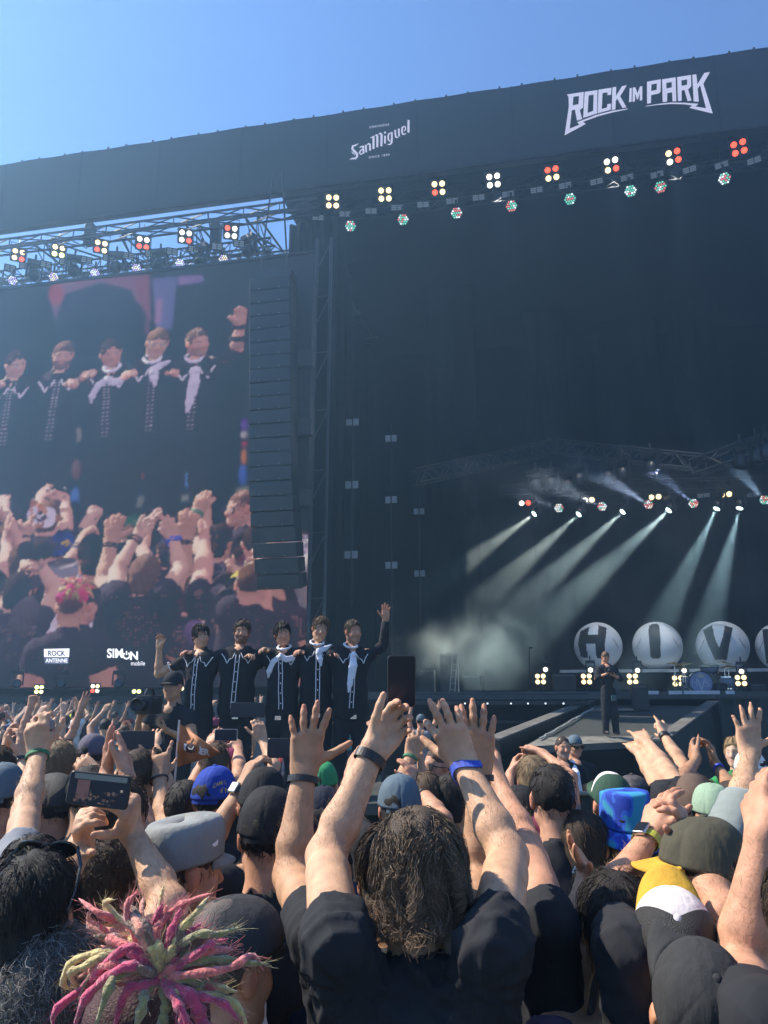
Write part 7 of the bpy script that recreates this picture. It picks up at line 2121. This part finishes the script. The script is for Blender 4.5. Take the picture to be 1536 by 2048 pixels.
def p_cap(a, b, ra, rb, col, dark=None, alpha=1.0):
    ax, ay = a; bx, by = b
    l2 = (bx - ax) ** 2 + (by - ay) ** 2 + 1e-9; l = math.sqrt(l2)
    sg = 1 if ay > by else -1
    def f(x, y):
        t = np.clip(((x - ax) * (bx - ax) + (y - ay) * (by - ay)) / l2, 0, 1)
        r = ra + (rb - ra) * t
        d = np.hypot(x - ax - t * (bx - ax), y - ay - t * (by - ay)) - r
        if dark is None:
            return d, None
        u = -((x - ax) * (by - ay) - (y - ay) * (bx - ax)) / l / r * sg
        s = np.clip(0.45 + u * 0.75, 0, 1)[..., None]
        s = s * s * (3 - 2 * s)
        return d, np.array(col, float) * (1 - s) + np.array(dark, float) * s
    e = max(ra, rb) + 2
    _paint(min(ax, bx) - e, max(ax, bx) + e, min(ay, by) - e, max(ay, by) + e, f, col, alpha)
def p_line(pts, r, col, alpha=1.0):
    for a, b in zip(pts[:-1], pts[1:]):
        p_cap(a, b, r, r, col, None, alpha)
def p_poly(pts, col, dark=None, alpha=1.0):
    xs = [p[0] for p in pts]; ys = [p[1] for p in pts]
    def f(x, y):
        ins = np.zeros(x.shape, bool); dd = np.full(x.shape, 1e9)
        j = len(pts) - 1
        for i in range(len(pts)):
            xi, yi = pts[i]; xj, yj = pts[j]
            if yi != yj:
                ins ^= ((yi > y) != (yj > y)) & (x < (xj - xi) * (y - yi) / (yj - yi) + xi)
            l2 = (xj - xi) ** 2 + (yj - yi) ** 2 + 1e-9
            t = np.clip(((x - xi) * (xj - xi) + (y - yi) * (yj - yi)) / l2, 0, 1)
            dd = np.minimum(dd, np.hypot(x - xi - t * (xj - xi), y - yi - t * (yj - yi)))
            j = i
        d = np.where(ins, -dd, dd)
        if dark is None:
            return d, None
        t = np.clip((x - min(xs)) / (max(xs) - min(xs) + 1e-6), 0, 1)[..., None]
        return d, np.array(col, float) * (1 - t) + np.array(dark, float) * t
    _paint(min(xs) - 2, max(xs) + 2, min(ys) - 2, max(ys) + 2, f, col, alpha)
def p_hand(x, y, ang, sz, col, dark, spread=9, curl=1.0, thumb=1, fing=4):
    """x, y: wrist; ang: direction of the fingers (0 = up, clockwise); sz: wrist to fingertip"""
    a = math.radians(ang)
    ux, uy = math.sin(a), -math.cos(a); vx, vy = -uy * -1, ux * -1
    vx, vy = math.cos(a), math.sin(a)
    P = lambda f, s: (x + ux * f * sz + vx * s * sz, y + uy * f * sz + vy * s * sz)
    p_cap(P(0, 0), P(0.42, 0), 0.15 * sz, 0.21 * sz, col, dark)
    for k in range(fing):
        s = (-0.17, -0.06, 0.06, 0.17)[k] * -thumb
        L = (0.40, 0.50, 0.46, 0.34)[k] * curl
        e = math.radians((-1.4, -0.4, 0.5, 1.5)[k] * spread * -thumb)
        b = P(0.44, s); t = (b[0] + (ux * math.cos(e) + vx * math.sin(e)) * L * sz, b[1] + (uy * math.cos(e) + vy * math.sin(e)) * L * sz)
        p_cap(b, t, 0.066 * sz, 0.05 * sz, col, dark)
    b = P(0.16, 0.14 * thumb); t = P(0.46, 0.36 * thumb)
    p_cap(b, t, 0.085 * sz, 0.055 * sz, col, dark)
# backdrop of the picture
p_poly([(100, 600), (112, 562), (300, 548), (302, 640), (260, 680), (120, 690)], (120, 92, 122), (128, 84, 112))
p_ell(112, 588, 16, 22, (150, 70, 88)); p_poly([(268, 560), (300, 556), (298, 668), (284, 665)], (126, 74, 98))
p_ell(205, 640, 88, 58, (44, 56, 74)); p_poly([(112, 640), (130, 590), (200, 565), (262, 580), (290, 660), (280, 760), (110, 760)], (42, 55, 72))
for i in range(26):
    x = 118 + i * 6.2; y = 585 + 26 * ((i - 12) / 13) ** 2
    p_line([(x + 22, y - 14), (x + 8, y + 12), (x, y + 46)], 1.2, (106, 102, 132), 0.35)
p_poly([(304, 556), (356, 552), (345, 660), (312, 660)], (104, 98, 146), (92, 92, 138)); p_poly([(312, 600), (326, 596), (322, 648), (308, 648)], (150, 110, 150))
p_poly([(356, 552), (408, 548), (407, 566), (357, 572)], (136, 100, 150), (110, 90, 140)); p_poly([(450, 545), (461, 545), (458, 590), (450, 590)], (58, 92, 116))
p_poly([(408, 548), (500, 538), (500, 640), (404, 640)], (30, 44, 58))
p_line([(60, 722), (250, 712)], 4, (70, 78, 92), 0.6)
# stage-pit strip seen between the legs
for (x, y, rx, ry, c) in ((66, 880, 9, 18, (150, 142, 150)), (68, 930, 8, 20, (96, 92, 108)), (25, 975, 5, 8, (168, 174, 188)), (157, 870, 8, 16, (150, 136, 140)), (153, 940, 10, 22, (126, 90, 100)), (152, 1000, 12, 26, (86, 116, 190)), (275, 858, 8, 7, (214, 70, 104)), (276, 880, 7, 12, (196, 140, 140)), (274, 902, 7, 7, (172, 190, 90)), (270, 930, 12, 14, (52, 62, 72)), (263, 970, 17, 30, (88, 128, 206)), (283, 952, 6, 8, (190, 110, 110)), (379, 905, 14, 20, (140, 132, 142)), (379, 930, 12, 14, (48, 58, 70)), (383, 960, 16, 20, (98, 136, 205)), (489, 850, 8, 14, (112, 74, 170)), (488, 870, 8, 8, (196, 180, 190)), (489, 888, 7, 5, (220, 60, 120)), (488, 915, 6, 18, (220, 130, 90)), (486, 950, 9, 22, (80, 110, 200))):
    p_ell(x, y, rx, ry, c, tuple(v * 0.7 for v in c))
p_poly([(240, 1000), (290, 990), (290, 1015), (242, 1018)], (108, 112, 112)); p_poly([(360, 990), (402, 985), (402, 1000), (360, 1004)], (120, 122, 120)); p_poly([(470, 975), (500, 970), (500, 985), (470, 988)], (110, 112, 112))
p_poly([(-50, 1040), (640, 1000), (640, 1392), (-50, 1392)], (20, 28, 38), (26, 24, 34))
rr = random.Random(11)
for i in range(150):                                   # the far rows of the crowd, out of focus
    x = rr.uniform(-50, 640); y = rr.uniform(1010, 1110) if i < 110 else rr.uniform(1080, 1380)
    c = rr.choice(((34, 42, 56), (44, 50, 66), (90, 62, 78), (120, 80, 92), (52, 48, 66), (76, 84, 110), (28, 34, 48), (60, 40, 44), (130, 100, 108)))
    p_ell(x, y, rr.uniform(7, 15), rr.uniform(8, 16), c, tuple(v * 0.6 for v in c))
for _ in range(4):
    Kn = CV.copy()
    for ax in (0, 1):
        Kn = (np.roll(Kn, 2, ax) + np.roll(Kn, 1, ax) + 2 * Kn + np.roll(Kn, -1, ax) + np.roll(Kn, -2, ax)) / 6
    CV = Kn
p_poly([(88, 1298), (139, 1297), (138, 1315), (88, 1315)], (226, 224, 230)); p_poly([(88, 1315), (138, 1315), (137, 1327), (90, 1328)], (60, 62, 88))
# soften a little, as a camera picture would be
Kn = CV.copy()
for ax in (0, 1):
    Kn = (np.roll(Kn, 1, ax) + 2 * Kn + np.roll(Kn, -1, ax)) / 4
CV = Kn
scr_n = 0.45
ss0 = sp(-45, 900, scr_n)[0]; ss1 = sp(622, 900, scr_n)[0]
sz1 = sp(250, 552, scr_n)[1]; sz0 = sp(250, 1374, scr_n)[1]
NXs, NZs = 310, 420
VEIL = np.array([0.010, 0.016, 0.022])
su = np.linspace(ss0, ss1, NXs); zv = np.linspace(sz0, sz1, NZs)
SS, ZZ = np.meshgrid(su, zv)
wp = np.array(W(0, scr_n, 0))[None, None, :] + SS[..., None] * np.array(SX) + np.stack([SS * 0, SS * 0, ZZ], -1)
q = wp - np.array(EYE)
dz_ = q @ np.array(_fw)
PX = 768 + FPX * q[..., 0] / dz_; PY = 1024 - FPX * (q @ np.array(_up)) / dz_
ii = np.clip((PY - Y0).astype(int), 0, HH - 1); jj = np.clip((PX - X0).astype(int), 0, WW - 1)
base_pic = lin(CV[ii, jj])
# ---- the camera picture itself: the people of this place as a long lens behind the crowd sees them
bpy.context.view_layer.update()
def mat_rgb(m_):
    b_ = m_.node_tree.nodes.get('Principled BSDF')
    return np.array(b_.inputs['Base Color'].default_value[:3]) if b_ else np.array((.3, .3, .3))
PTS = []
for o in bpy.data.objects:
    r_ = o
    while r_.parent is not None:
        r_ = r_.parent
    if o.type != 'MESH' or r_.get('category') not in ('person', 'phone', 'flag') or o.name.split('.')[0] in ('hair_strands', 'fuzz', 'belt_buckle', 'button', 'arm_hair', 'seam'):
        continue
    nv_ = len(o.data.vertices)
    if nv_ == 0:
        continue
    co = np.empty(nv_ * 3, F32); o.data.vertices.foreach_get('co', co); co = co.reshape(-1, 3)
    no = np.empty(nv_ * 3, F32); o.data.vertex_normals.foreach_get('vector', no); no = no.reshape(-1, 3)
    Mw = np.array(o.matrix_world)
    co = co @ Mw[:3, :3].T + Mw[:3, 3]; no = no @ Mw[:3, :3].T
    no /= np.linalg.norm(no, axis=1)[:, None] + 1e-9
    if 'tint' in o.data.color_attributes:
        cl = np.empty(nv_ * 4, F32); o.data.color_attributes['tint'].data.foreach_get('color', cl); cl = cl.reshape(-1, 4)[:, :3]
    else:
        cl = np.tile(mat_rgb(o.material_slots[0].material) if o.material_slots and o.material_slots[0].material else np.array((.2, .2, .2)), (nv_, 1))
    e_ = o.data.edges
    ed = 0.03
    if len(e_):
        ks = np.linspace(0, len(e_) - 1, 40).astype(int)
        ed = float(np.median([(o.data.vertices[e_[int(q_)].vertices[0]].co - o.data.vertices[e_[int(q_)].vertices[1]].co).length for q_ in ks]))
    PTS.append((co, no, cl, np.full(nv_, ed)))
Pc = np.concatenate([q_[0] for q_ in PTS]); Pn = np.concatenate([q_[1] for q_ in PTS]); Pl = np.concatenate([q_[2] for q_ in PTS]); Pe = np.concatenate([q_[3] for q_ in PTS])
VC = np.array((2.4, -20.0, 5.05))
m3 = np.array(at(565, 1262, 8.2))
K_ = 96 / 0.405 * (m3[1] - VC[1]) / (667 / NXs)
s3, z3 = sp(222, 700, scr_n)
cx3 = (s3 - ss0) / (ss1 - ss0) * (NXs - 1); cy3 = (z3 - sz0) / (sz1 - sz0) * (NZs - 1)
dy_ = Pc[:, 1] - VC[1]
r3 = (m3 - VC) / (m3[1] - VC[1])
cxp = cx3 + K_ * ((Pc[:, 0] - VC[0]) / dy_ - r3[0]); cyp = cy3 + K_ * 1.03 * ((Pc[:, 2] - VC[2]) / dy_ - r3[2])
# shadow map along the sun
sd_ = np.array(sun_dir); la = unit(np.cross(sd_, (0, 0, 1))); lb_ = np.cross(sd_, la)
lu = np.round((Pc @ la) / .02).astype(int); lv = np.round((Pc @ lb_) / .02).astype(int); ld = Pc @ sd_
lu -= lu.min() - 2; lv -= lv.min() - 2
smp = np.full((lu.max() + 4, lv.max() + 4), -1e9)
for ox in (-1, 0, 1):
    for oy in (-1, 0, 1):
        np.maximum.at(smp, (lu + ox, lv + oy), ld)
lit = (ld > smp[lu, lv] - 0.06).astype(float)
ndl = np.clip(Pn @ sd_, 0, 1) * lit
shade = Pl * (np.array((.42, .40, .50)) * (0.6 + 0.4 * Pn[:, 2:3]) + np.array((1.9, 1.7, 1.45)) * ndl[:, None])
sel = (cxp > -4) & (cxp < NXs + 3) & (cyp > -4) & (cyp < NZs + 3) & ((Pc[:, 1] < 5.5) | (Pc[:, 1] > 7.6)) & (Pc[:, 1] < 9.2)
rad_ = np.clip(np.round(Pe * K_ / dy_ * 0.85 - 0.15), 0, 8).astype(int)
zb = np.full((NZs, NXs), 1e9); pic = np.zeros((NZs, NXs, 3))
for rr_ in range(0, 9):
    q_ = np.where(sel & (rad_ == rr_))[0]
    if len(q_) == 0:
        continue
    for ox in range(-rr_, rr_ + 1):
        for oy in range(-rr_, rr_ + 1):
            if ox * ox + oy * oy > rr_ * rr_ + 0.5:
                continue
            xi = np.round(cxp[q_]).astype(int) + ox; yi = np.round(cyp[q_]).astype(int) + oy
            ok_ = (xi >= 0) & (xi < NXs) & (yi >= 0) & (yi < NZs)
            xi, yi, qq = xi[ok_], yi[ok_], q_[ok_]
            dd_ = dy_[qq] + 0.004 * (abs(ox) + abs(oy))
            od = np.argsort(-dd_)
            xi, yi, qq, dd_ = xi[od], yi[od], qq[od], dd_[od]
            near = dd_ < zb[yi, xi]
            xi, yi, qq, dd_ = xi[near], yi[near], qq[near], dd_[near]
            zb[yi, xi] = dd_; pic[yi, xi] = shade[qq]
have = zb < 1e8
for _ in range(2):                                     # close pin holes
    nb = np.stack([np.roll(np.roll(zb, i_, 0), j_, 1) for i_, j_ in ((0, 1), (0, -1), (1, 0), (-1, 0))])
    npic = np.stack([np.roll(np.roll(pic, i_, 0), j_, 1) for i_, j_ in ((0, 1), (0, -1), (1, 0), (-1, 0))])
    cnt_ = (nb < zb - .12).sum(0)
    bi_ = np.argmin(nb, 0)
    hole = cnt_ >= 3
    zb = np.where(hole, np.take_along_axis(nb, bi_[None], 0)[0], zb)
    pic = np.where(hole[..., None], np.take_along_axis(npic, bi_[None, ..., None], 0)[0], pic)
have = zb < 1e8
pic = 1 - np.exp(-pic * np.array((4.2, 3.2, 4.0)))
# blacks lifted and light clipped as a video chain does
pic = pic * 0.92 + np.array((.016, .020, .028))
full = np.where(have[..., None], pic, base_pic)
for ax in (0, 1):
    full = (np.roll(full, 1, ax) * .5 + 2.4 * full + np.roll(full, -1, ax) * .5) / 3.4
colr = np.clip(full * 2 ** -SC.view_settings.exposure * 0.80 - VEIL, 0.0008, 1)
idx = np.arange(NXs * NZs).reshape(NZs, NXs)
fcs = np.stack([idx[:-1, :-1], idx[:-1, 1:], idx[1:, 1:], idx[1:, :-1]], -1).reshape(-1, 4)
me = bpy.data.meshes.new('live_picture')
me.vertices.add(NXs * NZs); me.vertices.foreach_set('co', wp.reshape(-1))
me.loops.add(len(fcs) * 4); me.loops.foreach_set('vertex_index', fcs.reshape(-1).astype(np.int32))
me.polygons.add(len(fcs)); me.polygons.foreach_set('loop_start', np.arange(len(fcs), dtype=np.int32) * 4)
me.update(); me.validate()
at_ = me.color_attributes.new('picture', 'FLOAT_COLOR', 'POINT')
at_.data.foreach_set('color', np.concatenate([colr.reshape(-1, 3), np.ones((NXs * NZs, 1))], 1).reshape(-1).astype(np.float32))
pm = bpy.data.materials.new('led_screen_picture'); pm.use_nodes = True
nt = pm.node_tree; bs = nt.nodes['Principled BSDF']
an = nt.nodes.new('ShaderNodeAttribute'); an.attribute_name = 'picture'
nt.links.new(an.outputs['Color'], bs.inputs['Emission Color']); bs.inputs['Emission Strength'].default_value = 1.0
bs.inputs['Base Color'].default_value = (0.02, 0.02, 0.02, 1); bs.inputs['Roughness'].default_value = 0.7
me.materials.append(pm)
scr = thing('video_screen', 'huge video screen at the left showing five band members above raised hands', 'video screen', W((ss0 + ss1) / 2, scr_n, sz0))
link('live_picture', me, scr)
m = MB(); m.sbox((ss0 + ss1) / 2, scr_n + 0.16, (sz0 + sz1) / 2, (ss1 - ss0) / 2, 0.13, (sz1 - sz0) / 2); m.build('cabinet_back', black_metal, scr)
m = MB(); m.sbox((ss0 + ss1) / 2, scr_n + 0.05, sz1 + 0.05, (ss1 - ss0) / 2 + 0.05, 0.12, 0.05); m.sbox(ss1 + 0.03, scr_n + 0.05, (sz0 + sz1) / 2, 0.03, 0.12, (sz1 - sz0) / 2); m.build('frame', black_metal, scr)
cap_m = mat('caption_glow', (0.5, 0.5, 0.5), 0.7, emit=(0.78, 0.78, 0.82), estr=0.85)
cap_d = mat('caption_dark', (0.05, 0.05, 0.07), 0.7)
def caption(txt, x0, x1, y0, y1, mt, **k):
    m = MB(); text_fit(m, txt, lambda u, v: spw(x0 + (x1 - x0) * u, y0 + (y1 - y0) * v, scr_n - 0.012), **k); m.build('caption', mt, scr)
caption('SIM', 214, 246, 1316, 1297, cap_m, bold=0.03); caption('N', 260, 276, 1320, 1303, cap_m, bold=0.03); caption('mobile', 262, 290, 1331, 1322, cap_m)
m = MB(); f3 = lambda x, y: spw(x, y, scr_n - 0.012)
ribbon(m, [(253 + 6.5 * math.sin(a * 0.62 + 0.6), 1311 - 6.5 * math.cos(a * 0.62 + 0.6)) for a in range(9)], 3.2, f3); ribbon(m, [(253, 1302), (253, 1310)], 2.6, f3); m.build('caption', cap_m, scr)
m = MB(); flat_poly(m, [[(88, 1298), (139, 1297), (138, 1314), (88, 1314)]], lambda x, y: spw(x, y, scr_n - 0.006)); m.build('caption_board', cap_m, scr)
m = MB(); flat_poly(m, [[(88, 1315), (138, 1315), (137, 1328), (90, 1328)]], lambda x, y: spw(x, y, scr_n - 0.006)); m.build('caption_board', mat('caption_grey', (0.05, 0.05, 0.07), 0.7, emit=(.10, .11, .18), estr=.6), scr)
caption('ROCK', 96, 131, 1312, 1301, cap_d, bold=0.03); caption('ANTENNE', 91, 135, 1325, 1317, cap_m, bold=0.015)
# ================================================================== air: thin festival haze, and stage smoke
def volume_box(name, c, h, dens, col, aniso, X=Vector((1, 0, 0)), Y=Vector((0, 1, 0)), noise=None, label=None):
    m = MB(); m.box(c, h[0], h[1], h[2], X, Y)
    mt = bpy.data.materials.new(name + '_air'); mt.use_nodes = True
    nt = mt.node_tree
    nt.nodes.remove(nt.nodes['Principled BSDF'])
    pv = nt.nodes.new('ShaderNodeVolumePrincipled')
    pv.inputs['Color'].default_value = (*col, 1)
    pv.inputs['Density'].default_value = dens
    pv.inputs['Anisotropy'].default_value = aniso
    nt.links.new(pv.outputs[0], nt.nodes['Material Output'].inputs['Volume'])
    if noise:
        tc = nt.nodes.new('ShaderNodeTexCoord')
        no = nt.nodes.new('ShaderNodeTexNoise'); no.inputs['Scale'].default_value = noise[0]; no.inputs['Detail'].default_value = 3.0; no.inputs['Distortion'].default_value = 0.6
        mr = nt.nodes.new('ShaderNodeMapRange'); mr.inputs[1].default_value = noise[1]; mr.inputs[2].default_value = noise[2]; mr.inputs[3].default_value = dens * 0.12; mr.inputs[4].default_value = dens
        nt.links.new(tc.outputs['Object'], no.inputs['Vector']); nt.links.new(no.outputs['Fac'], mr.inputs[0])
        if len(noise) > 3:                              # thins out towards the sides, no hard faces
            mr.inputs[3].default_value = 0.0
            sb = nt.nodes.new('ShaderNodeVectorMath'); sb.operation = 'SUBTRACT'; sb.inputs[1].default_value = (.5, .5, .5)
            nt.links.new(tc.outputs['Generated'], sb.inputs[0])
            ln = nt.nodes.new('ShaderNodeVectorMath'); ln.operation = 'LENGTH'; nt.links.new(sb.outputs[0], ln.inputs[0])
            m2 = nt.nodes.new('ShaderNodeMapRange'); m2.interpolation_type = 'SMOOTHSTEP'; m2.inputs[1].default_value = .48; m2.inputs[2].default_value = noise[3]; m2.inputs[3].default_value = 0; m2.inputs[4].default_value = 1
            nt.links.new(ln.outputs['Value'], m2.inputs[0])
            mu = nt.nodes.new('ShaderNodeMath'); mu.operation = 'MULTIPLY'
            nt.links.new(mr.outputs[0], mu.inputs[0]); nt.links.new(m2.outputs[0], mu.inputs[1]); nt.links.new(mu.outputs[0], pv.inputs['Density'])
        else:
            nt.links.new(mr.outputs[0], pv.inputs['Density'])
    o = m.build(name, mt)
    o['kind'] = 'stuff'
    if label:
        o['label'] = label
    return o
volume_box('haze', (0, 20, 10.8), (160, 160, 11.9), 0.0062, (0.36, 0.66, 1.0), 0.66)
s0 = sp(940, 1150, 6)[0]; s1 = sR - 1
smk = volume_box('smoke', W((s0 + s1) / 2, 7.0, 5.9), ((s1 - s0) / 2, 5.5, 3.6), 0.045, (0.95, 1.0, 0.98), 0.3, SX, SN, noise=(0.42, 0.40, 0.70), label='pale drifting stage smoke lit by the beam lights')
smk.data.materials[0].cycles.volume_sampling = 'MULTIPLE_IMPORTANCE' if hasattr(smk.data.materials[0], 'cycles') else 'MULTIPLE_IMPORTANCE'
p_a = sp(815, 1300, 4.0); p_b = sp(1090, 1235, 4.0)
puff = volume_box('smoke', W((p_a[0] + p_b[0]) / 2 - .4, 4.2, 3.7), ((p_b[0] - p_a[0]) / 2 + .6, 2.0, 1.5), 0.34, (0.95, 1.0, 0.95), 0.2, SX, SN, noise=(0.8, 0.44, 0.74, 0.15), label='pale smoke billowing low at the left of the main stage')
for (px, py, tg, en) in ((877, 376, (880, 1280), 1500), (1104, 347, (1010, 1290), 1500)):
    p = spw(px, py, 1.4)
    spot(p, spw(*tg, 4.5) - p, en, (0.95, 1.0, 0.88), 16, 0.8, 0.15)
SC.cycles.volume_step_rate = 5.0
SC.cycles.volume_max_steps = 80
